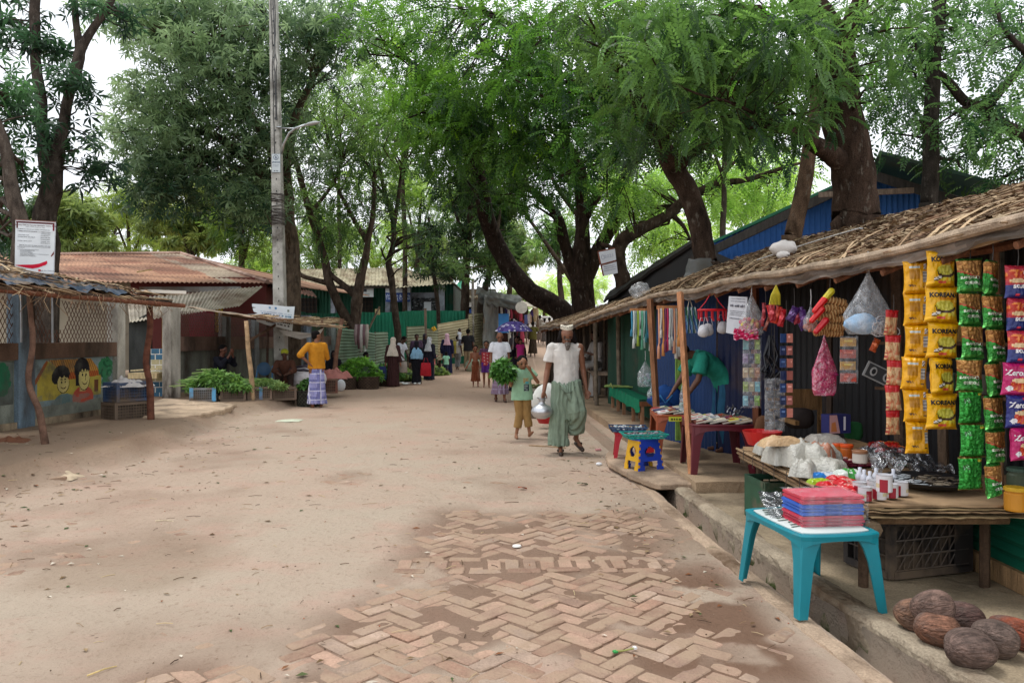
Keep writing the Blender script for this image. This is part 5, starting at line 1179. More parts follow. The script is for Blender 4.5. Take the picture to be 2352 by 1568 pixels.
def tarpe(u,v):
 p=at(1098,673,32.9).lerp(at(1196,696,33.1),u);return p+Vector((0,-.05-.08*nz(u*8,v*3),-(.35+.25*abs(nz(u*6,1)))*v))
mb=MB((74,76,74));mb.grid(tarpe,40,6,thick=.02);mb.build('tarpaulin_skirt',M['tarp'],sh,smooth=True)
mb=MB((58,34,32));mb.add([at(1146,840,35.8),at(1206,840,35.8),at(1204,696,35.8),at(1146,690,35.8)],[(0,1,2,3)]);mb.build('back_wall',M['wood'],sh);mb=MB((58,34,32));mb.bar(at(1147,704,33.8),at(1194,706,33.8),.06);mb.bar(at(1147,702,33.8),at(1148,838,33.6),.08);mb.build('door_frame',M['wood'],sh)
mb=MB((40,124,196));mb.grid(lambda u,v:at(1145+u*24,764-v*44,33.4)+Vector((0,.02*nz(u*4,v*4),0)),6,8,thick=.02);mb.build('blue_sheet',M['plastic'],sh)
rnd=random.Random(77);n=0
CL=[(46,38,44),(196,188,190),(70,56,110),(170,70,90),(60,60,66),(150,120,110),(90,100,150),(206,200,190),(120,44,50),(54,44,40)]
for row in range(3):
 for k in range(9):
  px=1150+k*6.2+rnd.uniform(-2,2);py=704+row*27+rnd.uniform(-3,3);Y=34.4+rnd.uniform(-.3,.3)-.02*k
  if row>0 and px<1168:continue
  a=at(px,py,Y);l=rnd.uniform(.35,.6);w=rnd.uniform(.05,.12);mb=MB(rnd.choice(CL));
  mb.tube([a,a+Vector((0,0,-.08)),a+Vector((.02,-.03,-l*.6)),a+Vector((.03*rnd.random(),0,-l))],[.02,w*.8,w,w*.8],7,flat=.5)
  mb.tube([a+Vector((-w*1.3,0,-.1)),a+Vector((w*1.3,0,-.1))],.03,5,flat=.6)
  o=mb.build('hanging_shirt',M['cloth']);tag(o,'small dark or pale garment hanging in the front of the tarpaulin shack','clothes','garments hung in the tarpaulin shack')
fs=thing('market_stall','far stall of poles and pale mats beyond the tarpaulin shack','stall',(1.2,42,1.1))
for(x,y0,y1)in((1209,698,790),(1226,700,775),(1236,712,768)):
 mb=MB((122,100,84));mb.tube([at(x,y1,42),at(x-1,y0,42)],.05,6);mb.build('post',M['wood'],fs)
mb=MB((200,190,172));mb.grid(lambda u,v:at(1196+u*36,700-v*10+6*u,41+v*2.5)+Vector((0,0,.1*nz(u*5,v*4))),12,6,thick=.04);mb.build('roof_mat',M['card'],fs)
mb=MB((196,190,182));mb.lathe([(.001,0),(.24,.03),(.26,.06),(.001,.08)],at(1197,707,32.5),16,axis=(.2,-1,.2));o=mb.build('white_tray',M['cloth']);tag(o,'pale round cloth fan shape hung at the shack roof corner','hanging cloth')
for k in range(10):
 mb=MB(rnd.choice(CL+[(190,160,140),(170,150,120)]));a=at(1206+rnd.uniform(0,26),712+rnd.uniform(0,30),41.5);mb.ell(a,(.14,.08,.3),8,6);o=mb.build('hanging_bag',M['cloth']);tag(o,'small hanging bundle in the far pole stall','bundle','bundles hung in the far pole stall')
mb=MB((230,232,235));c=at(1238,736,60);mb.box((c.x,60,c.z-.3),(2.6,2,.8));mb.box((c.x,60,c.z+.25),(3.2,2.4,.12));o=mb.build('far_shed',M['paper']);tag(o,'tiny white low shed at the far end of the road','shed')
veg_pile('leafy_greens','tall bright green heap of leaves on the dark baskets by the fence',(at(822,0,22.6).x,22.7,.30),.72,.45,.55,190,(46,98,34),(130,186,74),seed=21,size=.16)
veg_pile('leafy_greens','darker green heap of leaves right of the bright heap by the fence',(at(880,0,23.6).x,23.9,.30),.55,.4,.34,110,(34,80,34),(104,158,74),seed=22,size=.14)
for(px,Y,r,lb)in((795,22.3,.34,'dark woven basket under the left of the bright leaf heap'),(845,22.5,.36,'dark woven basket under the right of the bright leaf heap'),(886,23.9,.32,'dark woven basket under the darker leaf heap')):
 basket(at(px,0,Y).x,Y,r,.36,(66,54,46),lb)
put(crate_mb((116,74,60),.5,.4,.36,8,4,(70,46,40)),'crate','dustplastic',(at(752,0,19.2).x,19.2,.12),.2,'reddish brown crate behind the yellow-shirted man','crate')
rag(0,0,0,.9,.7,.3,(170,112,104),'dull pink cloth heaped on the reddish crate','pink_cloth','cloth',12,base=Vector((at(755,0,19.6).x,19.6,.46)))
mb=MB((206,202,204));c=Vector((at(704,0,18.4).x,18.5,.5));mb.ell(c,(.46,.34,.32),18,10);mb.tube([c+Vector((-.38,-.1,.2)),c+Vector((0,-.3,.24)),c+Vector((.4,-.1,.1))],.03,5,col=(70,66,76));mb.tube([c+Vector((-.3,-.05,.28)),c+Vector((0,-.2,.33)),c+Vector((.34,0,.2))],.03,5,col=(80,74,84))
o=mb.build('stuffed_sack',M['cloth'],smooth=True);tag(o,'bulging white sack with dark stripes behind the yellow-shirted man','sack')
mb=MB((218,220,224));mb.ell(Vector((at(783,0,21.4).x,21.4,.17)),(.13,.1,.17),12,8);o=mb.build('plastic_bag',M['paper'],smooth=True);tag(o,'white knotted bag on the dirt by the dark basket','bag')
mb=MB((66,128,176));cch=at(605,850,18.6);
for dx in(-.22,.22):mb.tube([cch+Vector((dx,0,-.75)),cch+Vector((dx*.9,.05,-.2)),cch+Vector((dx*.8,.15,.1))],.02,6)
mb.lathe([(.001,0),(.24,0),(.25,.02),(.001,.03)],cch+Vector((0,0,-.32)),14,col=(60,116,164));mb.lathe([(.11,0),(.16,.01),(.17,.03),(.11,.04)],cch+Vector((-.05,.18,.02)),18,axis=(.8,-1,.25),col=(50,92,128));o=mb.build('plastic_chair',M['plastic']);tag(o,'blue plastic chair half hidden behind the vegetable crates','chair')
for(px,Y,lb)in((930,26,'low heap of green gourds by the white-shirted man'),(1000,29.5,'heap of yellow-green vegetables behind the pink-shirted child')):
 veg_pile('vegetables',lb,(at(px,0,Y).x,Y,.1),.5,.35,.3,50,(70,104,40),(150,176,90),seed=int(px),size=.13)
mb=MB((226,226,224));mb.grid(lambda u,v:Vector((at(935,0,24.6).x+(u-.5)*.9,24.5+(v-.5)*.5,G(-3.3,24.5)+.02+.12*abs(nz(u*5,v*4)))),12,8);o=mb.build('paper_sheet',M['paper']);tag(o,'crumpled white sheet on the ground beside the woman in brown','sheet')
mb=MB((150,160,140));c=at(1088,800,30.5);mb.ell(Vector((c.x,31.0,G(c.x,31.0)+.2)),(.4,.3,.3),14,8);o=mb.build('green_sack',M['cloth'],smooth=True);tag(o,'pale green sack behind the boy in the red and purple shirt','sack')
def Ex(y):return np.interp(y,[2.0,3.75,8.5,12,15.5,20],[2.72,2.5,1.92,1.55,1.27,.92])
def Ez(y):return np.interp(y,[2,3.75,5,8.5,10,12,15.5],[2.03,2.0,1.95,1.95,1.93,1.86,1.72])
def thatch_roof(label,y0,y1,dz0,dz1,wd,seed,eave=0,n_st=1500,n_lf=2600,name='thatched_roof'):
 t=thing(name,label,'roof',(float(Ex((y0+y1)/2))+.9,(y0+y1)/2,2.3));rnd=random.Random(seed);L=y1-y0
 def fn(s,u):
  y=y0+s;v=max(0.0,u/wd);x=float(Ex(y))+eave+u*.97
  z=float(Ez(y))+.05+(dz0+(dz1-dz0)*s/L)*v**.85+.05*nz(s*.8,u*1.2,seed)+.02*nz(s*4,u*4,seed)
  return Vector((x,y,z))
 mb=MB((140,118,92))
 def rcol(u,v):
  k=nz(u*L*1.1,v*2.2,seed)
  return(166,142,112)if k>.12 else((132,106,80)if k>-.2 else(112,88,66))
 mb.grid(lambda u,v:fn(u*L,v*wd)+Vector((0,0,.03*nz(u*L*7,v*9))),int(L*9),22,colfn=rcol,thick=-.06);mb.build('covering',M['card'],t)
 up=Vector((-.35,0,.94))
 mb=MB();debris_roof(None,mb,fn,up,L,wd,n_st,n_lf,rnd,[tuple(q*.86 for q in c_)for c_ in STK],.45,seed,.0055,.042,bias=None)
 mb.build('thatch',M['stick'],t)
 mb=MB()
 for k in range(int(L*4)):
  s=rnd.uniform(-.3,L);l=rnd.uniform(.8,1.7);a=rnd.gauss(.95,.16);pts=[]
  for q in range(6):
   ss,uu=s+math.cos(a)*l*q/5,.05+math.sin(a)*l*q/5
   if not(0<=ss<=L and uu<=wd):break
   pts.append(fn(ss,uu)+up*(.03+.02*math.sin(q)))
  if len(pts)>2:mb.tube(pts,.0085*rnd.uniform(.7,1.4),5,False,col=rnd.choice(STK[:3]+[(178,152,120)]),flat=.5)
 mb.build('binding_slats',M['stick'],t)
 mb=MB((156,138,118));N_=int(L*3)
 mb.tube([fn(L*i/N_,-.02)+Vector((-.02,0,.02+.012*nz(i*.7,seed)))for i in range(N_+1)],[.030+.008*nz(i*.9,seed)for i in range(N_+1)],8,col=(158,140,120))
 mb.build('eave_pole',M['stick'],t)
 mb=MB((120,108,98));mb.grid(lambda u,v:fn(u*L,-.01)+Vector((-.015+.03*nz(u*L*5,v*2),0,-.0-(.055+.05*abs(nz(u*L*1.7,seed))+.02*nz(u*L*8,3))*v)),int(L*12),4,thick=.012,colfn=lambda u,v:(128,116,106)if nz(u*L*3,v)>0 else(98,88,80));mb.build('felt_edge',M['tarp'],t)
 mb=MB((120,80,58))
 for k in range(int(L/.55)+1):
  s=min(L,k*.55+.1);mb.tube([fn(s,.0)+Vector((0,0,-.09)),fn(s,wd*.5)+Vector((0,0,-.10)),fn(s,wd)+Vector((0,0,-.1))],.022,6,col=(126,84,60))
 mb.tube([fn(i*L/8,.22)+Vector((0,0,-.13))for i in range(9)],.026,6,col=(110,72,52));mb.tube([fn(i*L/8,wd*.55)+Vector((0,0,-.14))for i in range(9)],.026,6,col=(110,72,52))
 mb.build('rafters',M['wood'],t)
 return t,fn
TR1,rfn1=thatch_roof('long sagging thatched awning with bamboo edge over the snack and book stalls',2.6,15.5,.66,.78,1.9,3,0,2600,7500)
TR2,rfn2=thatch_roof('far drooping thatched awning beyond the green-clothed bench',15.7,22.5,.62,.6,1.8,5,-.08,500,900)
dr=thing('dark_shed','dark shed with a black sloping plank roof behind the thatch','shed',(4.2,16,0))
mb=MB((70,62,56));mb.add([at(1395,700,19.5),at(1640,585,14.3),at(1600,560,17),at(1400,668,23)],[(0,1,2,3)]);a,b=at(1390,698,19.5),at(1600,560,14.3)
mb.grid(lambda u,v:at(1385,692,19.6).lerp(at(1592,556,14.4),u).lerp(at(1400,668,24).lerp(at(1594,548,19),u),v)+Vector((0,0,.05*nz(u*9,v*4))),30,6,thick=.06,col=(38,34,32));mb.build('roof',M['wood'],dr)
mb=MB((36,36,38));mb.add([at(1405,790,19.6),at(1690,790,13.2),at(1690,600,13.2),at(1590,556,14.6),at(1400,690,19.6)],[(0,1,2,3,4)]);mb.build('wall',M['tin'],dr)
bb=thing('blue_building','dark blue corrugated building with a green-edged gable roof','building',(6.5,15,0))
Yb=lambda px:15.2-(px-1640)/600*2.2
gp_=[(1640,800),(2215,800),(2235,458),(2008,392),(1636,552)]
def bfn(s,t):
 px=1630+s*600;p0,p1=at(px,800,Yb(px)),at(px,0,Yb(px))
 top=np.interp(px,[1630,2008,2240],[556,398,462]);py=800+(top-800)*t;return at(px,py,Yb(px)),Vector((0,-1,0))
mb=MB((30,78,150));n=0
mb.grid(lambda u,v:bfn(u,v)[0]+Vector((0,.016*math.sin(u*5.2/.11*2*math.pi),0)),290,6,colfn=lambda u,v:tuple(q*(1+.1*nz(u*9,v*3))for q in(36,88,152)));mb.build('wall',M['tin'],bb)
mb=MB((44,116,84));ap,l0,r0=at(2010,380,13.4),at(1560,588,15.6),at(2260,462,12.4);back=Vector((3.2,8.5,.1))
mb.grid(lambda u,v:l0.lerp(ap,u)+back*v+Vector((0,0,.02*math.sin(v*120))),6,60,thick=.05,col=(48,118,88));mb.build('roof',M['tin'],bb)
mb=MB((60,70,64));mb.grid(lambda u,v:(ap-Vector((.4,1.0,-.02))).lerp(r0-Vector((0,1.0,0)),u)+back*v*1.12,6,60,thick=.05,col=(56,84,70));mb.build('roof',M['tin'],bb)
mb=MB((90,74,60));mb.bar(at(1640,574,14.9)*1,at(2010,396,13.3),.06,.16,col=(58,54,50));mb.bar(at(2010,404,13.3),at(2232,474,12.3),.06,.16,col=(60,56,52));mb.bar(at(1880,448,13.5),at(2130,436,12.8),.07,.09,col=(128,112,98));mb.build('barge_board',M['wood'],bb)
fp=thing('framed_poster','tilted white poster on a brown frame between the tree trunks','sign',at(1396,632,18))
A_,B_,C_,D_=at(1386,634,18),at(1419,627,18),at(1412,570,18),at(1373,578,18);fpp=lambda x,y,o=0:A_.lerp(B_,x).lerp(D_.lerp(C_,x),y)+Vector((0,-.01-o,0))
mb=MB((198,200,204));mb.grid(fpp,2,2,thick=.02);mb.build('board',M['paper'],fp)
mb=MB((112,66,50));mb.bar(A_,D_,.03);mb.bar(fpp(0,.46),fpp(1,.5),.035);mb.bar(C_,D_,.03);mb.build('frame',M['wood'],fp)
mb=MB((150,152,160));mb.tube([fpp(.22+.09*math.cos(q),.74+.09*math.sin(q),.003)for q in[i*.7 for i in range(10)]],.006,4,col=(150,156,164));text_on(mb,'2021',.10,lambda x,y:fpp(.6+x/.34,.74+y/.55,.004),(168,172,180),1,.002)
for y in(.33,.25,.17):scribble(mb,lambda x,yy:fpp(x,yy,.004),.12,.9,y,.04,(130,132,140),R)
mb.build('printing',M['paper'],fp)
mb=MB((86,88,86));c=at(1618,615,11.9)
mb.grid(lambda u,v:Vector((c.x-.02+(.30-.10*v)*math.cos(u*6.4)*(1+.12*nz(u*5,v*4)),12+(.30-.10*v)*math.sin(u*6.4),c.z-.22+.36*v+.03*nz(u*9,v*3))),40,12);mb.grid(lambda u,v:Vector((c.x-.75+u*.8,11.6+v*.5,c.z-.40+.18*u*v+.07*nz(u*5,v*5)+.08*u)),20,8)
o=mb.build('trunk_wrapping',M['tarp'],smooth=True);tag(o,'grey plastic sheet tied round the leaning trunk above the thatch','plastic sheet')
for(px,py,Y,rx,ry,rz_,col,lb)in((1800,571,7.3,.13,.1,.075,(206,200,194),'white knotted sack lying on the thatch in front of the blue building'),(1470,668,10.9,.15,.14,.12,(178,174,168),'grey plastic bundle weighing down the thatch')):
 c=at(px,py,Y);mb=MB(col);rg=[]
 mb.grid(lambda u,v:c+Vector((rx*(1+.25*nz(u*6,v*5))*math.cos(u*6.283)*math.sin(v*3.14),ry*math.sin(u*6.283)*math.sin(v*3.14),rz_*(1+.3*nz(u*5,v*7,3))*-math.cos(v*3.14))),28,16)
 mb.ell(c+Vector((-.03,-.08,-.07)),(.07,.05,.04),8,6)
 o=mb.build('sack',M['film']if col[0]<190 else M['cloth'],smooth=True);tag(o,lb,'sack')
mb=MB((226,228,230));mb.tube([rfn1(5.2,.5)+Vector((0,0,.06)),rfn1(4.9,.8)+Vector((0,0,.07)),rfn1(4.7,.9)+Vector((0,0,.08)),rfn1(4.4,1.1)+Vector((0,0,.07)),rfn1(4.2,1.0)+Vector((0,0,.07))],.011,5,flat=.4);o=mb.build('white_strap',M['plastic']);tag(o,'white plastic strap lying on the thatch','strap')
sf=thing('stall_row','rough timber posts and shade-dark back walls holding up the thatched stalls','stall',(3,8,0))
def post(pa,pb,w,col,mat='wood'):
 mb=MB(col);a,b=Vector(pa),Vector(pb);n=6;pts=[a.lerp(b,i/n)+Vector((.006*nz(i,a.x),.006*nz(i,a.y,3),0))for i in range(n+1)]
 mb.tube(pts,[w*(1+.06*nz(i,a.x,a.y))for i in range(n+1)],4 if mat=='wood' else 8);return mb.build('post',M[mat],sf)
p0,p1=gp(1588,1088,.135),at(1562,700,8.15);post(p0,(p1.x,p1.y,1.98),.036,(176,124,88)).name='post'
p0,p1=gp(1513,1026,.1),at(1493,705,9.6);post(p0,(p1.x,p1.y,1.98),.044,(150,106,76))
post((2.72,8.5,.1),(2.68,8.5,2.2),.05,(120,72,50));post((3.25,6.4,0),(3.2,6.4,2.3),.05,(84,68,56),'stick');post((3.55,6.3,0),(3.5,6.3,2.4),.045,(112,92,74))
post((3.75,5.9,0),(3.72,5.9,2.5),.05,(96,92,84),'stick');post((3.15,4.95,.5),(3.12,4.95,2.2),.022,(120,88,64));post((2.98,7.2,0),(2.98,7.2,2.3),.03,(70,56,46))
for x,y in((2.10,15.0),(1.75,15.9)):post((x,y,.1),(x-.03,y,2.0),.045,(116,104,90),'stick')
for k in range(5):post((1.9+.12*k,19.4-.3*k,.1),(1.8+.14*k,19.4-.3*k,2.0),.03,(104,92,80),'stick')
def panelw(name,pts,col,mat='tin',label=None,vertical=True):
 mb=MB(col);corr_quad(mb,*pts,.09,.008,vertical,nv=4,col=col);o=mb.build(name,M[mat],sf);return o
panelw('back_wall',[(3.9,5.6,0),(4.3,2.6,0),(4.3,2.6,2.55),(3.9,5.6,2.5)],(30,27,26))  # stall interior shade is put into these near-black wall colours
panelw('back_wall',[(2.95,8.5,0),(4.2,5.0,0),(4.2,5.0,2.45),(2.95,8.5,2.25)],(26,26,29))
panelw('blue_door',[(2.45,9.15,.12),(2.95,8.5,.12),(2.95,8.5,2.15),(2.45,9.15,2.1)],(15,28,66),'tin')  # door blue deepened to carry the shade inside the stall
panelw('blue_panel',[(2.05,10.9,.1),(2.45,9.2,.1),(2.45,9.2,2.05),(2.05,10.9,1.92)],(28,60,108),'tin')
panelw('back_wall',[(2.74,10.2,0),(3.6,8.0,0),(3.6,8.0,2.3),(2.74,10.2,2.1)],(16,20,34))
mb=MB((150,190,90));mb.box((2.20,10.1,1.0),(.1,.04,1.7));mb.build('door_edge',M['wood'],sf)
panelw('green_shutter',[(2.3,14.0,.1),(2.66,10.9,.1),(2.66,10.9,2.0),(2.3,14.0,1.95)],(24,84,62),'tin')
panelw('green_shutter',[(2.05,16.4,.1),(2.29,14.0,.1),(2.29,14.0,1.95),(2.05,16.4,1.9)],(22,66,50),'tin')
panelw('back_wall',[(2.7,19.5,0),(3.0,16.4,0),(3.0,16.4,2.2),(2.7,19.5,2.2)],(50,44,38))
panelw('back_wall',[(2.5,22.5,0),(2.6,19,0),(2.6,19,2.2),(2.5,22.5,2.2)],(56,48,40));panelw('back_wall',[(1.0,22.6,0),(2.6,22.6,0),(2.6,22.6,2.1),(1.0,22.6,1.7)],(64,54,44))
cf=thing('shop_counter','low counter faced with dark green corrugated tin and a plank base','counter',(3.1,4.4,0))
mb=MB((22,104,82));corr_quad(mb,(2.97,5.35,.14),(2.93,3.2,.14),(2.93,3.2,.50),(2.97,5.35,.50),.075,.012,False,col=(24,108,84),nv=4);mb.build('front',M['tin'],cf)
mb=MB((160,128,92));mb.box((2.94,4.2,.09),(.05,2.4,.12));mb.build('base_plank',M['wood'],cf);mb=MB((132,104,78));mb.box((3.35,4.25,.52),(.95,2.3,.035));mb.build('shelf',M['wood'],cf)
def slat_table(name,label,x0,x1,y0,y1,z,col,legcol,legs=True,zg=.1):
 t=thing(name,label,'table',((x0+x1)/2,(y0+y1)/2,zg));mb=MB(col);n=int((x1-x0)/.07)
 for i in range(n):mb.box((x0+(i+.5)*(x1-x0)/n,(y0+y1)/2,z-.015+.004*nz(i,z)),((x1-x0)/n*.88,y1-y0,.022),col=tuple(q*(1+.14*nz(i*2.3,1))for q in col))
 mb.box(((x0+x1)/2,y0+.03,z-.05),(x1-x0,.04,.05));mb.build('top',M['wood'],t)
 for x in(x0+.06,x1-.06):
  for y in(y0+.06,(y0+y1)/2,y1-.06):mb=MB(legcol);mb.tube([(x+.02,y,zg-.02),(x,y,z-.03)],.032,6);mb.build('leg',M['stick'],t)
 return t
slat_table('slat_bench','long grey plank bench under the thatch where a man sits cross-legged',1.75,2.6,16.9,19.2,.74,(134,118,102),(108,94,80))
gt=thing('cloth_table','low table covered with a worn green cloth beside the hanging yarn','table',(2.2,13,.1))
tA=[(1.99,11.95),(2.46,11.95),(2.22,14.0),(2.06,15.6),(1.98,15.6)]
mb=MB((52,116,90));mb.prism(tA,.50,.535,col=(44,84,70));mb.build('top',M['wood'],gt)
def skirt(u,v):
 y=11.93+3.6*u;return Vector((1.975+.012*math.sin(u*50)+.02*v*nz(u*14,v*2),y,.538-(.20+.05*nz(u*7,1))*v))
mb=MB((26,120,88));mb.grid(lambda u,v:Vector((1.975+u*.2,11.93+3.6*v,.540)),3,12);mb.grid(skirt,90,6,thick=.004);mb.build('cloth',M['cloth'],gt)
mb=MB((120,76,50));mb.box((2.2,11.94,.47),(.44,.03,.07));mb.build('apron',M['wood'],gt)
for(x,y)in((2.03,11.98),(2.38,11.98),(2.04,12.9),(2.2,13.2),(2.04,14.0),(2.03,14.7),(2.02,15.4)):mb=MB((150,112,84));mb.box((x,y,.29),(.055,.055,.42));mb.build('leg',M['wood'],gt)
mb=MB((110,140,70));
for k in range(9):mb.tube([Vector((1.75+.01*k,14.6+.04*k,.565+.008*(k%3))),Vector((2.3,14.3+.05*k,.57+.008*(k%2)))],.009,5,col=R.choice([(106,136,66),(140,150,90),(90,116,60)]))
mb.tube([Vector((1.9,14.5,.55)),Vector((1.9,14.75,.62)),Vector((1.9,15.0,.55))],.012,5,col=(170,180,110));o=mb.build('bamboo_bundle',M['stick']);tag(o,'bundle of thin green canes lying on the green cloth','canes')
BASEJ=dict(hip=(0,0,.52),waist=(0,0,.60),chest=(0,.005,.73),neck=(0,.003,.842),head=(0,-.012,.919),shL=(.098,.008,.80),elL=(.125,.02,.63),wrL=(.13,-.02,.48),shR=(-.098,.008,.80),elR=(-.125,.02,.63),wrR=(-.13,-.02,.48),hipL=(.05,0,.51),knL=(.055,-.012,.285),anL=(.055,.012,.045),hipR=(-.05,0,.51),knR=(-.055,-.012,.285),anR=(-.055,.012,.045),toeL=None,toeR=None)
SK=(150,98,70);SKD=(104,66,46)
HR=(24,21,21)
class Person:
 def __init__(s,label,x,y,H,face=0,pose=None,skin=SK,z=None,hs=1.0,vox=None,build=1.0,fingers=True,shoes=None,cat='person',group=None,beardless=True):
  s.H=H;z=G(x,y)if z is None else z
  s.t=thing('person',label,cat,(x,y,z),group)
  s.T=Matrix.Translation((x,y,z))@Matrix.Rotation(math.radians(face),4,'Z')@Matrix.Scale(H,4)
  s.J={k:(Vector(v)if v else None)for k,v in{**BASEJ,**(pose or{})}.items()}
  s.hs=hs;s.vox=vox or max(.0085,H*.0055);s.b=build;s.skin=skin;s.fing=fingers
  s.body(shoes)
 def mb(s,col=(128,128,128)):return MB(col,s.T)
 def up(s):
  u=(s.J['neck']-s.J['waist']).normalized();return u
 def body(s,shoes):
  J,b,hs=s.J,s.b,s.hs;m=s.mb();hd=J['head'];nk=J['neck']
  hu=(hd-nk).normalized();f=s.J.get('face')or Vector((0,-1,0));f=(f-hu*f.dot(hu)).normalized();sd=hu.cross(f)*-1
  s.hf,s.hu,s.hsd=f,hu,sd
  Rm=Matrix((sd,f*-1,hu)).transposed()
  m.ell(hd+hu*.012*hs,(.047*hs,.058*hs,.055*hs),14,10,Rm);m.ell(hd+f*.012*hs-hu*.028*hs,(.034*hs,.038*hs,.040*hs),12,8,Rm)
  m.cap(hd+f*.050*hs+hu*.004*hs,hd+f*.062*hs-hu*.014*hs,.006*hs,.0095*hs,8,3)
  m.cap(hd+f*.044*hs-hu*.034*hs-sd*.010*hs,hd+f*.044*hs-hu*.034*hs+sd*.010*hs,.008*hs,.008*hs,6,2)
  for q in(-1,1):m.ell(hd+sd*q*.047*hs-hu*.006*hs,(.007*hs,.012*hs,.018*hs),8,6,Rm);m.cap(hd+sd*q*.012+f*.047*hs+hu*.014*hs,hd+sd*q*.028*hs+f*.044*hs+hu*.013*hs,.008*hs,.007*hs,6,2)
  m.cap(nk-hu*.02,hd-hu*.03*hs,.034,.031,10,3)
  ch,wa,hp=J['chest'],J['waist'],J['hip'];ax=(nk-wa).normalized();sx=(J['shL']-J['shR']).normalized();fr=ax.cross(sx)
  Rt=Matrix((sx,fr,ax)).transposed()
  m.ell(ch,(.088*b,.056*b,.10),14,10,Rt);m.ell(wa,(.074*b,.05*b,.09),14,8,Rt);m.ell(hp,(.082*b,.056*b,.065),14,8)
  m.cap(wa,ch,.055*b,.06*b,12,3);m.cap(hp,wa,.055*b,.055*b,12,3)
  for q in 'LR':
   sh,el,wr=J['sh'+q],J['el'+q],J['wr'+q]
   m.cap(nk-ax*.03,sh,.030*b,.034*b,8,3);m.cap(sh,el,.031*b,.022*b,10,3);m.cap(el,wr,.0235*b,.0150*b,10,3);m.cap(el.lerp(wr,.15),el.lerp(wr,.4),.024*b,.021*b,8,2)
   s.hand(m,q,el,wr)
   h2,kn,an=J['hip'+q],J['kn'+q],J['an'+q]
   m.cap(h2,kn,.050*b,.032*b,12,3);m.cap(kn,an,.031*b,.0195*b,10,3);m.cap(kn.lerp(an,.15),kn.lerp(an,.45),.031*b,.027*b,8,2)
   toe=J['toe'+q]or an+Vector((.012 if q=='L' else-.012,-.088,-.028));J['toe'+q]=toe
   heel=an+Vector((0,.018,-.026))if(toe-an).z>-.06 else an+(toe-an).normalized()*-.01
   m.cap(an,heel,.019,.018,8,2);m.cap(heel,toe,.019,.0135,10,3);m.cap(an,toe.lerp(an,.4),.018,.014,8,2)
  T=s.T;inv=T.inverted();sk=np.array(s2l(s.skin))
  Ti=np.array(inv);
  def cf(co):
   p=co@Ti[:3,:3].T+Ti[:3,3];c=np.repeat(sk[None],len(p),0)*(1+.08*(fbm(p[:,0]*40+p[:,1]*20,p[:,2]*40)-.5))[:,None]
   for q in(-1,1):
    e=np.array(hd+sd*q*.020*hs+f*.048*hs+hu*.004*hs);d=np.linalg.norm((p-e)/np.array([1.2,1,.8]),axis=1);c[d<.0095*hs]=s2l((52,36,32))
    e=np.array(hd+sd*q*.021*hs+f*.05*hs+hu*.020*hs);d=np.linalg.norm((p-e)/np.array([2.0,1.3,.6]),axis=1);c[d<.0075*hs]=s2l((44,32,28))
   e=np.array(hd+f*.052*hs-hu*.034*hs);d=np.linalg.norm((p-e)/np.array([2.2,1,.6]),axis=1);c[d<.0085*hs]=s2l((118,62,54))
   return c
  s.bodyo=remesh(m,s.vox,'body',M['skin'],s.t,cf,2)
  if shoes:
   for q in 'LR':
    m=s.mb();an,toe=s.J['an'+q],s.J['toe'+q];m.cap(an+Vector((0,.012,-.034)),toe+Vector((0,-.01,-.006)),.017,.018,8,3)
    m.cap(an.lerp(toe,.45)+Vector((-.018,0,.0)),an.lerp(toe,.45)+Vector((.018,0,.0)),.012,.012,6,2)
    remesh(m,s.vox,'sandal',M['plastic'],s.t,shoes,1)
 def hand(s,m,q,el,wr):
  d=(wr-el).normalized();sx=Vector((1,0,0))if q=='L' else Vector((-1,0,0))
  cu=s.J.get('curl'+q)or Vector((0,-.3,0));lat=d.cross(cu if cu.length>.01 else Vector((0,-1,0)))
  if lat.length<.05:lat=d.cross(sx)
  lat.normalize();n=lat.cross(d).normalized()
  m.ell(wr+d*.026,(.020,.0105,.030),10,6,Matrix((lat,n,d)).transposed())
  if not s.fing:m.cap(wr+d*.03,wr+d*.075+cu*.03,.017,.010,8,2);return
  amt=min(1.0,cu.length)
  for k,(o,L_)in enumerate(((-.014,.036),(-.005,.041),(.005,.038),(.014,.030))):
   a=wr+d*.048+lat*o;e1=a+d*L_*.55+n*-amt*.004*(1 if True else 0)+cu*.010
   e2=e1+(d*(1-amt*.7)+cu*1.2).normalized()*L_*.5
   m.cap(a-d*.008,e1,.0058,.0052,6,2);m.cap(e1,e2,.0052,.0042,6,2)
  sg=1;a=wr+d*.012-lat*.016;m.cap(a,a+d*.022-lat*.013+cu*.006,.0068,.006,6,2);m.cap(a+d*.022-lat*.013+cu*.006,a+d*.040-lat*.013+cu*.018,.006,.0048,6,2)
 def fold(s,amp=.006,k=9,vert=.35,seed=0):
  A=amp*s.H
  def d(co):
   loc=np.array(s.T.translation);p=(co-loc)/s.H
   a=np.arctan2(p[:,0],-p[:,1]);n1=fbm(p[:,0]*16+seed,p[:,2]*7+p[:,1]*9,3)-.5;n2=fbm(p[:,0]*30+p[:,1]*25+seed,p[:,2]*22,2)-.5
   return A*(np.sin(a*k+n1*8)*vert+n1*2.2+n2*.9)
  return d
 def cone(s,m,a,b,ra,rb,n=14):
  a=Vector(a);b=Vector(b);m.tube([a,a.lerp(b,.5),b],[ra,(ra+rb)/2,rb],n)
 def pat(s,fn):
  Ti=np.array(s.T.inverted())
  def cf(co):
   p=co@Ti[:3,:3].T+Ti[:3,3];return fn(p)
  return cf
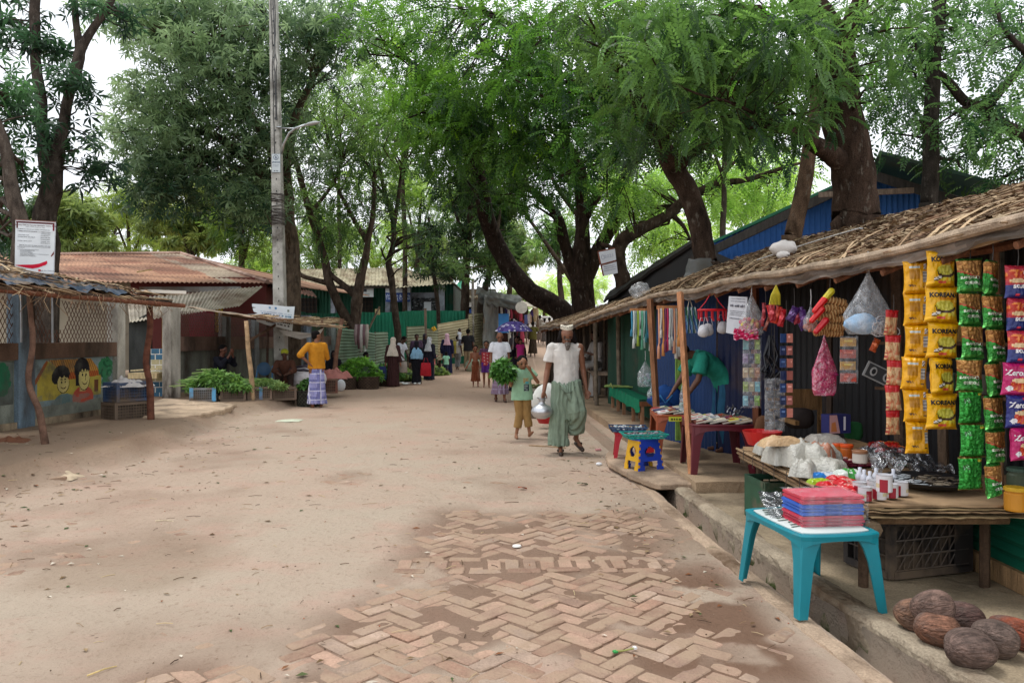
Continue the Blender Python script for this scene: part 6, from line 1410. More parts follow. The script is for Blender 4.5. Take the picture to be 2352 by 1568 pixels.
 def shirt(s,col,sleeve=.55,hem=.50,loose=1.12,name='shirt',sleeves='LR',colfn=None,wid=1.0,seed=1,amp=.005,neckline=True,openf=0):
  J,b=s.J,s.b*loose;m=s.mb();nk,ch,wa,hp=J['neck'],J['chest'],J['waist'],J['hip']
  ax=(nk-wa).normalized();sx=(J['shL']-J['shR']).normalized();fr=ax.cross(sx)
  hc=hp+(hp-wa).normalized()*max(0,(.52-hem))
  rings=[]
  sw=(J['shL']-J['shR']).length/2
  for c,rx,ry in((hc,.098*b*wid,.070*b*wid),(hp+(wa-hp)*.4,.095*b*wid,.066*b),(wa,.092*b*wid,.062*b),(wa.lerp(ch,.55),.092*b,.063*b),(ch,.094*b,.064*b),(ch+ax*.05,sw*1.06,.055*b),(ch+ax*.085,sw*.72,.044*b),(nk-ax*.008,.045,.042)):
   rings.append([c+sx*rx*math.cos(q)+fr*ry*math.sin(q)for q in[2*math.pi*j/22 for j in range(22)]])
  m.loft(rings,True)
  for q in sleeves:
   sh,el,wr=J['sh'+q],J['el'+q],J['wr'+q]
   if sleeve<=1:e=sh.lerp(el,sleeve);s.cone(m,sh+(sh-el).normalized()*.006,e,.038*b,.041*b+.004)
   else:
    s.cone(m,sh,el,.038*b,.034*b);e=el.lerp(wr,sleeve-1);s.cone(m,el+(sh-el).normalized()*.02,e,.035*b,.028*b);m.ell(el,(.035*b,.035*b,.035*b),10,6)
   m.ell(sh,(.037*b,.037*b,.034*b),12,8)
  for q in 'LR':m.cap(nk-ax*.034,nk.lerp(J['sh'+q],.85)-ax*.010,.036*b,.034*b,10,3)
  return remesh(m,s.vox,name,M['cloth'],s.t,s.pat(colfn)if colfn else col,2,s.fold(amp,5,.2,seed))
 def trousers(s,col,end=.95,wide=1.0,name='trousers',colfn=None,seed=2):
  J,b=s.J,s.b;m=s.mb();m.ell(J['hip'],(.090*b,.064*b,.06),14,8);m.cap(J['hip'],J['waist'],.062*b,.060*b,10,2)
  for q in 'LR':
   h,k,a=J['hip'+q],J['kn'+q],J['an'+q];m.cap(h,k,.058*b*wide,.043*b*wide,12,3)
   if end>.5:
    e=k.lerp(a,(end-.5)*2);s.cone(m,k,e,.043*b*wide,.040*b*wide+.004);m.ell(k,(.043*b*wide,)*3,10,6)
   else:pass
  if end<=.5:
   m=s.mb();m.ell(J['hip'],(.090*b,.064*b,.06),14,8);m.cap(J['hip'],J['waist'],.062*b,.060*b,10,2)
   for q in 'LR':h,k=J['hip'+q],J['kn'+q];s.cone(m,h+Vector((0,0,.03)),h.lerp(k,end*2),.060*b*wide,.056*b*wide)
  return remesh(m,s.vox,name,M['cloth'],s.t,s.pat(colfn)if colfn else col,2,s.fold(.005,4,.2,seed))
 def lungi(s,col,hem=.08,wid=1.0,name='lungi',colfn=None,seed=3,amp=.008,k=11,spread=None):
  J,b=s.J,s.b;m=s.mb();wa,hp=J['waist'],J['hip'];cx=(J['anL'].x+J['anR'].x)/2;cy=(J['anL'].y+J['anR'].y)/2
  sp=abs(J['anL'].x-J['anR'].x)/2;sy=abs(J['anL'].y-J['anR'].y)/2;rings=[];n=26
  for t in(0,.12,.3,.5,.7,.86,1.0):
   z=(wa.z+.01)*(1-t)+hem*t;c=Vector((wa.x*(1-t)+cx*t,wa.y*(1-t)+cy*t,z))
   rx=(.082*b)*(1-t)**2+t*(.072*wid+sp*1.0)+.05*t*(1-t);ry=(.058*b)*(1-t)**2+t*(.056*wid+sy*1.0)+.08*t*(1-t)
   rings.append([c+Vector((rx*math.cos(q),ry*math.sin(q),0))for q in[2*math.pi*j/n for j in range(n)]])
  rings.reverse();m.loft(rings,True)
  return remesh(m,s.vox,name,M['cloth'],s.t,s.pat(colfn)if colfn else col,1,s.fold(amp,k,.7,seed))
 def hair(s,col=HR,long=0,cap=0.0):
  hs=s.hs;m=s.mb();hd=s.J['head'];hu,f,sd=s.hu,s.hf,s.hsd;Rm=Matrix((sd,f*-1,hu)).transposed()
  m.ell(hd+hu*.026*hs-f*.010*hs,(.052*hs,.058*hs,.048*hs),14,10,Rm);m.ell(hd+hu*.004*hs-f*.026*hs,(.048*hs,.040*hs,.050*hs),12,8,Rm)
  if long:m.cap(hd-f*.03*hs,hd-f*.035*hs-hu*long,.046*hs,.05*hs,12,3)
  return remesh(m,s.vox*.8,'hair',M['hair'],s.t,col,1,s.fold(.002,16,.3,5))
 def veil(s,col,drop=.20,wid=1.0,name='headscarf',face=True,colfn=None,seed=6,back=.0):
  """cloth over head and shoulders"""
  hs=s.hs;m=s.mb();hd=s.J['head'];hu,f,sd=s.hu,s.hf,s.hsd;Rm=Matrix((sd,f*-1,hu)).transposed();nk=s.J['neck']
  m.ell(hd+hu*.012*hs-f*.010*hs,(.058*hs,.060*hs,.066*hs),16,10,Rm);m.cap(hd-f*.02-hu*.02,nk-f*.012,.052,.058,12,3)
  rings=[]
  for t in(0,.3,.6,1):
   c=nk*(1-t)+(nk+Vector((0,.01,-drop)))*t+Vector((0,.012+back*t,.012*(1-t)));rx=.055+(.135*wid-.055)*t**.6;ry=.055+(.098*wid-.055)*t**.6
   rings.append([c+Vector((rx*math.cos(q),ry*math.sin(q),-.02*t*abs(math.sin(q*2))))for q in[2*math.pi*j/20 for j in range(20)]])
  rings.reverse();m.loft(rings,True)
  return remesh(m,s.vox,name,M['cloth'],s.t,s.pat(colfn)if colfn else col,2,s.fold(.006,7,.5,seed))
 def gown(s,col,hem=.02,wid=1.0,name='gown',seed=8,sleeves=True):
  J,b=s.J,s.b;m=s.mb();rings=[];nk=J['neck'];ax=Vector((0,0,1))
  cx=(J['anL'].x+J['anR'].x)/2;cy=(J['anL'].y+J['anR'].y)/2
  for z,rx,ry,t in((.835,.05,.05,0),(.80,.105,.062,0),(.72,.106,.078,.05),(.60,.098,.076,.1),(.50,.110,.084,.3),(.30,.118*wid,.092,.6),(.15,.126*wid,.10,.85),(hem,.135*wid,.112,1)):
   zz=z*J['neck'].z/.835 if z>.5 else z;c=Vector((cx*t+J['waist'].x*(1-t),cy*t+J['waist'].y*(1-t),zz));rings.append([c+Vector((rx*b*math.cos(q),ry*b*math.sin(q),0))for q in[2*math.pi*j/24 for j in range(24)]])
  rings.reverse();m.loft(rings,True)
  if sleeves:
   for q in 'LR':
    sh,el,wr=J['sh'+q],J['el'+q],J['wr'+q];s.cone(m,sh,el,.045,.042);s.cone(m,el,el.lerp(wr,.85),.042,.040);m.ell(el,(.042,)*3,8,6);m.ell(sh,(.046,)*3,10,6)
  return remesh(m,s.vox,name,M['cloth'],s.t,col,2,s.fold(.008,10,.8,seed))
def plaid(c1,c2,c3,f=14):
 a,b,c=np.array(s2l(c1)),np.array(s2l(c2)),np.array(s2l(c3))
 def fn(p):
  u=(p[:,0]*.9+p[:,1]*.5)*f;v=p[:,2]*f;k=((u%1)<.32).astype(float);l=((v%1)<.32).astype(float);o=np.repeat(a[None],len(p),0)
  o=o*(1-.55*(k+l)[:,None].clip(0,1))+b*(.55*(k+l)[:,None].clip(0,1));m=((u%1)>.9)|((v%1)>.9);o[m]=c;return o
 return fn
def px_(px,Y):return(px-CX)/F*Y
def foot(px,py):p=gp(px,py);return p.x,p.y
WALK=dict(knL=(.058,-.06,.29),anL=(.06,-.055,.05),knR=(-.05,.0,.29),anR=(-.05,.10,.07),toeR=(-.055,.035,.01))
x,y=foot(1298,1038)
m1=Person('old bearded man in a white cap, white T-shirt and green sarong carrying a pot',px_(1300,9.95),9.95,1.71,2,dict(knL=(.075,-.075,.30),anL=(.085,.07,.10),toeL=(.125,.01,.035),knR=(-.04,-.03,.285),anR=(-.045,-.02,.045),toeR=(-.05,-.11,.018),shL=(.105,.01,.803),elL=(.134,.03,.635),wrL=(.155,-.005,.48),shR=(-.105,.01,.803),elR=(-.138,.03,.63),wrR=(-.170,-.035,.475),curlR=(.5,-.6,.2),curlL=(-.3,-.5,.5),head=(.003,-.036,.893),neck=(0,-.004,.842)),skin=(126,84,62),vox=.0055,shoes=(58,44,36),build=.96)
m1.shirt((206,202,196),.62,.50,1.08,sleeves='R',amp=.0055)
mm=m1.mb();J=m1.J
for(a,b_,r0,r1)in((J['hip']+Vector((-.035,0,.02)),(-.06,.0,.095),.068,.074),(J['hip']+Vector((.035,-.01,.02)),(.074,-.045,.31),.072,.076),((.080,-.045,.31),(.078,.045,.165),.068,.062),(J['hip'],(.02,0,.26),.085,.08)):m1.cone(mm,a,b_,r0,r1,18)
mm.ell((.074,-.045,.31),(.074,.072,.074),12,8);mm.ell((0,0,.53),(.088,.064,.045),16,8);m1.cone(mm,(-.055,0,.12),(-.056,.0,.065),.075,.080,18)
def lg(p):
 c=np.array(s2l((126,142,124)));n=fbm(p[:,0]*18,p[:,2]*9)-.5;return c[None]*(1+.25*n)[:,None]
remesh(mm,.0075,'sarong',M['cloth'],m1.t,m1.pat(lg),1,m1.fold(.0085,15,.75,3))
mm=MB((120,136,120),m1.T)
for k in range(4):mm.tube([(-.05+.025*k,-.075,.535),(-.02+.012*k,-.092,.49-.01*k),(.0+.014*k,-.09,.44-.03*k)],[.006,.010,.003],6)
mm.tube([(-.05,-.085,.50),(-.01,-.10,.465),(.035,-.095,.475),(.06,-.085,.51)],.0045,6,col=(96,108,94));mm.build('sarong_knot',M['cloth'],m1.t,smooth=True)
hd=m1.J['head'];hm=m1.mb();hm.ell(hd+Vector((-.046,.012,.0)),(.018,.036,.044),10,8);hm.ell(hd+Vector((.046,.012,.0)),(.018,.036,.044),10,8);hm.ell(hd+Vector((0,.03,.0)),(.05,.034,.05),12,8);hm.cap(hd+Vector((-.054,.01,-.02)),hd+Vector((-.064,.014,-.045)),.02,.012,8,3);hm.cap(hd+Vector((.054,.01,-.02)),hd+Vector((.066,.014,-.05)),.02,.012,8,3)
remesh(hm,.006,'hair',M['hair'],m1.t,(34,30,30),1,m1.fold(.003,20,.4,5))
hm=m1.mb();hm.ell(hd+Vector((0,-.042,-.066)),(.024,.015,.020),12,8);hm.cap(hd+Vector((0,-.048,-.074)),hd+Vector((0,-.050,-.100)),.022,.013,10,3);hm.cap(hd+Vector((-.016,-.052,-.030)),hd+Vector((.016,-.052,-.030)),.0045,.0045,6,2)
remesh(hm,.0055,'beard',M['hair'],m1.t,(112,104,98),1,m1.fold(.003,20,.5,9))
cp=MB((206,198,180),m1.T);n=28
ringf=lambda z,r,ry:[hd+Vector((r*math.cos(q),.004+ry*math.sin(q),z+.006*max(0,math.cos(q+math.pi/2))*-1+.010*abs(math.cos(q))))for q in[2*math.pi*j/n for j in range(n)]]
cp.loft([ringf(.040,.047,.056),ringf(.043,.049,.058),ringf(.070,.048,.055),ringf(.075,.042,.048),ringf(.068,.03,.03)],True)
cp.build('cap',M['cloth'],m1.t,smooth=True)
cp=MB((90,88,84),m1.T)
for k in range(9):
 q=-math.pi/2+(k-4)*.28;r_=.0515;c=hd+Vector((r_*math.cos(q),.004+.0595*math.sin(q),.056+.006*(k%2)+.010*abs(math.cos(q))));cp.ell(c,(.0035,.0035,.0035),6,4)
cp.build('cap_embroidery',M['cloth'],m1.t)
wr=m1.T@m1.J['wrR'];pc=Vector((wr.x-.03,wr.y-.06,wr.z-.115))
mb=MB((196,198,202));mb.lathe([(.001,-.24),(.055,-.24),(.105,-.215),(.133,-.17),(.138,-.14),(.12,-.10),(.085,-.072),(.048,-.058),(.038,-.035),(.040,0),(.062,.022),(.07,.026),(.058,.020),(.034,0),(.03,-.03),(.001,-.035)],pc+Vector((0,0,.01)),32)
mb.lathe([(.137,-.150),(.141,-.145),(.137,-.140)],pc+Vector((0,0,.01)),32);o=mb.build('water_pot',M['metal'],smooth=True);tag(o,'round dented aluminium water pot held by the old man','pot')
m2=Person('boy in a pale green T-shirt and mustard trousers rubbing his face',px_(1199,11.45),11.45,1.26,14,dict(knL=(.055,-.02,.28),anL=(.085,-.03,.06),toeL=(.105,-.10,.085),knR=(-.03,.0,.28),anR=(-.065,.02,.045),elL=(.185,-.035,.665),wrL=(.075,-.115,.80),curlL=(-.6,.2,.6),elR=(-.13,.01,.63),wrR=(-.185,-.115,.70),curlR=(.2,.2,.8),head=(0,-.016,.893),neck=(0,.003,.822)),skin=(150,104,76),hs=1.22,vox=.0060,build=.97)
def gs(p):
 c=np.repeat(np.array(s2l((150,190,158)))[None],len(p),0);f=p[:,1]<-.01
 k=f&(abs(p[:,0]-.035)<.034)&(abs(p[:,2]-.605)<.040);c[k]=s2l((44,58,64));k2=k&((p[:,2]*90)%1<.3)&(abs(p[:,0]-.03)<.022);c[k2]=s2l((176,190,186))
 k=f&(abs(p[:,0]-.03)<.032)&(abs(p[:,2]-.69)<.028)&(np.sin(p[:,0]*260)*np.sin(p[:,2]*180)>-.1);c[k]=s2l((190,134,66));k=f&(abs(p[:,0]-.045)<.02)&(abs(p[:,2]-.665)<.016);c[k]=s2l((90,170,180));return c
m2.shirt(None,.6,.455,1.26,colfn=gs,amp=.005,wid=1.12);m2.trousers((154,122,76),.82,1.16);m2.hair()
wr=m2.T@m2.J['wrR']
lt=thing('leaf_bunch','big bunch of dark shiny green leaves held up by the boy in pale green','leaves',wr+Vector((-.05,-.02,.0)))
mb=MB((90,130,60))
for k in range(26):a=R.uniform(0,6.28);q=.16*math.sqrt(R.random());mb.tube([wr+Vector((0,0,-.04)),wr+Vector((-.05+q*math.cos(a)*.5,-.02+q*math.sin(a)*.5,.08)),wr+Vector((-.10+q*math.cos(a),-.02+q*math.sin(a),.21))],.004,4,False)
mb.build('stems',M['veg'],lt);cl=[]
for k in range(120):
 a=R.uniform(0,6.28);q=math.sqrt(R.random());zz=R.uniform(-1,1)
 cl.append((wr.x-.09+.145*q*math.cos(a),wr.y-.03+.12*q*math.sin(a),wr.z+.15+.135*zz*math.sqrt(max(0,1-q*q)),.05,5,R.uniform(.1,.9)))
leaf_cloud('leaves',cl,'broad',.105,lt,(26,68,24),(104,162,72),91,mat='veg')
def gr(p):return plaid((134,112,132),(116,96,118),(160,150,170),16)(p)
m3=Person('bald man looking down in a white T-shirt and pale mauve checked sarong',px_(1148,17.9),17.9,1.66,4,{**WALK,'head':(0,-.03,.912),'curlL':(0,-.4,0)},skin=(122,78,56),vox=.009,shoes=(70,50,40))
m3.shirt((208,210,216),.6,.46,1.18);m3.lungi(None,.115,1.0,colfn=gr)
m4=Person('shirtless boy in a long rust brown wrap walking beside the boy in red',px_(1092,23.4),23.4,1.26,4,{**WALK,'wrL':(.17,-.03,.50),'wrR':(-.20,.0,.50)},skin=(140,88,62),hs=1.2,vox=.009);m4.lungi((118,64,42),.14,.9);m4.hair()
m5=Person('boy in a red patterned football shirt and purple shorts',px_(1117,23.0),23.0,1.40,0,WALK,skin=(128,84,60),hs=1.12,vox=.009)
def rp(p):
 c=np.repeat(np.array(s2l((168,60,66)))[None],len(p),0);k=(np.sin(p[:,0]*60+p[:,2]*50)*np.sin(p[:,2]*44-p[:,0]*30)>.55);c[k]=s2l((206,160,160));k=(p[:,2]>.76)|(abs(p[:,0])>.1);c[k]=s2l((90,60,84));return c
m5.shirt(None,.6,.47,1.14,colfn=rp);m5.trousers((88,46,122),.42,1.1,name='shorts');m5.hair()
m6=Person('man in a mustard shirt and blue checked sarong, hand on his hip',px_(727,16.45),16.45,1.66,-158,dict(elL=(.21,.05,.68),wrL=(.095,.05,.565),curlL=(-.6,0,0),elR=(-.14,-.05,.64),wrR=(-.15,-.17,.70),curlR=(.2,-.2,.6),face=(-.9,-.35,0),anL=(.05,.02,.045),anR=(-.06,-.02,.045)),skin=(124,80,56),vox=.0085,shoes=(70,56,46))
m6.shirt((184,124,34),1.25,.50,1.16,amp=.007);m6.lungi(None,.05,1.05,colfn=plaid((150,150,196),(72,78,138),(206,206,224),9),amp=.008);m6.hair()
lace=lambda a,b:(lambda p:np.where((np.sin(p[:,0]*150)*np.sin(p[:,2]*150)>.35)[:,None],np.array(s2l(b))[None],np.array(s2l(a))[None]))
w7=Person('woman in a dark brown gown and cream lace headscarf carrying a blue bag',px_(903,23.5),23.5,1.52,172,dict(wrL=(.15,.02,.46),wrR=(-.15,.01,.48)),vox=.0095,fingers=False);w7.gown((62,38,38));w7.veil((206,188,166),.21,1.0,colfn=lace((212,200,184),(190,178,166)))
w8=Person('woman in a black gown with a light blue shawl carrying a red bag',px_(957,24.6),24.6,1.40,178,dict(wrL=(.15,.02,.46),wrR=(-.16,-.02,.47)),vox=.0095,fingers=False);w8.gown((26,26,32),wid=.85);w8.veil((30,28,34),.06,.55,name='headscarf')
sm=w8.mb();rings=[[Vector((rx*math.cos(q),ry*math.sin(q),z+.03*math.sin(q*1.0)))for q in[2*math.pi*j/24 for j in range(24)]]for z,rx,ry in((.56,.165,.115),(.66,.16,.11),(.76,.135,.09),(.82,.075,.065))]
sm.loft(rings,True);remesh(sm,.0095,'shawl',M['cloth'],w8.t,(140,182,212),2,w8.fold(.009,6,.5,4))
w9=Person('woman in black with a white patterned headscarf beside the woman with the red bag',px_(986,27),27,1.52,160,{},vox=.011,fingers=False);w9.gown((34,34,48));w9.veil(None,.16,.85,colfn=lace((206,208,212),(120,122,134)))
w12=Person('woman in navy with a pink headscarf before the cream fence',px_(1027,30),30,1.58,185,{},vox=.012,fingers=False);w12.gown((30,32,60));w12.veil((196,158,172),.12,.8)
m10=Person('man in a dark purple shirt facing the road by the olive fence',px_(957,28.4),28.4,1.62,20,{},skin=(88,58,46),vox=.012,fingers=False);m10.shirt((74,58,78),1.8,.48,1.15);m10.trousers((50,46,52));m10.hair()
w11=Person('person in black with covered head behind the purple-shirted man',px_(976,29.3),29.3,1.60,30,{},vox=.012,fingers=False,skin=(90,60,46));w11.gown((34,30,40));w11.veil((38,34,44),.15,.85)
m18=Person('stooping man in a white T-shirt facing right by the corrugated fence',px_(919,26.0),26.0,1.62,62,dict(head=(0,-.10,.88),neck=(0,-.05,.80),chest=(0,-.03,.71),shL=(.095,-.04,.775),shR=(-.095,-.04,.775),elL=(.12,-.07,.62),wrL=(.11,-.16,.50),elR=(-.12,-.07,.62),wrR=(-.11,-.16,.52)),skin=(80,54,42),vox=.011,fingers=False);m18.shirt((196,200,210),.7,.46,1.15);m18.lungi((110,96,92),.2);m18.hair()
m13=Person('small child in a pink T-shirt and tan trousers with a raised arm',px_(993,29.2),29.2,.98,200,dict(elR=(-.17,-.06,.72),wrR=(-.26,-.12,.78),**WALK),hs=1.35,vox=.010,skin=(96,62,46),fingers=False);m13.shirt((214,128,126),.6,.44,1.25);m13.trousers((150,128,96));m13.hair()
m14=Person('small child in a mint T-shirt and dark shorts walking away',px_(1025,29.8),29.8,.86,180,WALK,hs=1.4,vox=.010,skin=(84,56,44),fingers=False);m14.shirt((150,206,178),.6,.44,1.25);m14.trousers((62,70,92),.6);m14.hair()
m15=Person('boy in a yellow and white top and grey jeans walking away',px_(1051,31.5),31.5,1.40,160,WALK,hs=1.1,vox=.012,skin=(96,64,48),fingers=False)
def yw(p):
 c=np.repeat(np.array(s2l((206,204,200)))[None],len(p),0);c[p[:,0]>.01]=s2l((202,190,96));return c
m15.shirt(None,.5,.48,1.15,colfn=yw);m15.trousers((130,132,134),.95,1.1);m15.hair()
m16=Person('man in a black T-shirt and tan trousers carrying a toddler on his arm',px_(1075,31.0),31.0,1.72,176,dict(elL=(.16,-.05,.66),wrL=(.10,-.16,.66),**WALK),vox=.012,skin=(90,60,46),fingers=False);m16.shirt((34,34,38),.7,.47,1.16);m16.trousers((150,134,108),.95,1.05);m16.hair()
m17=Person('toddler in white carried by the man in black',px_(1056,30.7),30.6,.72,60,{},z=.10+1.02,hs=1.5,vox=.011,skin=(96,64,50),fingers=False);m17.shirt((190,196,206),.7,.42,1.3);m17.hair();m17.trousers((80,84,100),.9)
w19=Person('woman in a long black veil holding a child under a purple umbrella',px_(1188,21.2),21.2,1.56,0,dict(elR=(-.12,-.08,.66),wrR=(-.09,-.14,.78),curlR=(0,0,.5),elL=(.13,-.06,.64),wrL=(.02,-.15,.62)),vox=.009,skin=(110,74,56));w19.gown((30,24,34),wid=1.1);w19.veil((28,22,32),.42,1.25,back=.04)
m20=Person('small girl in a magenta dress carried by the woman with the umbrella',px_(1192,21.0)+.04,20.93,.78,6,{},z=.66,hs=1.4,vox=.009,skin=(120,80,60));m20.shirt((170,44,110),.5,.38,1.35,name='dress');m20.hair();m20.trousers((190,176,170),.9)
uc=at(1180,756,20.8);ub=thing('umbrella','purple umbrella with white flower shapes above the veiled woman','umbrella',(uc.x,uc.y,uc.z-.7))
mb=MB((92,78,150));n=8
def uf(u,v):
 a=u*2*math.pi;k=abs(math.cos(a*n/2));r=v*(.52-.03*(1-k));return uc+Vector((r*math.cos(a),r*math.sin(a),.04+.18*(1-v*v)-.10*v**3+.0))
mb.grid(uf,64,14,colfn=lambda u,v:(200,196,214)if(v>.55 and nz(u*34,v*11,5)>.22)else((74,62,124)if nz(u*16,v*6)>.05 else(98,84,150)));mb.build('canopy',M['cloth'],ub)
mb=MB((180,180,184));mb.tube([uc+Vector((0,0,.28)),uc+Vector((-.02,.05,-.55))],.008,6);mb.build('shaft',M['metal'],ub)
m21=Person('man in an olive T-shirt and dark brown sarong walking away up the road',px_(1224,36.2),36.2,1.68,178,{**WALK,'elR':(-.16,.02,.68),'wrR':(-.12,-.10,.78)},vox=.013,skin=(70,46,36),fingers=False);m21.shirt((96,90,46),.7,.48,1.2);m21.lungi((60,48,38),.1,1.1);m21.hair()
for k,(px,Y,H,c1,c2,lb)in enumerate([(1240,43,1.6,(150,140,130),(120,104,96),'far figure in striped grey clothes just right of the olive-shirted man'),(1251,42,1.45,(190,184,176),(100,92,90),'far small figure in white at the right road edge'),(1262,41,1.55,(130,112,104),(150,140,136),'far figure in grey brown beside the drooping thatch'),(1206,47,1.6,(50,46,54),(70,60,60),'far dark figure in front of the hung clothes'),(1182,30.5,1.66,(44,38,44),(50,44,46),'dark-haired person behind the purple umbrella')]):
 q=Person(lb,px_(px,Y),Y,H,170+k*9,WALK,vox=.015,skin=(84,56,44),fingers=False);q.shirt(c1,.9,.47,1.15);q.lungi(c2,.12);q.hair()
SIT=dict(hip=(0,.04,.09),waist=(0,.05,.17),chest=(0,.04,.30),neck=(0,.02,.405),head=(0,-.005,.495),shL=(.1,.03,.37),shR=(-.1,.03,.37),hipL=(.06,.02,.08),hipR=(-.06,.02,.08),knL=(.20,-.14,.09),knR=(-.20,-.14,.09),anL=(-.04,-.20,.04),anR=(.04,-.16,.04),toeL=(-.12,-.22,.02),toeR=(.12,-.18,.02),elL=(.15,-.02,.20),elR=(-.15,-.02,.20),wrL=(.08,-.14,.16),wrR=(-.08,-.14,.16))
SQ=dict(hip=(0,.06,.16),waist=(0,.05,.24),chest=(0,.0,.36),neck=(0,-.04,.455),head=(0,-.075,.545),shL=(.1,-.03,.42),shR=(-.1,-.03,.42),hipL=(.06,.05,.15),hipR=(-.06,.05,.15),knL=(.10,-.13,.30),knR=(-.10,-.13,.30),anL=(.08,-.05,.045),anR=(-.08,-.05,.045),elL=(.14,-.12,.30),elR=(-.14,-.12,.30),wrL=(.06,-.24,.26),wrR=(-.06,-.24,.26))
q=Person('man in a pale shirt sitting cross-legged on the plank bench under the thatch',px_(1366,18.0),18.0,1.62,-62,{**SIT,'wrL':(.05,-.12,.24)},z=.74,vox=.010,skin=(92,62,48),fingers=False);q.shirt((150,146,142),1.6,.06,1.12);q.trousers((128,124,120),.9);q.hair()
q=Person('man in dark clothes sitting behind the leafy greens with his hand raised to his mouth',px_(512,17.3),17.3,1.62,68,{**SIT,'elL':(.13,-.09,.29),'wrL':(.03,-.14,.44),'curlL':Vector((-.2,0,.5)),'elR':(-.12,-.09,.28),'wrR':(-.03,-.14,.42)},z=.42,vox=.009,skin=(104,66,52));q.shirt((26,27,36),1.7,.06,1.15);q.trousers((36,36,42));q.hair()
q=Person('squatting vendor with a yellow-green headcloth behind the herb trays',px_(655,18.2),18.2,1.6,10,SQ,z=.24,vox=.009,skin=(84,56,44),fingers=False);q.shirt((84,54,42),1.6,.12,1.2);q.trousers((60,48,44));hd=q.J['head'];cm=q.mb();cm.ell(hd+q.hu*.030-q.hf*.010,(.058,.062,.048),14,8,Matrix((q.hsd,q.hf*-1,q.hu)).transposed());remesh(cm,.009,'headcloth',M['cloth'],q.t,(160,164,50),1)
q=Person('woman in a black veil sitting beside the bright leaf heap',px_(767,22.6),22.6,1.5,20,{**SIT},z=.26,vox=.010,skin=(90,60,46),fingers=False);q.shirt((24,22,28),1.8,.05,1.3,name='gown');q.trousers((24,22,28),.9,1.2);q.veil((22,20,26),.24,1.0)
q=Person('squatting vendor in grey-brown clothes behind the darker leaf heap',px_(838,25),24.6,1.5,100,SQ,z=.12,vox=.011,skin=(66,46,38),fingers=False);q.shirt((66,58,52),.8,.12,1.2);q.trousers((60,54,50));q.hair()
q=Person('vendor in a patterned sarong squatting beyond the woman in brown',px_(932,26.4),26.8,1.5,30,SQ,vox=.011,skin=(74,50,40),fingers=False);q.shirt((110,100,84),.8,.12,1.2);q.trousers((120,108,88),.9,1.2);q.hair()
BEND=dict(hip=(0,.06,.50),waist=(0,.02,.585),chest=(0,-.10,.665),neck=(0,-.185,.715),head=(0,-.265,.73),face=(0,-.6,-.75),shL=(.095,-.15,.70),shR=(-.095,-.15,.70),elL=(.12,-.20,.54),wrL=(.09,-.27,.43),elR=(-.12,-.22,.54),wrR=(-.09,-.30,.45),hipL=(.05,.06,.49),hipR=(-.05,.06,.49),knL=(.05,.03,.27),knR=(-.05,.03,.27),anL=(.05,.06,.045),anR=(-.05,.06,.045))
q=Person('man in a teal T-shirt and white skullcap bending over the book table',px_(1645,9.2),9.2,1.62,-78,BEND,z=.135,vox=.0075,skin=(104,70,54));q.shirt((44,142,122),.75,.47,1.22,amp=.007);q.trousers((44,92,122));q.hair()
cm=q.mb();hd=q.J['head'];cm.ell(hd+q.hu*.034-q.hf*.012,(.054,.058,.038),14,8,Matrix((q.hsd,q.hf*-1,q.hu)).transposed());remesh(cm,.007,'skullcap',M['cloth'],q.t,(196,196,192),1)
def bag(name,label,c,w,h,d,col,mat='cloth',handle=True,cat='bag'):
 mb=MB(col);c=Vector(c)
 rings=[[c+Vector((w/2*k*math.cos(q)*(1 if abs(math.cos(q))>.5 else 1),d/2*kk*math.sin(q),z))for q in[2*math.pi*j/20 for j in range(20)]]for z,k,kk in((0,.9,.8),(.02,1.02,1.05),(h*.5,1.0,.9),(h,.82,.35))]
 mb.loft(rings,True)
 if handle:mb.tube([c+Vector((-w*.25,0,h)),c+Vector((-w*.1,0,h*1.35)),c+Vector((w*.1,0,h*1.35)),c+Vector((w*.25,0,h))],.008,5)
 o=mb.build(name,M[mat],smooth=True);tag(o,label,cat);return o
bag('shopping_bag','red cloth bag carried by the woman in the light blue shawl',(px_(978,24.4),24.4,.28),.34,.42,.1,(176,40,50))
bag('shopping_bag','dark blue bag carried by the woman in brown',(px_(877,23.4),23.4,.22),.30,.40,.12,(40,50,88))
bag('shopping_bag','bundle-filled white bag on the right arm of the woman in brown',(px_(926,23.6),23.6,.42),.26,.34,.14,(150,140,130))
def eY(px,off=.06):
 k=(px-CX)/F;Y=5.0
 for _ in range(30):Y=(float(Ex(Y))-off)/k if k>.02 else 12;Y=max(3,min(16,Y))
 return Y
def hp_(px,py,off=.06,Y=None):
 Y=Y or eYs(px,off);return at(px,py,Y)
def eYs(px,off):
 k=(px-CX)/F;ys=np.linspace(3,16,1400);d=np.abs(Ex(ys)-off-k*ys);return float(ys[int(np.argmin(d))])
def cord(top,n=1,r=.0025,col=(60,54,50),L=.15):
 mb=MB(col);mb.tube([top,top+Vector((.004,0,L*.5)),top+Vector((0,0,L))],r,5);return mb
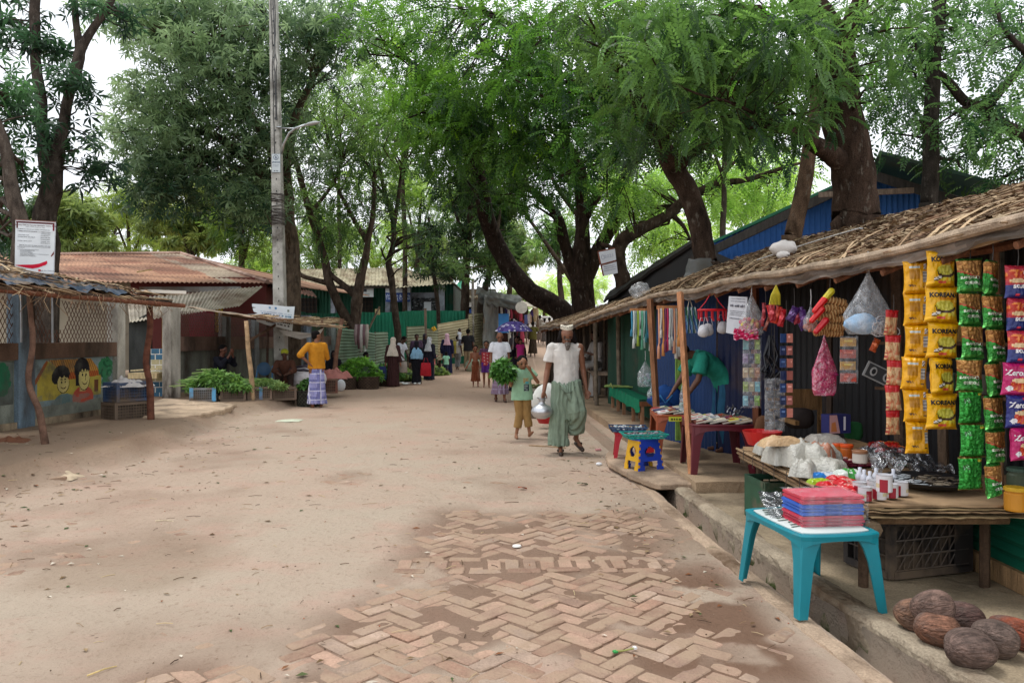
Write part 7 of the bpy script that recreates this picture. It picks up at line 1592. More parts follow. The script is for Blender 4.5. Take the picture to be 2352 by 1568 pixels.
def pack_mesh(name,w,h,d,painter,texts,mat,nx=26,ny=30,back=None,seed=0):
 """pillow packet hanging in the xz plane, front to -Y, top at z=0"""
 mb=MB()
 def prof(u,v):
  e=min(1,min(v,1-v)/.10)**.6;s_=(1-(2*u-1)**4)**.8 if abs(2*u-1)<1 else 0
  return d/2*e*s_*(1+.25*nz(u*3,v*3,seed))
 def wd(v):return w*(1-.07*math.sin(math.pi*v)+.05*abs(2*v-1)**6)
 def P(u,v,sg):
  cr=.004*nz(u*9,v*5,seed+3)*(1 if.06<v<.94 else 2.2)
  return Vector(((u-.5)*wd(v),sg*prof(u,v)+cr+sg*.0004,-(1-v)*h))
 mb.grid(lambda u,v:P(u,v,-1),nx,ny,colfn=lambda u,v:painter(u,v))
 mb.grid(lambda u,v:P(1-u,v,1),12,ny//2,colfn=lambda u,v:(back or painter)(1-u,v))
 for(body,fx,fy,sz,col,bold,fl)in texts:
  text_on(mb,body,sz,lambda x,y:(lambda u,v:P(u,v,-1)+Vector((0,-.0022,0)))(min(.98,max(.02,fx+x/w)),min(.98,max(.02,fy+y/h))),col,1,bold,fl)
 return mb.mesh(name,M[mat],smooth=False)
E=lambda u,v,cx,cy,rx,ry:((u-cx)/rx)**2+((v-cy)/ry)**2<1
def py_front(u,v):
 c=(226,170,6)
 if v>.93 or v<.06:c=(200,146,6)
 if E(u,v,.68,.30,.34,.16)and nz(u*9,v*9)>-.2 and v<.34:c=(222,206,60)
 if E(u,v,.58,.40,.33,.15)and v<.42:c=(74,46,30)
 if E(u,v,.56,.47,.30,.14):c=(222,214,92)if nz(u*14,v*14)>0 else(196,186,60)
 if abs((v-.42)-(u-.3)*-.5)<.02 and.22<u<.30:c=(80,60,30)
 for cx_,cy_ in((.24,.22),(.36,.27)):
  if E(u,v,cx_,cy_,.10,.055):c=(90,60,40)
  if E(u,v,cx_,cy_+.006,.075,.038):c=(236,232,222)
 if E(u,v,.44,.13,.16,.03):c=(216,80,60)
 return c
def py_back(u,v):
 c=(220,160,6)
 if.2<u<.62 and.78<v<.83:c=(190,206,206)
 if.2<u<.6 and(.42<v<.74)and(v*60)%1<.4:c=(176,124,20)
 if.74<u<.93 and.32<v<.66:c=(196,200,204)if(v*70)%1>.35 else(120,124,130)
 if.76<u<.9 and.72<v<.9:c=(40,60,90)if(u*60+v*50)%1<.4 else(220,220,220)
 if.12<u<.5 and.2<v<.26:c=(92,70,60)if nz(u*60,v*50)>-.1 else c
 if.62<u<.93 and.16<v<.20:c=(60,46,30)if(u*30)%1>.4 else c
 if abs(u-.66)<.012:c=(200,146,18)
 return c
def g_front(u,v):
 c=(40,132,44)
 if v>.9:c=(150,96,40)if v<.95 else(40,110,40)
 if v>.62-.25*u and v<.92:c=(184,134,72)if nz(u*8,v*10)>-.15 else(150,100,48)
 if abs(v-(.62-.25*u))<.02:c=(176,40,40)
 if v<.10 or(v<.30 and nz(u*9,v*16,3)>.25):c=(96,190,90)
 return c
def g_back(u,v):
 c=(34,140,44)if nz(u*7,v*8)>-.1 else(60,176,70)
 if.72<u<.98 and.86<v<.94:c=(214,200,60)
 if v<.05 or v>.95:c=(120,96,40)
 if.12<u<.4 and.62<v<.8 and nz(u*20,v*20)>0:c=(140,180,150)
 if u>.84 and v<.3 and(v*40)%1<.5:c=(30,60,30)
 return c
def z_front(base):
 def f(u,v):
  c=base
  if E(u,v,.66,.34,.42,.22):c=(190,56,40)if nz(u*8,v*9)>-.1 else(226,130,60)
  if E(u,v,.60,.47,.34,.07):c=(226,196,150)
  if E(u,v,.22,.22,.13,.08):c=(222,222,226)
  if E(u,v,.62,.90,.1,.035):c=(206,40,60)
  return c
 return f
def red_front(u,v):
 if v>.70:return(190,30,34)
 c=(214,176,128)if nz(u*7,v*5)>-.1 else(196,120,80)
 if u<.2 and v<.3 and(v*30)%1<.5:c=(170,60,50)
 return c
PM={'front':pack_mesh('packet',.185,.214,.062,py_front,[('KOREANA',.53,.755,.036,(14,12,34),.0018,False),('Coconut Crackers',.6,.665,.0125,(190,60,40),.0003,False)],'foil',back=py_back),'back':pack_mesh('packet',.150,.205,.062,py_back,[],'foil',seed=4),'green':pack_mesh('packet',.150,.212,.05,g_front,[('Potato',.55,.25,.034,(214,226,206),.0013,True),('Crackers',.48,.41,.032,(214,226,206),.0011,True)],'metfoil',seed=6),'greenb':pack_mesh('packet',.142,.196,.05,g_back,[],'metfoil',seed=8),'mag':pack_mesh('packet',.165,.205,.05,z_front((176,24,96)),[('Zeros',.42,.70,.050,(236,236,240),.0016,False)],'foil',seed=5),'blue':pack_mesh('packet',.165,.205,.05,z_front((32,40,110)),[('Zeros',.42,.70,.050,(236,236,240),.0016,False)],'foil',seed=7),'magup':pack_mesh('packet',.165,.205,.05,lambda u,v:z_front((32,44,110))(1-u,1-v)if v<.4 else z_front((176,40,60))(1-u,1-v),[('Zeros',.55,.34,.046,(236,236,240),.0016,True)],'foil',seed=9),'red':pack_mesh('packet',.115,.200,.03,red_front,[],'foil',16,24,seed=10)}
def strip(label,px,ytop,ybot,kinds,off=.10,Y=None,rz=0,grp=None,sway=.009,cat='snack packets',name='packet_strip',wob=.0):
 a=at(px,ytop,Y);n=len(kinds);hh=(ybot-ytop)/F*Y/n
 t=thing(name,label,cat,a,grp)
 for i,k in enumerate(kinds):
  o=bpy.data.objects.new('packet',PM[k]);C.objects.link(o);o.parent=t;me=PM[k];h0=-min(v.co.z for v in me.vertices)
  o.location=(sway*((i*7)%3-1)+wob*i,.004*((i*5)%3-1),-hh*i);o.scale=(hh/h0,1,hh/h0*1.01);o.rotation_euler=(random.Random(i+px).uniform(-.09,.09),random.Random(i*5+px).uniform(-.05,.05),rz+random.Random(i*3+px).uniform(-.32,.32))
 mb=cord(a,L=.10);mb.build('cord',M['plastic'],t);return t
strip('strip of yellow coconut cracker packets showing their fronts',2163,577,985,['front']*5,Y=4.38,rz=.10)
strip('longer strip of yellow cracker packets showing printed backs',2106,600,1040,['back']*6,Y=4.6,rz=-.22,wob=-.002)
strip('strip of green cracker packets, fronts upside down above plain foil backs',2228,594,1124,['green']*4+['greenb']*3,Y=4.2,rz=-.1,wob=.001)
strip('narrow strip of green cracker packets beside the purple packets',2280,598,1140,['green']*7,Y=4.05,rz=.5,wob=.001)
strip('strip of magenta and dark blue snack packets cut by the frame',2338,610,1056,['magup','magup','magup','mag','blue','mag'],Y=3.95,rz=.12)
strip('red banded strip of pale biscuit packets left of the yellow ones',2052,712,998,['red']*4+['red'],Y=5.0,rz=-.1)
def small_strip(label,px,y0,y1,w,cols,Y,rows,per=3,name='sachet_strip',film=True):
 Y=max(Y,eYs(px,-.05));a=at(px,y0,Y);t=thing(name,label,'sachets',a);H_=(y1-y0)/F*Y;W_=w/F*Y;mb=MB();rn=random.Random(px)
 for r in range(rows):
  for k in range(per):
   c=cols[(r*per+k)%len(cols)]if not callable(cols)else cols(r,k)
   x=-W_/2+W_*(k+.5)/per;z=-H_*(r+.5)/rows
   mb.box(a+Vector((x,.006*rn.uniform(-1,1),z)),(W_/per*.86,.014,H_/rows*.72),rn.uniform(-.1,.1),col=c)
   mb.box(a+Vector((x,-.008,z+H_/rows*.1)),(W_/per*.5,.004,H_/rows*.16),col=tuple(min(255,q+70)for q in c))
 mb.build('sachets',M['foil'],t);mb=MB((200,200,205))
 if film:mb.grid(lambda u,v:a+Vector(((u-.5)*W_*1.06,-.014-.003*math.sin(v*rows*6.28),-v*H_)),6,rows*6);mb.build('film',M['film'],t)
 cord(a,L=(y0-690)/F*Y if y0>720 else.06).build('cord',M['plastic'],t);return t
small_strip('clear strip of green, blue, white and tan soap sachets',1726,775,936,40,lambda r,k:[[(112,176,180),(30,40,76),(140,170,60)],[(150,130,170),(40,44,90),(150,180,70)],[(206,178,140),(170,150,90),(190,130,90)],[(150,180,80),(186,180,150),(110,190,206)],[(120,186,206),(36,50,80),(130,190,50)]][r][k],6.6,5)
small_strip('dark strip of blue and pink sachets hanging by the wooden post',1806,762,962,30,[(30,60,110),(196,120,104),(26,44,84),(170,100,90)],6.2,7,2,film=False)
small_strip('column of grey clear packs with round black fittings',1778,868,990,44,[(84,88,94),(60,62,66)],6.4,5,2)
small_strip('short yellow and red sachet strip near the pink bag',1948,772,880,40,[(214,158,30),(196,60,34)],5.6,4,1)
def hang_bag(label,px,ytop,ymid,ybot,w,Y,filler,name='plastic_bag',mat='film',fullness=.5,depth=.6):
 Y=max(Y,eYs(px,-.05));a=at(px,ytop,Y);b=at(px,ybot,Y);H_=a.z-b.z;W_=w/F*Y;f=(ybot-ymid)/(ybot-ytop);t=thing(name,label,'bag',b)
 mb=MB((220,222,226));n=28
 def bf(u,v):
  q=u*6.2832;z=b.z+H_*v;k=1 if v<f else(1-(v-f)/(1-f))**1.15
  k=max(.07,k)*(.82+.18*min(1,v/.08));rr=W_/2*k*(1+.06*math.sin(q*7+v*3)*(v>f*.8))
  return Vector((a.x+rr*math.cos(q),Y+rr*depth*math.sin(q),z))
 mb.grid(bf,n,18);mb.build('bag_skin',M[mat],t,smooth=True)
 filler(t,Vector((a.x,Y,b.z)),W_,H_*f,depth)
 cord(a,L=.12,r=.004,col=(190,190,190)).build('cord',M['plastic'],t);return t
def fill_blue(t,c,w,h,dp):
 mb=MB((150,190,224));mb.grid(lambda u,v:c+Vector((-.12*w+(.36*w*(1+.35*nz(u*7,v*6)))*math.cos(u*6.283)*math.sin(v*3.14),w*.2*math.sin(u*6.283)*math.sin(v*3.14),h*.52-h*.5*(1+.1*nz(u*5,v*5,4))*math.cos(v*3.14))),26,14);mb.build('folded_cloth',M['cloth'],t,smooth=True)
 mb=MB((200,202,206));rn=random.Random(2)
 for k in range(46):
  p=c+Vector((w*.23+rn.gauss(0,.09)*w,-w*.10+rn.uniform(-.1,.1)*w,h*(.35+rn.uniform(-.28,.3))));r=rn.uniform(.02,.045);a=rn.uniform(0,6.28)
  mb.tube([p+Vector((r*math.cos(a+q),-.01*q/3,r*.8*math.sin(a+q)))for q in(0,.7,1.4,2.1,2.8,3.5,4.2)],.003,4,False)
 mb.build('white_cords',M['plastic'],t)
def fill_bits(cols,n=40,r=.02,stretch=1.6,mat='foil'):
 def f(t,c,w,h,dp):
  mb=MB();rn=random.Random(n)
  for k in range(n):
   a=rn.uniform(0,6.28);q=math.sqrt(rn.random())*.42;p=c+Vector((w*q*math.cos(a),w*q*dp*math.sin(a)*.9,h*rn.uniform(.08,.92)))
   mb.ell(p,(r*rn.uniform(.6,stretch),r*.5,r*rn.uniform(.5,1)),7,5,Matrix.Rotation(rn.uniform(0,3),3,'Y'),rn.choice(cols))
  mb.build('contents',M[mat],t)
 return f
hang_bag('clear bag of folded light blue cloth and white cords at the awning edge',1994,618,720,768,108,4.75,fill_blue,depth=.55)
hang_bag('clear bag of yellow and red wrapped sweets below the awning',1726,672,730,770,56,6.15,fill_bits([(216,190,60),(200,60,60),(206,90,120),(190,50,50),(214,140,60)],46,.026),name='plastic_bag')
hang_bag('small clear bag of orange crisps next to the bundled noodle rolls',1862,700,735,760,34,5.75,fill_bits([(196,110,70),(176,90,60)],24,.02))
hang_bag('pink carrier bag with a magenta bottom hanging in the dark stall',1893,765,850,908,56,5.9,fill_bits([(190,30,110),(170,40,110)],16,.03),mat='pinkfilm',depth=.3)
def roll_bag():
 c=at(1906,730,5.6);t=thing('snack_bundle','clear bundle of ribbed tan biscuit rolls with red and yellow wrappers','snacks',c+Vector((0,0,-.15)));rn=random.Random(4)
 for i,(dx,dz,L_,tilt)in enumerate([(.03,.12,.13,-.4),(-.02,.07,.13,.25),(.05,.05,.12,.6),(-.03,.01,.13,.15),(.07,-.01,.12,.1),(.0,-.06,.13,-.1),(.08,-.07,.11,.3),(-.05,-.10,.10,.3),(.05,-.11,.12,.0),(.11,.06,.10,1.1)]):
  mb=MB((206,170,120));a=c+Vector((dx-L_/2,-.03+.01*i,dz-L_/2*math.sin(tilt)*.6));b=c+Vector((dx+L_/2,-.03+.01*i,dz+L_/2*math.sin(tilt)*.6));n=22
  mb.tube([a.lerp(b,k/n)for k in range(n+1)],[.022+.008*((k//2)%2)for k in range(n+1)],10,cols=lambda i,j:(214,176,124)if(i//2)%2 else(150,108,66));mb.build('biscuit_roll',M['paper'],t)
 for(dx,dz,col)in((-.10,.09,(206,28,30)),(-.12,.02,(206,30,30)),(-.09,-.06,(200,30,40)),(-.05,.15,(214,200,50))):
  mb=MB(col);mb.cap(c+Vector((dx-.03,-.05,dz-.04)),c+Vector((dx+.04,-.05,dz+.04)),.020,.026,8,3);mb.build('red_wrapper',M['foil'],t)
 cord(c+Vector((0,0,.2)),L=.2).build('cord',M['plastic'],t)
roll_bag()
def pouches(label,px,py,Y,w,h,cols,n,seed,name='pouch_bundle',rz=0):
 Y=max(Y,eYs(px,-.05));c=at(px,py,Y);t=thing(name,label,'packets',c);rn=random.Random(seed)
 for k in range(n):
  mb=MB();p=c+Vector((rn.uniform(-.5,.5)*w,rn.uniform(-.03,.03),rn.uniform(-.25,.25)*h));cc=cols[k%len(cols)];a=rn.uniform(-.5,.5)+rz;R3=Matrix.Rotation(a,3,'Y');pw,ph=w*.42,h*.62
  mb.grid(lambda u,v:p+R3@Vector(((u-.5)*pw,-.022*math.sin(math.pi*u)*math.sin(math.pi*v)-.008*nz(u*6,v*6,k),(v-.5)*ph)),8,10,thick=.012,colfn=lambda u,v:tuple(min(255,q+60)for q in cc)if.35<v<.6 and nz(u*9,v*14,k)>-.1 else cc);mb.build('packet',M['foil'],t)
 cord(c+Vector((0,0,h*.3)),L=h*.6+.05).build('cord',M['plastic'],t);return t
pouches('bunch of red pouches with yellow ties under the awning',1785,728,5.75,.12,.24,[(190,30,40),(206,60,40),(170,40,50)],4,1)
pouches('bunch of purple chocolate sachets in clear film',1824,728,5.55,.16,.2,[(70,36,100),(90,50,120),(150,40,60)],5,2)
pouches('dark red sachets hanging beside the clear sweet bag',1758,728,5.9,.07,.22,[(140,30,40),(120,50,30)],3,3)
pouches('orange printed packet hanging by the grey post',2007,800,5.6,.12,.16,[(196,84,34)],1,5)
mb=MB((210,196,50))
for k in range(8):a=at(1781,655,6.3)+Vector((0,-.02,0));mb.tube([a,a+Vector((.01*(k-4),0,-.08)),a+Vector((.014*(k-4),.005*k,-.16))],.004,4)
o=mb.build('yellow_ties',M['plastic']);tag(o,'fan of yellow plastic ties hung over the red pouches','ties')
rk=thing('clothes_hanger','red plastic round hanger with many clips and chains','hanger',at(1636,720,7.8));c=at(1636,712,7.8)
mb=MB((200,22,38));mb.tube([c+Vector((.145*math.cos(q),.10*math.sin(q),0))for q in[i*math.pi/10 for i in range(21)]],.011,6);mb.bar(c+Vector((-.145,0,0)),c+Vector((.145,0,0)),.012);mb.bar(c+Vector((0,-.1,0)),c+Vector((0,.1,0)),.012);mb.build('ring',M['plastic'],rk)
for k in range(14):
 q=k*2*math.pi/14;mb=MB((196,24,40));p=c+Vector((.14*math.cos(q),.097*math.sin(q),-.01));mb.bar(p,p+Vector((0,0,-.06-.02*(k%3))),.014,.007);mb.bar(p+Vector((0,0,-.05)),p+Vector((.012,0,-.10)),.010,.006);mb.build('clip',M['plastic'],rk)
mb=MB((206,24,40));
for s in(-1,1):mb.tube([c+Vector((s*.14,0,0)),c+Vector((s*.07,0,.08)),c+Vector((0,0,.20))],.005,5)
mb.build('chain',M['plastic'],rk)
for k,(px,py)in enumerate(((1616,760),(1626,757),(1660,752))):
 mb=MB((206,206,210));p=at(px,py,7.7+.08*k);mb.grid(lambda u,v:p+Vector(((u-.5)*.12*(1-.3*abs(v-.3)),-.035*math.sin(3.14*u)*math.sin(3.14*v),(v-.5)*.13*(1-.35*abs(2*u-1)**2))),10,8,thick=.004);mb.tube([p+Vector((-.05,0,.04)),p+Vector((-.03,0,.13)),p+Vector((.03,0,.13)),p+Vector((.05,0,.04))],.003,4);o=mb.build('face_mask',M['cloth'],smooth=True);tag(o,'white cloth face mask hanging under the red clip hanger','mask','masks under the red hanger')
mb=MB();c=at(1584,735,8.35)
mb.grid(lambda u,v:c+Vector(((u-.5)*(.20-.06*v),-.02*math.sin(u*22),(v-.5)*.28)),30,16,thick=.01,colfn=lambda u,v:[(52,90,150),(120,160,190),(60,110,80),(176,186,190)][int(u*14+.5*int(v*7))%4]);mb.tube([c+Vector((-.02,0,.14)),c+Vector((0,0,.24)),c+Vector((.03,0,.14))],.006,4,col=(180,170,150));o=mb.build('checked_cloth',M['cloth']);tag(o,'folded blue checked cloth hanging left of the red hanger','cloth')
po=thing('paper_poster','white paper poster with black print in a plastic sleeve','poster',at(1692,760,6.7));c0,c1,c2,c3=at(1667,764,7.3),at(1710,772,7.1),at(1716,682,7.1),at(1674,680,7.3);pp=lambda x,y,o=0:c0.lerp(c1,x).lerp(c3.lerp(c2,x),y)+Vector((0,-.004-o,0))
mb=MB((196,198,204));mb.grid(lambda u,v:pp(u,v)+Vector((0,.01*nz(u*4,v*4),0)),8,10,thick=.01);mb.build('paper',M['paper'],po);mb=MB()
for y,h in((.93,.02),(.86,.02),(.72,.07),(.6,.02),(.55,.02),(.50,.02),(.4,.03)):scribble(mb,lambda x,yy:pp(x,yy,.012),.1,.9,y,h,(80,80,90),R)
text_on(mb,'No.',.042,lambda x,y:pp(.62+x/.16,.12+y/.36,.012),(40,40,46),1,.001);mb.build('printing',M['paper'],po)
mb=MB((214,60,110));c=at(1712,768,6.9);mb.grid(lambda u,v:c+Vector(((u-.5)*.22,-.03*nz(u*6,v*6)-.02,(v-.5)*.09*(1+.3*nz(u*5,1)))),16,8,thick=.012,colfn=lambda u,v:(226,170,190)if nz(u*18,v*10)>.25 else(206,50,100));o=mb.build('pink_garment',M['cloth']);tag(o,'folded pink spotted garment in the plastic below the poster','clothes')
def yarn(label,px,y0,y1,w,Y,cols,n,seed):
 t=thing('yarn_bunch',label,'yarn',at(px,y1,Y));rn=random.Random(seed);W_=w/F*Y
 mb=MB((168,116,76));a=at(px,y0,Y);mb.box(a,(W_*1.05,.03,.045));mb.build('rail',M['wood'],t)
 for k in range(n):
  mb=MB(cols[k%len(cols)]);x=-W_/2+W_*(k+.5)/n;l=(y1-y0)/F*Y*rn.uniform(.55,1.0);p=a+Vector((x,-.02-.01*(k%2),-.01))
  mb.tube([p,p+Vector((.004,0,-l*.3)),p+Vector((rn.uniform(-.01,.01),0,-l*.68)),p+Vector((0,0,-l*.72)),p+Vector((0,0,-l*.76)),p+Vector((0,0,-l))],[.010,.013,.012,.007,.016,.022],6);mb.build('tassel',M['cloth'],t,smooth=True)
yarn('bunch of blue, white and green yarn tassels on the first post',1474,712,808,52,9.75,[(60,130,160),(196,204,200),(150,166,160),(150,176,70),(196,204,200),(100,170,140),(170,200,190),(60,120,130)],11,1)
yarn('bunch of peach, pink and white yarn tassels between the two posts',1535,706,824,50,8.9,[(206,150,120),(200,196,190),(214,150,90),(120,60,90),(206,60,100),(200,204,200),(190,196,196)],10,2)
for(px,y0,y1,w,Y,lb)in((1482,826,888,36,9.4,'clear bag of white and green cloths on the first post'),(1497,885,915,22,9.3,'small crumpled clear bag low on the first post'),(1572,852,960,22,8.2,'long clear pouch with grey things tied to the second post')):
 hang_bag(lb,px,y0,(y0+y1)/2,y1,w,Y,fill_bits([(190,206,214),(150,190,180),(200,206,220)],14,.026,mat='cloth'),depth=.4)
mb=MB((30,70,130));c=Vector((2.02,10.0,.66));mb.grid(lambda u,v:c+Vector(((.24*(1+.3*nz(u*7,v*6)))*math.cos(u*6.283)*math.sin(v*3.14),.16*math.sin(u*6.283)*math.sin(v*3.14),.17*(1+.25*nz(u*6,v*6,4))*-math.cos(v*3.14)+.04)),28,16);mb.ell(c+Vector((-.05,-.15,-.06)),(.10,.06,.09),12,8,col=(24,54,104));mb.tube([c+Vector((-.12,-.14,.1)),c+Vector((-.06,-.18,0)),c+Vector((.04,-.15,.1))],.012,5,col=(60,120,170));o=mb.build('backpack',M['cloth'],smooth=True);tag(o,'crumpled blue backpack lying behind the books','backpack')
def ptable(name,label,c,w,d,h,col,ang,mat='plastic',legw=.06,splay=.03,skirt=.07,arch=True,top=None):
 t=thing(name,label,'table',c);Rz=Matrix.Translation(c)@Matrix.Rotation(ang,4,'Z')
 def ring(kx,ky,z,bulge=.06,n=8):
  pts=[];cs=[(-1,-1),(1,-1),(1,1),(-1,1)]
  for i in range(4):
   a,b=Vector(cs[i]),Vector(cs[(i+1)%4])
   for k in range(n):
    q=k/n;p=a.lerp(b,q);nrm=Vector((b-a).yx);nrm.y*=-1;nrm=Vector((nrm.x,nrm.y)).normalized();o=bulge*math.sin(math.pi*q)
    f=1-.03*(abs(2*q-1)**8);pts.append(Vector(((p.x*f+nrm.x*o)*w/2*kx,(p.y*f+nrm.y*o)*d/2*ky,z)))
  return pts
 mb=MB(col,Rz);mb.loft([ring(.99,.99,h-.03),ring(1.0,1.0,h-.008),ring(.985,.985,h),ring(.9,.9,h),ring(.88,.88,h-.006)],True)
 if arch:
  up_,lo=ring(.985,.985,h-.005),ring(.99,.99,h-.005)
  for i,p in enumerate(lo):
   q=(i%8)/8;p.z=h-skirt*(.45+.55*abs(2*q-1)**3)
  mb.loft([lo,up_],False);inn=[Vector((p.x*.97,p.y*.97,p.z))for p in lo];mb.loft([inn,[Vector((p.x*.97,p.y*.97,p.z))for p in up_]],False);mb.loft([lo,inn],False)
 mb.build('table_top',M[mat],t)
 for sx in(-1,1):
  for sy in(-1,1):
   mb=MB(col,Rz);x,y=sx*(w/2-.012),sy*(d/2-.012);rings=[]
   for k in range(7):
    q=k/6;z=(h-.02)*(1-q);ww=legw*(1.25-.5*q)*(1+.8*max(0,.25-q)*2);ox,oy=x+sx*splay*q,y+sy*splay*q
    rings.append([Vector((ox-sx*ww*a,oy-sy*ww*b_,z))for a,b_ in((0,.1),(.1,0),(1,0),(1,.16),(.22,.22),(.16,1),(0,1))][::(1 if sx*sy>0 else-1)])
   mb.loft(rings,True);mb.build('leg',M[mat],t)
 if top:mb=MB(top,Rz);mb.loft([ring(.86,.86,h-.004),ring(.86,.86,h+.002)],True,col=top);mb.build('top_sheet',M['paper'],t)
 return t,Rz
M['plastic_b']=finish('bright_plastic',.42,spec=.45,nscale=6,namt=.1,dirt=(110,104,92),dirt_t=.70,dscale=5)
tt,TT=ptable('plastic_table','small teal plastic table standing astride the drain with packed folders on it',(1.70,4.41,.02),.47,.66,.435,(14,128,142),.16,'plastic_b',.070,.035,.075,top=(198,206,202))
for o in tt.children:
 pass
mb=MB((96,110,100),TT)
for k in range(9):mb.tube([(-.19+.02*(k%3),-.16+.05*k,.4405),(-.14+.03*(k%2),-.14+.05*k,.4405),(-.08,-.155+.05*k,.4405),(-.03+.01*k,-.14+.045*k,.4405)],.007,4,flat=.2)
mb.build('top_print',M['paper'],tt)
fcs=[(190,46,70),(176,44,68),(184,48,72),(48,96,190),(52,104,200),(46,92,184),(184,48,72),(198,60,80)]
for k,c in enumerate(fcs):
 mb=MB(c);z=.445+.02+.0215*k;x0=1.76+.006*math.sin(k*2.1);y0=4.36+.008*math.cos(k*1.7);a=.10+.02*math.sin(k*3)
 Rz=Matrix.Translation((x0,y0,z))@Matrix.Rotation(a,4,'Z');mb.M=Rz
 mb.box((0,0,-.003),(.355,.25,.013));mb.box((0,0,.006),(.345,.24,.004),col=tuple(min(255,q+16)for q in c));mb.box((0,-.1255,-.003),(.10,.004,.006),col=tuple(int(q*.7)for q in c))
 ft=thing('folder',['topmost pink-red folder of the stack on the teal table','lowest pink-red folder on the teal table'][0]if k==7 else '%s folder in clear wrap, %s'%(('pink-red','blue')[3<=k<=5],['at the bottom of the stack','second from the bottom','just under the blue ones','lowest of the blue ones','in the middle of the blue ones','uppermost of the blue ones','just under the topmost one',''][k]),'folder',(x0,y0,z-.01));mb.build('cover',M['plastic_b'],ft)
 mb=MB((210,212,216));mb.M=Rz;n=30
 mb.grid(lambda u,v:Vector(((u-.5)*.40,-.132-.01*v*nz(u*7,k),-.012+.024*v)),14,2)
 if k==7:mb.grid(lambda u,v:Vector(((u-.5)*.39,(v-.5)*.28,.0115+.006*abs(nz(u*6,v*6)))),14,10)
 mb.build('wrap',M['thinfilm'],ft)
mb=MB((120,126,130));mb.grid(lambda u,v:Vector((1.50+u*.28,4.44+v*.26,.452+.10*v+.03*abs(nz(u*6,v*5)))),14,10);o=mb.build('grey_wrap',M['darkfilm']);tag(o,'loose grey plastic wrap behind the folder stack','plastic wrap')
t1,_=ptable('plastic_table','maroon plastic table with a carved apron holding rows of books',(2.13,8.02,.135),.62,.78,.50,(92,26,38),-.08,'plastic',.085,.02,.13)
t2_,_=ptable('plastic_table','orange-brown plastic table with books behind the maroon one',(1.88,9.0,.135),.46,.8,.50,(150,70,36),-.08,'plastic',.08,.02,.11)
BC=[(206,206,200),(150,60,60),(60,90,80),(196,190,170),(120,96,70),(206,200,90),(70,60,90),(214,214,214),(110,60,50),(170,150,120)]
def books(c,n,dx,ang,seed,grp,lab,L_=.20):
 rn=random.Random(seed)
 for k in range(n):
  cc=rn.choice(BC);mb=MB(cc);p=Vector(c)+Vector((dx*k*math.cos(ang),dx*k*math.sin(ang),.012+.012*(k%2)));R3=Matrix.Rotation(ang+rn.uniform(-.12,.12),3,'Z')@Matrix.Rotation(-.18,3,'Y');w=rn.uniform(.10,.13)
  mb.box(p,(w,L_,.020),Rm=R3);mb.box(p,(w*.97,L_*1.005,.014),Rm=R3,col=(206,200,186));mb.box(p+Vector((0,0,.0105)),(w*.5,L_*.3,.002),Rm=R3,col=rn.choice([(170,40,40),(40,60,110),(230,220,200)]));o=mb.build('book',M['paper']);tag(o,lab,'book',grp)
for r in range(3):books((1.90,7.80+.22*r,.64),8,.066,-.06,30+r,'books on the maroon table','thin book lying in the overlapping rows on the maroon table')
for r in range(3):books((1.72,8.75+.22*r,.64),5,.075,-.06,40+r,'books on the orange-brown table','thin book lying in the rows on the orange-brown table')
mb=MB((206,208,70));p=at(1556,962,8.55);mb.box(p+Vector((-.02,0,0)),(.15,.015,.05));scribble(mb,lambda x,y:p+Vector((x-.02,-.01,y)),-.06,.06,-.012,.022,(60,60,50),R);o=mb.build('price_card',M['paper']);tag(o,'yellow handwritten card standing in front of the books','card')
mb=MB((150,152,158));c=at(1683,950,8.1)
for k in range(46):p=c+Vector((R.gauss(0,.05),R.gauss(0,.05),R.uniform(-.06,.08)));mb.tube([p,p+Vector((R.uniform(-.03,.03),0,R.uniform(-.02,.04)))],.006,4,col=R.choice([(70,70,76),(180,182,188),(120,122,128)]))
o=mb.build('keyring_heap',M['metal']);tag(o,'tangled silvery heap of small metal goods on the maroon table','trinkets')
sx0,sy0,sz0=1.42,8.28,.092
fsx=thing('folding_stool','blue and yellow plastic folding stool with a round emblem on the slab','stool',(sx0,sy0,sz0));S_=Matrix.Translation((sx0,sy0,sz0))@Matrix.Rotation(.5,4,'Z')
def stool_side(name,col,fn,w0,w1,h):
 mb=MB(col,S_);n,m=20,20
 for j in range(m):
  for i in range(n):
   u,v=(i+.5)/n,(j+.5)/m
   if v<.34-.0*u and abs(u-.5)<.26+.10*v and(v<.28 and not(abs(u-.5)>.30)):continue
   if((u-.5)/.24)**2+((v-.62)/.17)**2<1:continue
   P4=[fn(a/n,b/m)for a,b in((i,j),(i+1,j),(i+1,j+1),(i,j+1))];nn=(P4[1]-P4[0]).cross(P4[3]-P4[0]).normalized()*.012
   ce=col if not((u<.06 or u>.94)and(j//2)%2)else(214,160,30);mb.add(P4+[p-nn for p in P4],[(0,1,2,3),(7,6,5,4),(0,4,5,1),(1,5,6,2),(2,6,7,3),(3,7,4,0)],ce)
 mb.build(name,M['plastic_b'],fsx)
h_=.31
stool_side('side_panel',(36,70,186),lambda u,v:Vector(((u-.5)*(.34-.08*v),-.13+.03*v,h_*v)),.3,.24,h_)
stool_side('side_panel',(36,70,186),lambda u,v:Vector(((.5-u)*(.34-.08*v),.13-.03*v,h_*v)),.3,.24,h_)
for s in(-1,1):stool_side('end_panel',(214,164,30),lambda u,v:Vector((s*(.175-.04*v),s*(u-.5)*(.24-.05*v),h_*v)),.24,.2,h_)
mb=MB((40,76,190),S_);mb.box((0,0,h_+.008),(.27,.21,.016));mb.build('seat',M['plastic_b'],fsx)
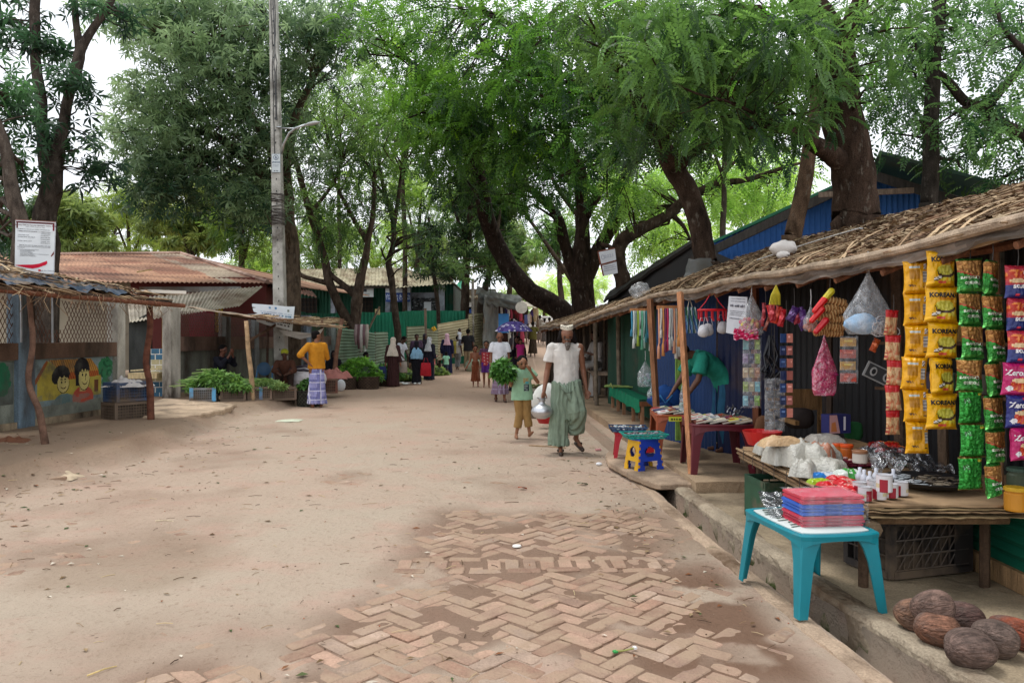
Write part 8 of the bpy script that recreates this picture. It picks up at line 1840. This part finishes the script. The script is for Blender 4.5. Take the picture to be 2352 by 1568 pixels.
mb=MB((180,40,50),S_);n=14;mb.add([(.055*math.cos(q),-.112,.185+.055*math.sin(q))for q in[i*math.pi/n for i in range(n+1)]],[tuple(reversed(range(n+1)))],(190,44,54));mb.add([(.055*math.cos(q),-.112,.178+.055*math.sin(q))for q in[math.pi+i*math.pi/n for i in range(n+1)]],[tuple(reversed(range(n+1)))],(36,50,110));mb.build('emblem',M['plastic_b'],fsx)
def tray(label,c,w,d,h,col,ang,fill=None,name='basket'):
 t=thing(name,label,'basket',c);T_=Matrix.Translation(c)@Matrix.Rotation(ang,4,'Z');mb=MB(col,T_)
 for z,k in((.006,.82),(h-.006,1.0),(h*.5,.92)):mb.tube([(sx*w/2*k,sy*d/2*k,z)for sx,sy in((-1,-1),(1,-1),(1,1),(-1,1),(-1,-1))],.008 if z>h*.6 else.004,5)
 for k in range(26):
  q=k/26*4;s_=int(q);f=q-s_;cs=[(-1,-1),(1,-1),(1,1),(-1,1),(-1,-1)];x=cs[s_][0]*(1-f)+cs[s_+1][0]*f;y=cs[s_][1]*(1-f)+cs[s_+1][1]*f;mb.bar((x*w/2*.82,y*d/2*.82,0),(x*w/2,y*d/2,h-.004),.009,.006)
 mb.box((0,0,.006),(w*.8,d*.8,.006));mb.build('frame',M['plastic_b'],t)
 if fill:
  mb=MB((0,0,0),T_);rn=random.Random(int(w*900))
  for k in range(60):mb.ell((rn.uniform(-.36,.36)*w,rn.uniform(-.36,.36)*d,h*rn.uniform(.4,1.0)),(.022*rn.uniform(.5,1.2),.012,.010),6,4,Matrix.Rotation(rn.uniform(0,3),3,'Z'),rn.choice(fill))
  mb.build('goods',M['plastic'],t)
 return t
tray('teal plastic basket on the blue and yellow folding stool',(sx0,sy0,sz0+h_+.018),.46,.30,.055,(20,140,130),.12,[(110,110,116),(150,150,156)])
rs_,_=ptable('plastic_stool','red plastic stool half hidden behind the folding stool',(1.36,9.12,.06),.28,.28,.33,(176,22,40),-.1,'plastic_b',.05,.03,.05)
tray('dark blue and teal basket of small white and grey goods on the red stool',(1.37,9.08,.395),.44,.32,.06,(30,60,96),-.1,[(206,210,214),(60,70,80),(150,170,170),(200,204,206)])
mb=MB((176,30,36));mb.lathe([(.001,0),(.17,0),(.235,.15),(.245,.155),(.225,.14),(.16,.02),(.001,.02)],(px_(1262,11.9),11.9,.18),24);o=mb.build('basin',M['plastic_b']);tag(o,'red plastic basin behind the walking old man','basin')
mb=MB((206,206,200));c=Vector((px_(1258,12.8),12.7,.44));mb.grid(lambda u,v:c+Vector((.27*(1+.2*nz(u*6,v*5))*math.cos(u*6.283)*math.sin(v*3.14),.2*math.sin(u*6.283)*math.sin(v*3.14),-.3*math.cos(v*3.14)*(1+.15*nz(u*5,v*5,3)))),24,14);o=mb.build('sack',M['cloth'],smooth=True);tag(o,'white sack standing behind the old man and the red basin','sack')
put(crate_mb((50,54,60),.5,.36,.5,8,5),'crate','dustplastic',(px_(1248,14.4),14.4,0),.1,'dark crate carrying the tray of cucumbers','crate')
ct=thing('vegetable_tray','round tray heaped with green cucumbers on a dark crate','tray',(px_(1243,14.4),14.4,.5));mb=MB((160,164,160));mb.lathe([(.001,0),(.26,0),(.32,.06),(.30,.06),(.25,.015),(.001,.015)],(px_(1243,14.4),14.4,.5),20);mb.build('tray',M['cloth'],ct)
for k in range(26):mb=MB(R.choice([(84,100,50),(120,124,70),(96,84,50)]));a=R.uniform(0,6.28);q=.22*math.sqrt(R.random());p=Vector((px_(1243,14.4)+q*math.cos(a),14.4+q*math.sin(a),.54+R.uniform(0,.07)));a=R.uniform(0,3.1);d_=Vector((math.cos(a),math.sin(a),.1))*.05;mb.cap(p-d_,p+d_,.02,.016,7,3);mb.build('cucumber',M['veg'],ct,smooth=True)
ZC=.565
ctr=thing('snack_counter','low counter of cardboard over lashed bamboo, loaded with snacks and tins','counter',(2.5,5.4,.03))
def cf_(u,v):
 x=1.99+u*.86;y=4.30+v*2.32;return Vector((x+.012*nz(v*9,1)*(1-u),y+.02*nz(u*8,3)*(1-v),ZC-.004+.004*nz(u*6,v*9)))
mb=MB((168,140,108));mb.grid(cf_,26,40,thick=.012);mb.build('cardboard_top',M['card'],ctr)
mb=MB((150,122,92));rn=random.Random(8)
for k in range(5):
 z=ZC-.022-.012*k;o_=rn.uniform(-.02,.02)
 mb.grid(lambda u,v:Vector((1.98+o_+u*.88,4.27+.012*k*(-1)**k+.03*nz(u*14,k*5)+v*.12,z+.006*nz(u*10,k))),40,2,thick=.004,col=rn.choice([(150,124,94),(122,98,74),(160,134,104),(138,118,86)]))
 mb.grid(lambda u,v:Vector((1.965+.008*k*(-1)**k+.02*nz(u*22,k*7)+v*.12,4.3+u*2.3,z+.006*nz(u*20,k))),50,2,thick=.004,col=rn.choice([(160,134,102),(124,98,74),(176,150,116)]))
mb.build('cardboard_layers',M['card'],ctr)
for k,(x,z,r)in enumerate(((1.955,ZC-.03,.016),(1.965,ZC-.065,.018),(1.985,ZC-.10,.02))):
 mb=MB((156,132,104));mb.tube([Vector((x+.006*nz(i,k),4.28+i*.2,z+.006*nz(i,k,3)))for i in range(13)],r*.7,6);mb.build('bamboo_pole',M['stick'],ctr,smooth=True)
mb=MB((120,96,72));mb.tube([(2.0,6.5,ZC-.11),(2.85,6.5,ZC-.11)],.03,7);mb.build('bearer',M['stick'],ctr);mb=MB((120,96,72));mb.tube([(2.0,4.42,ZC-.11),(2.85,4.42,ZC-.11)],.03,7);mb.tube([(2.02,4.36,ZC-.12),(2.0,4.25,ZC-.13)],.05,8,col=(110,92,72));mb.build('bearer',M['stick'],ctr)
for x,y in((2.08,4.55),(2.08,6.45),(2.80,4.55),(2.80,6.45),(2.06,5.5)):mb=MB((84,66,52));mb.tube([(x,y,.02),(x,y,ZC-.1)],.03,7);mb.build('leg',M['stick'],ctr)
for k in range(9):mb=MB((60,50,44));y=4.4+.25*k;mb.tube([(1.93,y,ZC-.01),(1.925,y,ZC-.11),(1.99,y,ZC-.12),(1.99,y+.02,ZC-.012),(1.93,y,ZC-.01)],.003,4);mb.build('lashing',M['plastic'],ctr)
mb=MB((206,198,196));
for k in range(5):y=4.75+.16*k;mb.tube([(1.96,y,ZC-.12),(1.94,y+.03,ZC-.16-.02*(k%2)),(1.965,y+.06,ZC-.13)],.012,5,col=[(206,200,196),(150,60,70),(190,190,196),(60,120,170),(200,190,170)][k])
mb.build('tucked_bags',M['cloth'],ctr)
def crate2():
 mb=crate_mb((48,44,44),.64,.40,.36,8,3,(30,28,28))
 for s in(-1,1):
  for k in range(8):
   for r in range(3):x=-.26+.065*k;z=.05+.09*r;mb.bar((x,s*.197,z),(x+.06,s*.197,z+.085),.006,.005,col=(92,86,82))
  for r in range(4):mb.box((0,s*.2,.05+.09*r),(.56,.008,.007),col=(98,92,88))
 mb.box((.24,-.198,.18),(.13,.012,.3),col=(44,40,40));return mb
put(crate2(),'crate','dustplastic',(2.52,4.90,.045),.30,'black diamond-patterned crate on the floor under the counter','crate')
g=crate_mb((40,76,56),.50,.42,.34,5,4,(36,68,50));g.box((0,-.2,.19),(.4,.02,.28),col=(42,80,58));g.box((-.24,0,.19),(.02,.34,.28),col=(42,80,58));put(g,'crate','dustplastic',(2.20,6.2,.03),.08,'dark green crate under the far end of the counter','crate')
def can(px,py,label,z=None,r=.038,h=.078,cols=((206,204,206),(150,24,44)),ang=0):
 z=ZC+.008 if z is None else z;Y=gy(py,z);p=Vector((px_(px,Y),Y,z));n=24
 mb=MB();mb.lathe([(.001,0),(r*.97,0),(r,.004),(r,h*.25),(r,h*.5),(r,h*.75),(r,h-.004),(r*1.02,h),(r*.93,h-.001),(r*.9,h-.005),(.001,h-.005)],p,n,cols=lambda i,j:(176,176,180)if i>5 or i<1 else(cols[1]if(j+ang)%12>7 and i<5 else(cols[0]if(i!=3 or(j+ang)%12<3)else(196,186,150))))
 o=mb.build('tin_can',M['plastic_b']);tag(o,label,'can');return p
can(1987,1148,'white and red milk tin at the left of the front row',ang=3);can(2020,1145,'white and red milk tin second in the front row',ang=9);can(2047,1141,'white and red milk tin third in the front row',ang=5);can(2070,1136,'white and dark red milk tin at the right end of the front row',ang=8)
can(1974,1136,'red-sided milk tin half behind the front row at the left',ang=7);can(2008,1132,'milk tin in the back row under the raised one',ang=2);p=can(2034,1130,'milk tin in the back row behind the third',ang=0)
can(2031,1128,'tall milk tin stacked on top of the others',z=ZC+.088,r=.042,h=.094,ang=6)
for k,(px,py)in enumerate(((1985,1112),(1998,1116),(2012,1108),(2052,1110),(1975,1106))):
 Y=gy(py,ZC);p=Vector((px_(px,Y),Y,ZC+.008));mb=MB((198,202,212));mb.lathe([(.001,0),(.022,0),(.026,.02),(.020,.05),(.010,.06),(.012,.085),(.001,.088)],p,12);o=mb.build('small_bottle',M['plastic_b'],smooth=True);tag(o,'small white bottle in shrink wrap behind the milk tins','bottle','small white bottles behind the tins')
def jar(px,py,r,h,body,lid,label,fm='plastic_b',Y=None,z=ZC+.008,lh=.02):
 Y=Y or gy(py,z);p=Vector((px_(px,Y),Y,z));t=thing('jar',label,'jar',p);mb=MB(body);mb.lathe([(.001,0),(r*.95,0),(r,.01),(r,h*.72),(r*.86,h*.8),(r*.86,h-lh),(.001,h-lh)],p,20);mb.build('jar_body',M[fm],t,smooth=False)
 mb=MB(lid);mb.lathe([(.001,h-lh),(r*1.04,h-lh),(r*1.04,h-.003),(r*.98,h),(.001,h)],p,22);mb.build('lid',M['plastic_b'],t)
jar(1902,1044,.042,.12,(196,110,40),(226,84,20),'orange-lidded jar at the left of the four');jar(1915,1036,.042,.12,(196,110,40),(226,84,20),'orange-lidded jar at the back of the four');jar(1945,1060,.045,.13,(190,96,30),(226,84,20),'orange-lidded jar nearest the brown-lidded jars');jar(1925,1050,.042,.11,(196,110,40),(230,88,22),'orange-lidded jar in the middle of the four')
jar(1975,1062,.05,.075,(150,100,76),(134,92,66),'squat brown-lidded tub under the other');jar(1975,1062,.048,.085,(190,180,170),(140,96,66),'white-banded brown-lidded tub on top of the squat one',z=ZC+.085)
jar(1999,1066,.04,.07,(170,140,110),(160,110,60),'small gold-lidded tub beside the brown tubs')
jar(2332,1200,.055,.13,(206,140,40),(214,170,40),'honey-coloured jar with a yellow oval label on the right shelf',Y=4.25,z=.545);jar(2338,1130,.06,.16,(70,80,60),(60,84,70),'dark glass jar behind the honey-coloured one',Y=4.7,z=.545)
def soft(px,py,w,d,h,col,label,name='packet',mat='foil',ang=0,seed=0,col2=None,cat='packet',z=ZC+.006,grp=None):
 Y=gy(py,z+h*.4);c=Vector((px_(px,Y),Y,z));mb=MB(col);Rz=Matrix.Translation(c)@Matrix.Rotation(ang,4,'Z');mb.M=Rz
 def f(u,v):
  e=(max(0,1-(2*u-1)**4)*max(0,1-(2*v-1)**4))**.5;return Vector(((u-.5)*w*(1+.05*nz(v*6,seed)),(v-.5)*d*(1+.05*nz(u*6,seed)),.003+h*e*(1+.3*nz(u*5,v*5,seed))))
 mb.grid(f,18,14,colfn=(lambda u,v:(col2 if(E(u,v,.5,.5,.26,.26)if seed%2 else abs(u-.5)<.16)and nz(u*12,v*12,seed)>-.25 else col))if col2 else None);o=mb.build(name,M[mat],smooth=mat=='rice');return tag(o,label,cat,grp)
for k,(px,py,a)in enumerate(((1908,1112,.3),(1925,1100,-.3),(1945,1108,.1),(1915,1124,.8),(1935,1126,-.2),(1952,1120,.4))):
 soft(px,py,.15,.11,.03,(196,22,34),'red biscuit packet with pink print in the heap left of the tins',ang=a,seed=k,col2=(206,140,130),grp='red biscuit packets',z=ZC+.006+.012*(k%3))
for k,(px,py)in enumerate(((1938,1150),(1955,1142),(1925,1142))):soft(px,py,.13,.12,.014,(196,60,30),'orange-red packet with a yellow panel before the biscuit heap',ang=.3*k-.2,seed=k*2,col2=(206,170,80),grp='orange-red packets')
soft(1878,1092,.10,.07,.03,(30,120,200),'small bright blue sachet on the counter');soft(1908,1090,.22,.12,.02,(206,212,218),'white and grey packet behind the blue sachet',seed=1,col2=(150,160,180));soft(1882,1106,.14,.09,.03,(150,180,30),'lime green packet at the counter edge')
pk=soft(1950,1090,.20,.14,.05,(206,214,206),'white and green packet lying behind the red heap',seed=2,col2=(60,150,60))
RB_=[((1772,1030),.26,.20,.10),((1800,1046),.26,.22,.14),((1835,1046),.30,.24,.17),((1880,1050),.30,.24,.16),((1905,1072),.24,.20,.09),((1845,1078),.20,.16,.10)]
for k,((px,py),w,d,h)in enumerate(RB_):soft(px,py,w,d,h,(180,178,168),['clear bag of puffed rice at the far corner of the counter','lumpy clear bag of white puffed rice, second from the far corner','big clear bag of puffed rice in the middle','large clear bag with a red and green print','flat clear bag in front of the printed one','knotted end of a clear bag over the counter edge'][k],'puffed_rice_bag','rice',.2*k,k+3,(176,120,96)if k==3 else None,'bag')if 'rice' in M else None
for k,(px,py,z)in enumerate(((1785,1012,.0),(1788,1004,.07),(1795,1000,.13))):soft(px,py+14,.30,.16,.06,(196,164,124),['tan ring-snack bag at the bottom of its pile','tan ring-snack bag in the middle of its pile','tan ring-snack bag on top of its pile'][k],'snack_bag','rice',.1,k+9,None,'bag',ZC+.02+z)
for k in range(9):soft(2012+(k*17)%60,1022+(k*11)%22,.13,.09,.04,(190,34,26),'red snack packet in the heap behind the maroon basket',ang=k*.7,seed=k,grp='red snack packets',z=ZC+.03+.02*(k%3),col2=(206,120,60))
for k in range(8):soft(2035+(k*13)%46,1044+(k*7)%22,.09,.06,.03,[(30,110,60),(200,206,200),(200,150,50)][k%3],'small green or white sachet beside the maroon basket','sachet',ang=k*.9,seed=k,grp='small sachets beside the maroon basket')
tray('maroon plastic basket tray holding garlic in the middle of the counter',(px_(1992,5.6),5.62,ZC+.008),.42,.24,.05,(104,22,50),.1,[(206,176,160),(190,150,140)])
mb=MB((196,40,40));mb.lathe([(.001,0),(.12,0),(.17,.12),(.155,.11),(.11,.02),(.001,.02)],(px_(1748,6.75),6.72,ZC),20);o=mb.build('basin',M['plastic_b']);tag(o,'red basin at the far corner of the snack counter','basin')
bx=thing('carton','blue and pink biscuit carton standing at the back of the counter','box',(px_(1920,6.2),6.2,ZC+.12));mb=MB();c=at(1920,972,6.2);mb.box(c,(.20,.10,.15),.25,col=(44,46,96));Rb=Matrix.Rotation(.25,3,'Z')
mb.add([c+Rb@Vector((x,-.0525,z))for x,z in((-.098,-.073),(.0,-.073),(-.03,.073),(-.098,.073))],[(0,1,2,3)],(196,150,150));mb.add([c+Rb@Vector((x,-.054,z))for x,z in((-.085,-.06),(-.03,-.06),(-.045,.02),(-.08,.01))],[(0,1,2,3)],(196,120,70));mb.add([c+Rb@Vector((x,-.054,z))for x,z in((.03,-.05),(.05,-.05),(.05,.06),(.03,.06))],[(0,1,2,3)],(214,214,224));mb.build('box',M['paper'],bx);mb=MB((150,124,92));mb.box((px_(1890,6.1),6.15,ZC+.06),(.62,.3,.10));o=mb.build('flat_carton',M['card']);tag(o,'flat brown open carton in front of the biscuit carton','box')
soft(1895,1008,.26,.22,.06,(176,170,160),'round clear bag on a pile at the back of the counter','snack_bag','rice',z=ZC+.11,cat='bag')
pn=thing('frying_pan','wide black iron pan of dried fish at the near end of the counter','pan',(2.62,4.78,ZC+.01));c=Vector((2.62,4.80,ZC+.012));mb=MB((30,30,32));mb.lathe([(.001,0),(.20,.005),(.27,.04),(.275,.045),(.255,.04),(.19,.014),(.001,.012)],c,36);mb.build('pan',M['plastic'],pn,smooth=True);mb=MB()
for k in range(120):a=R.uniform(0,6.28);q=.2*math.sqrt(R.random());p=c+Vector((q*math.cos(a),q*math.sin(a)*.9,.02+.02*R.random()));w_=p.x<c.x-.06;mb.ell(p,(.03,.006,.005),6,4,Matrix.Rotation(R.gauss(.2,.5),3,'Z'),R.choice([(196,198,200),(170,176,180)]if w_ else[(96,84,70),(70,62,54),(130,118,100)]))
mb.build('dried_fish',M['plastic'],pn)
mb=MB((60,62,66));mb.grid(lambda u,v:Vector((2.42+u*.5,5.05+v*.45,ZC+.02+.16*abs(nz(u*4,v*4))+.10*v+.03*abs(nz(u*12,v*12)))),28,20);o=mb.build('plastic_sheet',M['darkfilm']);tag(o,'crumpled transparent dark plastic heaped behind the iron pan','plastic sheet')
ch=thing('wooden_chair','light wooden chair in the dark behind the counter','chair',(2.75,7.1,.03));
for nm,a,b_,w in(('leg',(2.55,6.95,.03),(2.6,7.0,.5),.035),('leg',(2.95,6.95,.03),(2.92,7.0,.5),.035),('back_post',(2.58,7.35,.03),(2.5,7.5,1.05),.035),('back_post',(2.95,7.35,.03),(3.0,7.5,1.05),.035),('arm',(2.6,7.0,.72),(2.55,7.4,.74),.04),('arm',(2.93,7.0,.72),(2.97,7.4,.74),.04)):mb=MB((128,96,60));mb.bar(a,b_,w);mb.build(nm,M['wood'],ch)
mb=MB((120,90,58));mb.box((2.76,7.18,.49),(.42,.42,.03));mb.build('seat',M['wood'],ch);mb=MB((120,90,58));mb.box((2.76,7.46,.9),(.44,.03,.2));mb.build('backrest',M['wood'],ch)
mb=MB((170,172,172));c=at(2020,860,5.9);R4=Matrix.Rotation(.45,3,'Y');mb.box(c,(.24,.01,.12),Rm=R4);mb.box(c+Vector((0,-.007,0)),(.21,.004,.10),Rm=R4,col=(70,72,74))
for s in(-1,1):mb.ell(c+R4@Vector((s*.055,-.010,0)),(.028,.002,.036),12,6,R4,(186,188,188));mb.ell(c+R4@Vector((s*.055,-.013,0)),(.016,.002,.022),10,6,R4,(50,52,54))
o=mb.build('printed_panel',M['paper']);tag(o,'tilted black and white ornamental panel inside the dark stall','poster')
NC=[((2140,1388),3.72,.105,.085,.4,(112,90,80),'big fibrous coconut balanced on top of the heap'),((2098,1428),3.86,.10,.085,.2,(122,92,74),'light brown coconut at the left of the heap'),((2212,1432),3.86,.105,.075,.5,(88,66,60),'dark coconut right behind the top one'),((2152,1462),3.66,.11,.09,.1,(124,88,70),'reddish coconut in front under the top one'),((2226,1508),3.42,.13,.095,-.35,(102,84,76),'biggest grey-sided coconut nearest the drain wall'),((2284,1488),3.56,.105,.09,.6,(100,84,76),'grey brown coconut behind the biggest one'),((2332,1452),3.66,.125,.075,.7,(140,74,52),'smooth red-brown coconut at the right edge of the frame')]
for k,((px,py),Y,a,b_,an,col,lb)in enumerate(NC):
 a*=.94;b_*=.94;c=at(px,py,Y);c.z=max(c.z,.035+b_*.9)if k else c.z-.01;R3=Matrix.Rotation(-an,3,'Z')@Matrix.Rotation(.25 if k else-.3,3,'Y');mb=MB(col)
 def f(u,v):
  q=u*6.2832;t=v*math.pi;x=-math.cos(t);r=math.sin(t)**.85*(1+.06*math.cos(3*q+k)*(1-.4*x))*(1+.12*x);r*=1+.012*math.sin(q*23+k*3+4*nz(v*3,q,k))*math.sin(t)+.035*nz(q*1.2,v*3,k)
  return c+R3@Vector((a*(x+.10*max(0,x-.7)),b_*r*math.cos(q),b_*r*math.sin(q)))
 mb.grid(f,68,34,colfn=lambda u,v:tuple(max(0,q*(1+.35*nz(u*44,v*5,k)+.2*nz(u*9,v*9,k+4)))for q in col));o=mb.build('coconut',M['husk'],smooth=True);tag(o,lb,'coconut')
mb=MB((206,150,150));p=gp(1374,1034);mb.box(p+Vector((0,0,.012)),(.07,.05,.02),.3);o=mb.build('paper_scrap',M['paper']);tag(o,'crushed pinkish paper near the drain edge','scrap');mb=MB((220,222,224));p=gp(1376,1068);mb.ell(p+Vector((0,0,.015)),(.04,.03,.02),8,5);o=mb.build('paper_scrap',M['paper']);tag(o,'crumpled white paper by the corner of the drain slab','scrap')
st=thing('strap_bundle','bundle of tangled black straps hanging over the grey clear packs','straps',at(1772,840,6.9));mb=MB((24,26,34));a=at(1772,770,6.9);rn=random.Random(12)
for k in range(22):p=a+Vector((rn.uniform(-.02,.02),0,0));mb.tube([p,p+Vector((rn.uniform(-.09,.09),rn.uniform(-.04,.04),-.18)),p+Vector((rn.uniform(-.10,.10),rn.uniform(-.04,.04),-.32)),p+Vector((rn.uniform(-.05,.05),0,-.40))],.007,4)
mb.build('straps',M['plastic'],st);cord(a,L=.25).build('cord',M['plastic'],st)
for(px,py,Y,w,h,col,lb)in((1758,985,7.2,.20,.26,(96,66,46),'brown sack on the floor at the dark stall corner'),(1835,960,7.4,.3,.2,(60,52,50),'dark low bundle beside the wooden chair'),(1960,990,6.3,.16,.16,(36,90,50),'green tin box at the back of the counter')):
 c=at(px,py,Y);mb=MB(col);mb.grid(lambda u,v:c+Vector((w/2*(1+.2*nz(u*6,v*5))*math.cos(u*6.283)*math.sin(v*3.14)**.6,w*.35*math.sin(u*6.283)*math.sin(v*3.14)**.6,-h/2*math.cos(v*3.14))),22,12);o=mb.build('bundle',M['cloth'],smooth=True);tag(o,lb,'bundle')
for k,(y0,z0)in enumerate(((5.6,1.05),(5.6,1.45))):
 sh_=thing('wall_shelf',['lower plank shelf of dim packets on the dark back wall','upper plank shelf of dim packets on the dark back wall'][k],'shelf',(3.75,5.9,z0));mb=MB((96,72,54));mb.bar((3.35,6.9,z0),(3.9,5.0,z0),.22,.025);mb.build('plank',M['wood'],sh_)
 for j in range(13):q=j/13;mb=MB([(120,40,36),(150,120,60),(50,80,60),(150,146,140),(60,50,80)][(j*3+k)%5]);mb.box((3.35+.55*q+.02,6.8-1.9*q,z0+.09),(.09,.10,.15),.3*j);mb.build('packet',M['foil'],sh_)
cam=bpy.data.cameras.new('camera');co_=bpy.data.objects.new('camera',cam);C.objects.link(co_)
co_.location=(0,0,CH);co_.rotation_euler=(math.radians(90),0,0)
cam.sensor_width=36;cam.lens=F/2352*36;cam.shift_y=-9/2352;cam.clip_end=3000;cam.clip_start=.05
sc.camera=co_
W=bpy.data.worlds.new('World');sc.world=W;W.use_nodes=True
wn=W.node_tree.nodes;wl=W.node_tree.links;wn.clear()
wo=wn.new('ShaderNodeOutputWorld');wb=wn.new('ShaderNodeBackground');wl.new(wb.outputs[0],wo.inputs[0])
sky=wn.new('ShaderNodeTexSky');sky.sky_type='NISHITA';sky.sun_disc=False
SUN_EL,SUN_AZ=math.radians(72),math.radians(-60)
sky.sun_elevation=SUN_EL;sky.sun_rotation=SUN_AZ
tc=wn.new('ShaderNodeTexCoord');cn=wn.new('ShaderNodeTexNoise');cn.inputs['Scale'].default_value=2.2;cn.inputs['Detail'].default_value=5
mpw=wn.new('ShaderNodeMapping');mpw.inputs['Scale'].default_value=(1,1,2.5)
wl.new(tc.outputs['Generated'],mpw.inputs[0]);wl.new(mpw.outputs[0],cn.inputs['Vector'])
cr=wn.new('ShaderNodeMapRange');cr.inputs[1].default_value=.3;cr.inputs[2].default_value=.55;cr.inputs[3].default_value=.82;cr.inputs[4].default_value=1
wl.new(cn.outputs['Fac'],cr.inputs[0])
mw=wn.new('ShaderNodeMix');mw.data_type='RGBA';wl.new(cr.outputs[0],mw.inputs[0])
wl.new(sky.outputs[0],mw.inputs[6]);mw.inputs[7].default_value=(9.6,9.9,10.4,1)
wl.new(mw.outputs[2],wb.inputs[0]);wb.inputs[1].default_value=.12
sl=bpy.data.lights.new('sun','SUN');so=bpy.data.objects.new('sun',sl);C.objects.link(so)
sl.energy=1.3;sl.angle=math.radians(14);sl.color=(1,.98,.95)
d=Vector((math.sin(SUN_AZ)*math.cos(SUN_EL),math.cos(SUN_AZ)*math.cos(SUN_EL),math.sin(SUN_EL)))
so.rotation_euler=d.to_track_quat('Z','Y').to_euler();so.location=(-10,0,20)
sc.view_settings.view_transform='Standard';sc.view_settings.look='None';sc.view_settings.gamma=1
sc.view_settings.exposure=EXPO
sc.render.engine='CYCLES'
sc.cycles.max_bounces=6;sc.cycles.diffuse_bounces=3;sc.cycles.transparent_max_bounces=10;sc.cycles.transmission_bounces=2;sc.cycles.glossy_bounces=2
sc.cycles.caustics_reflective=False;sc.cycles.caustics_refractive=False
sc.cycles.use_denoising=True
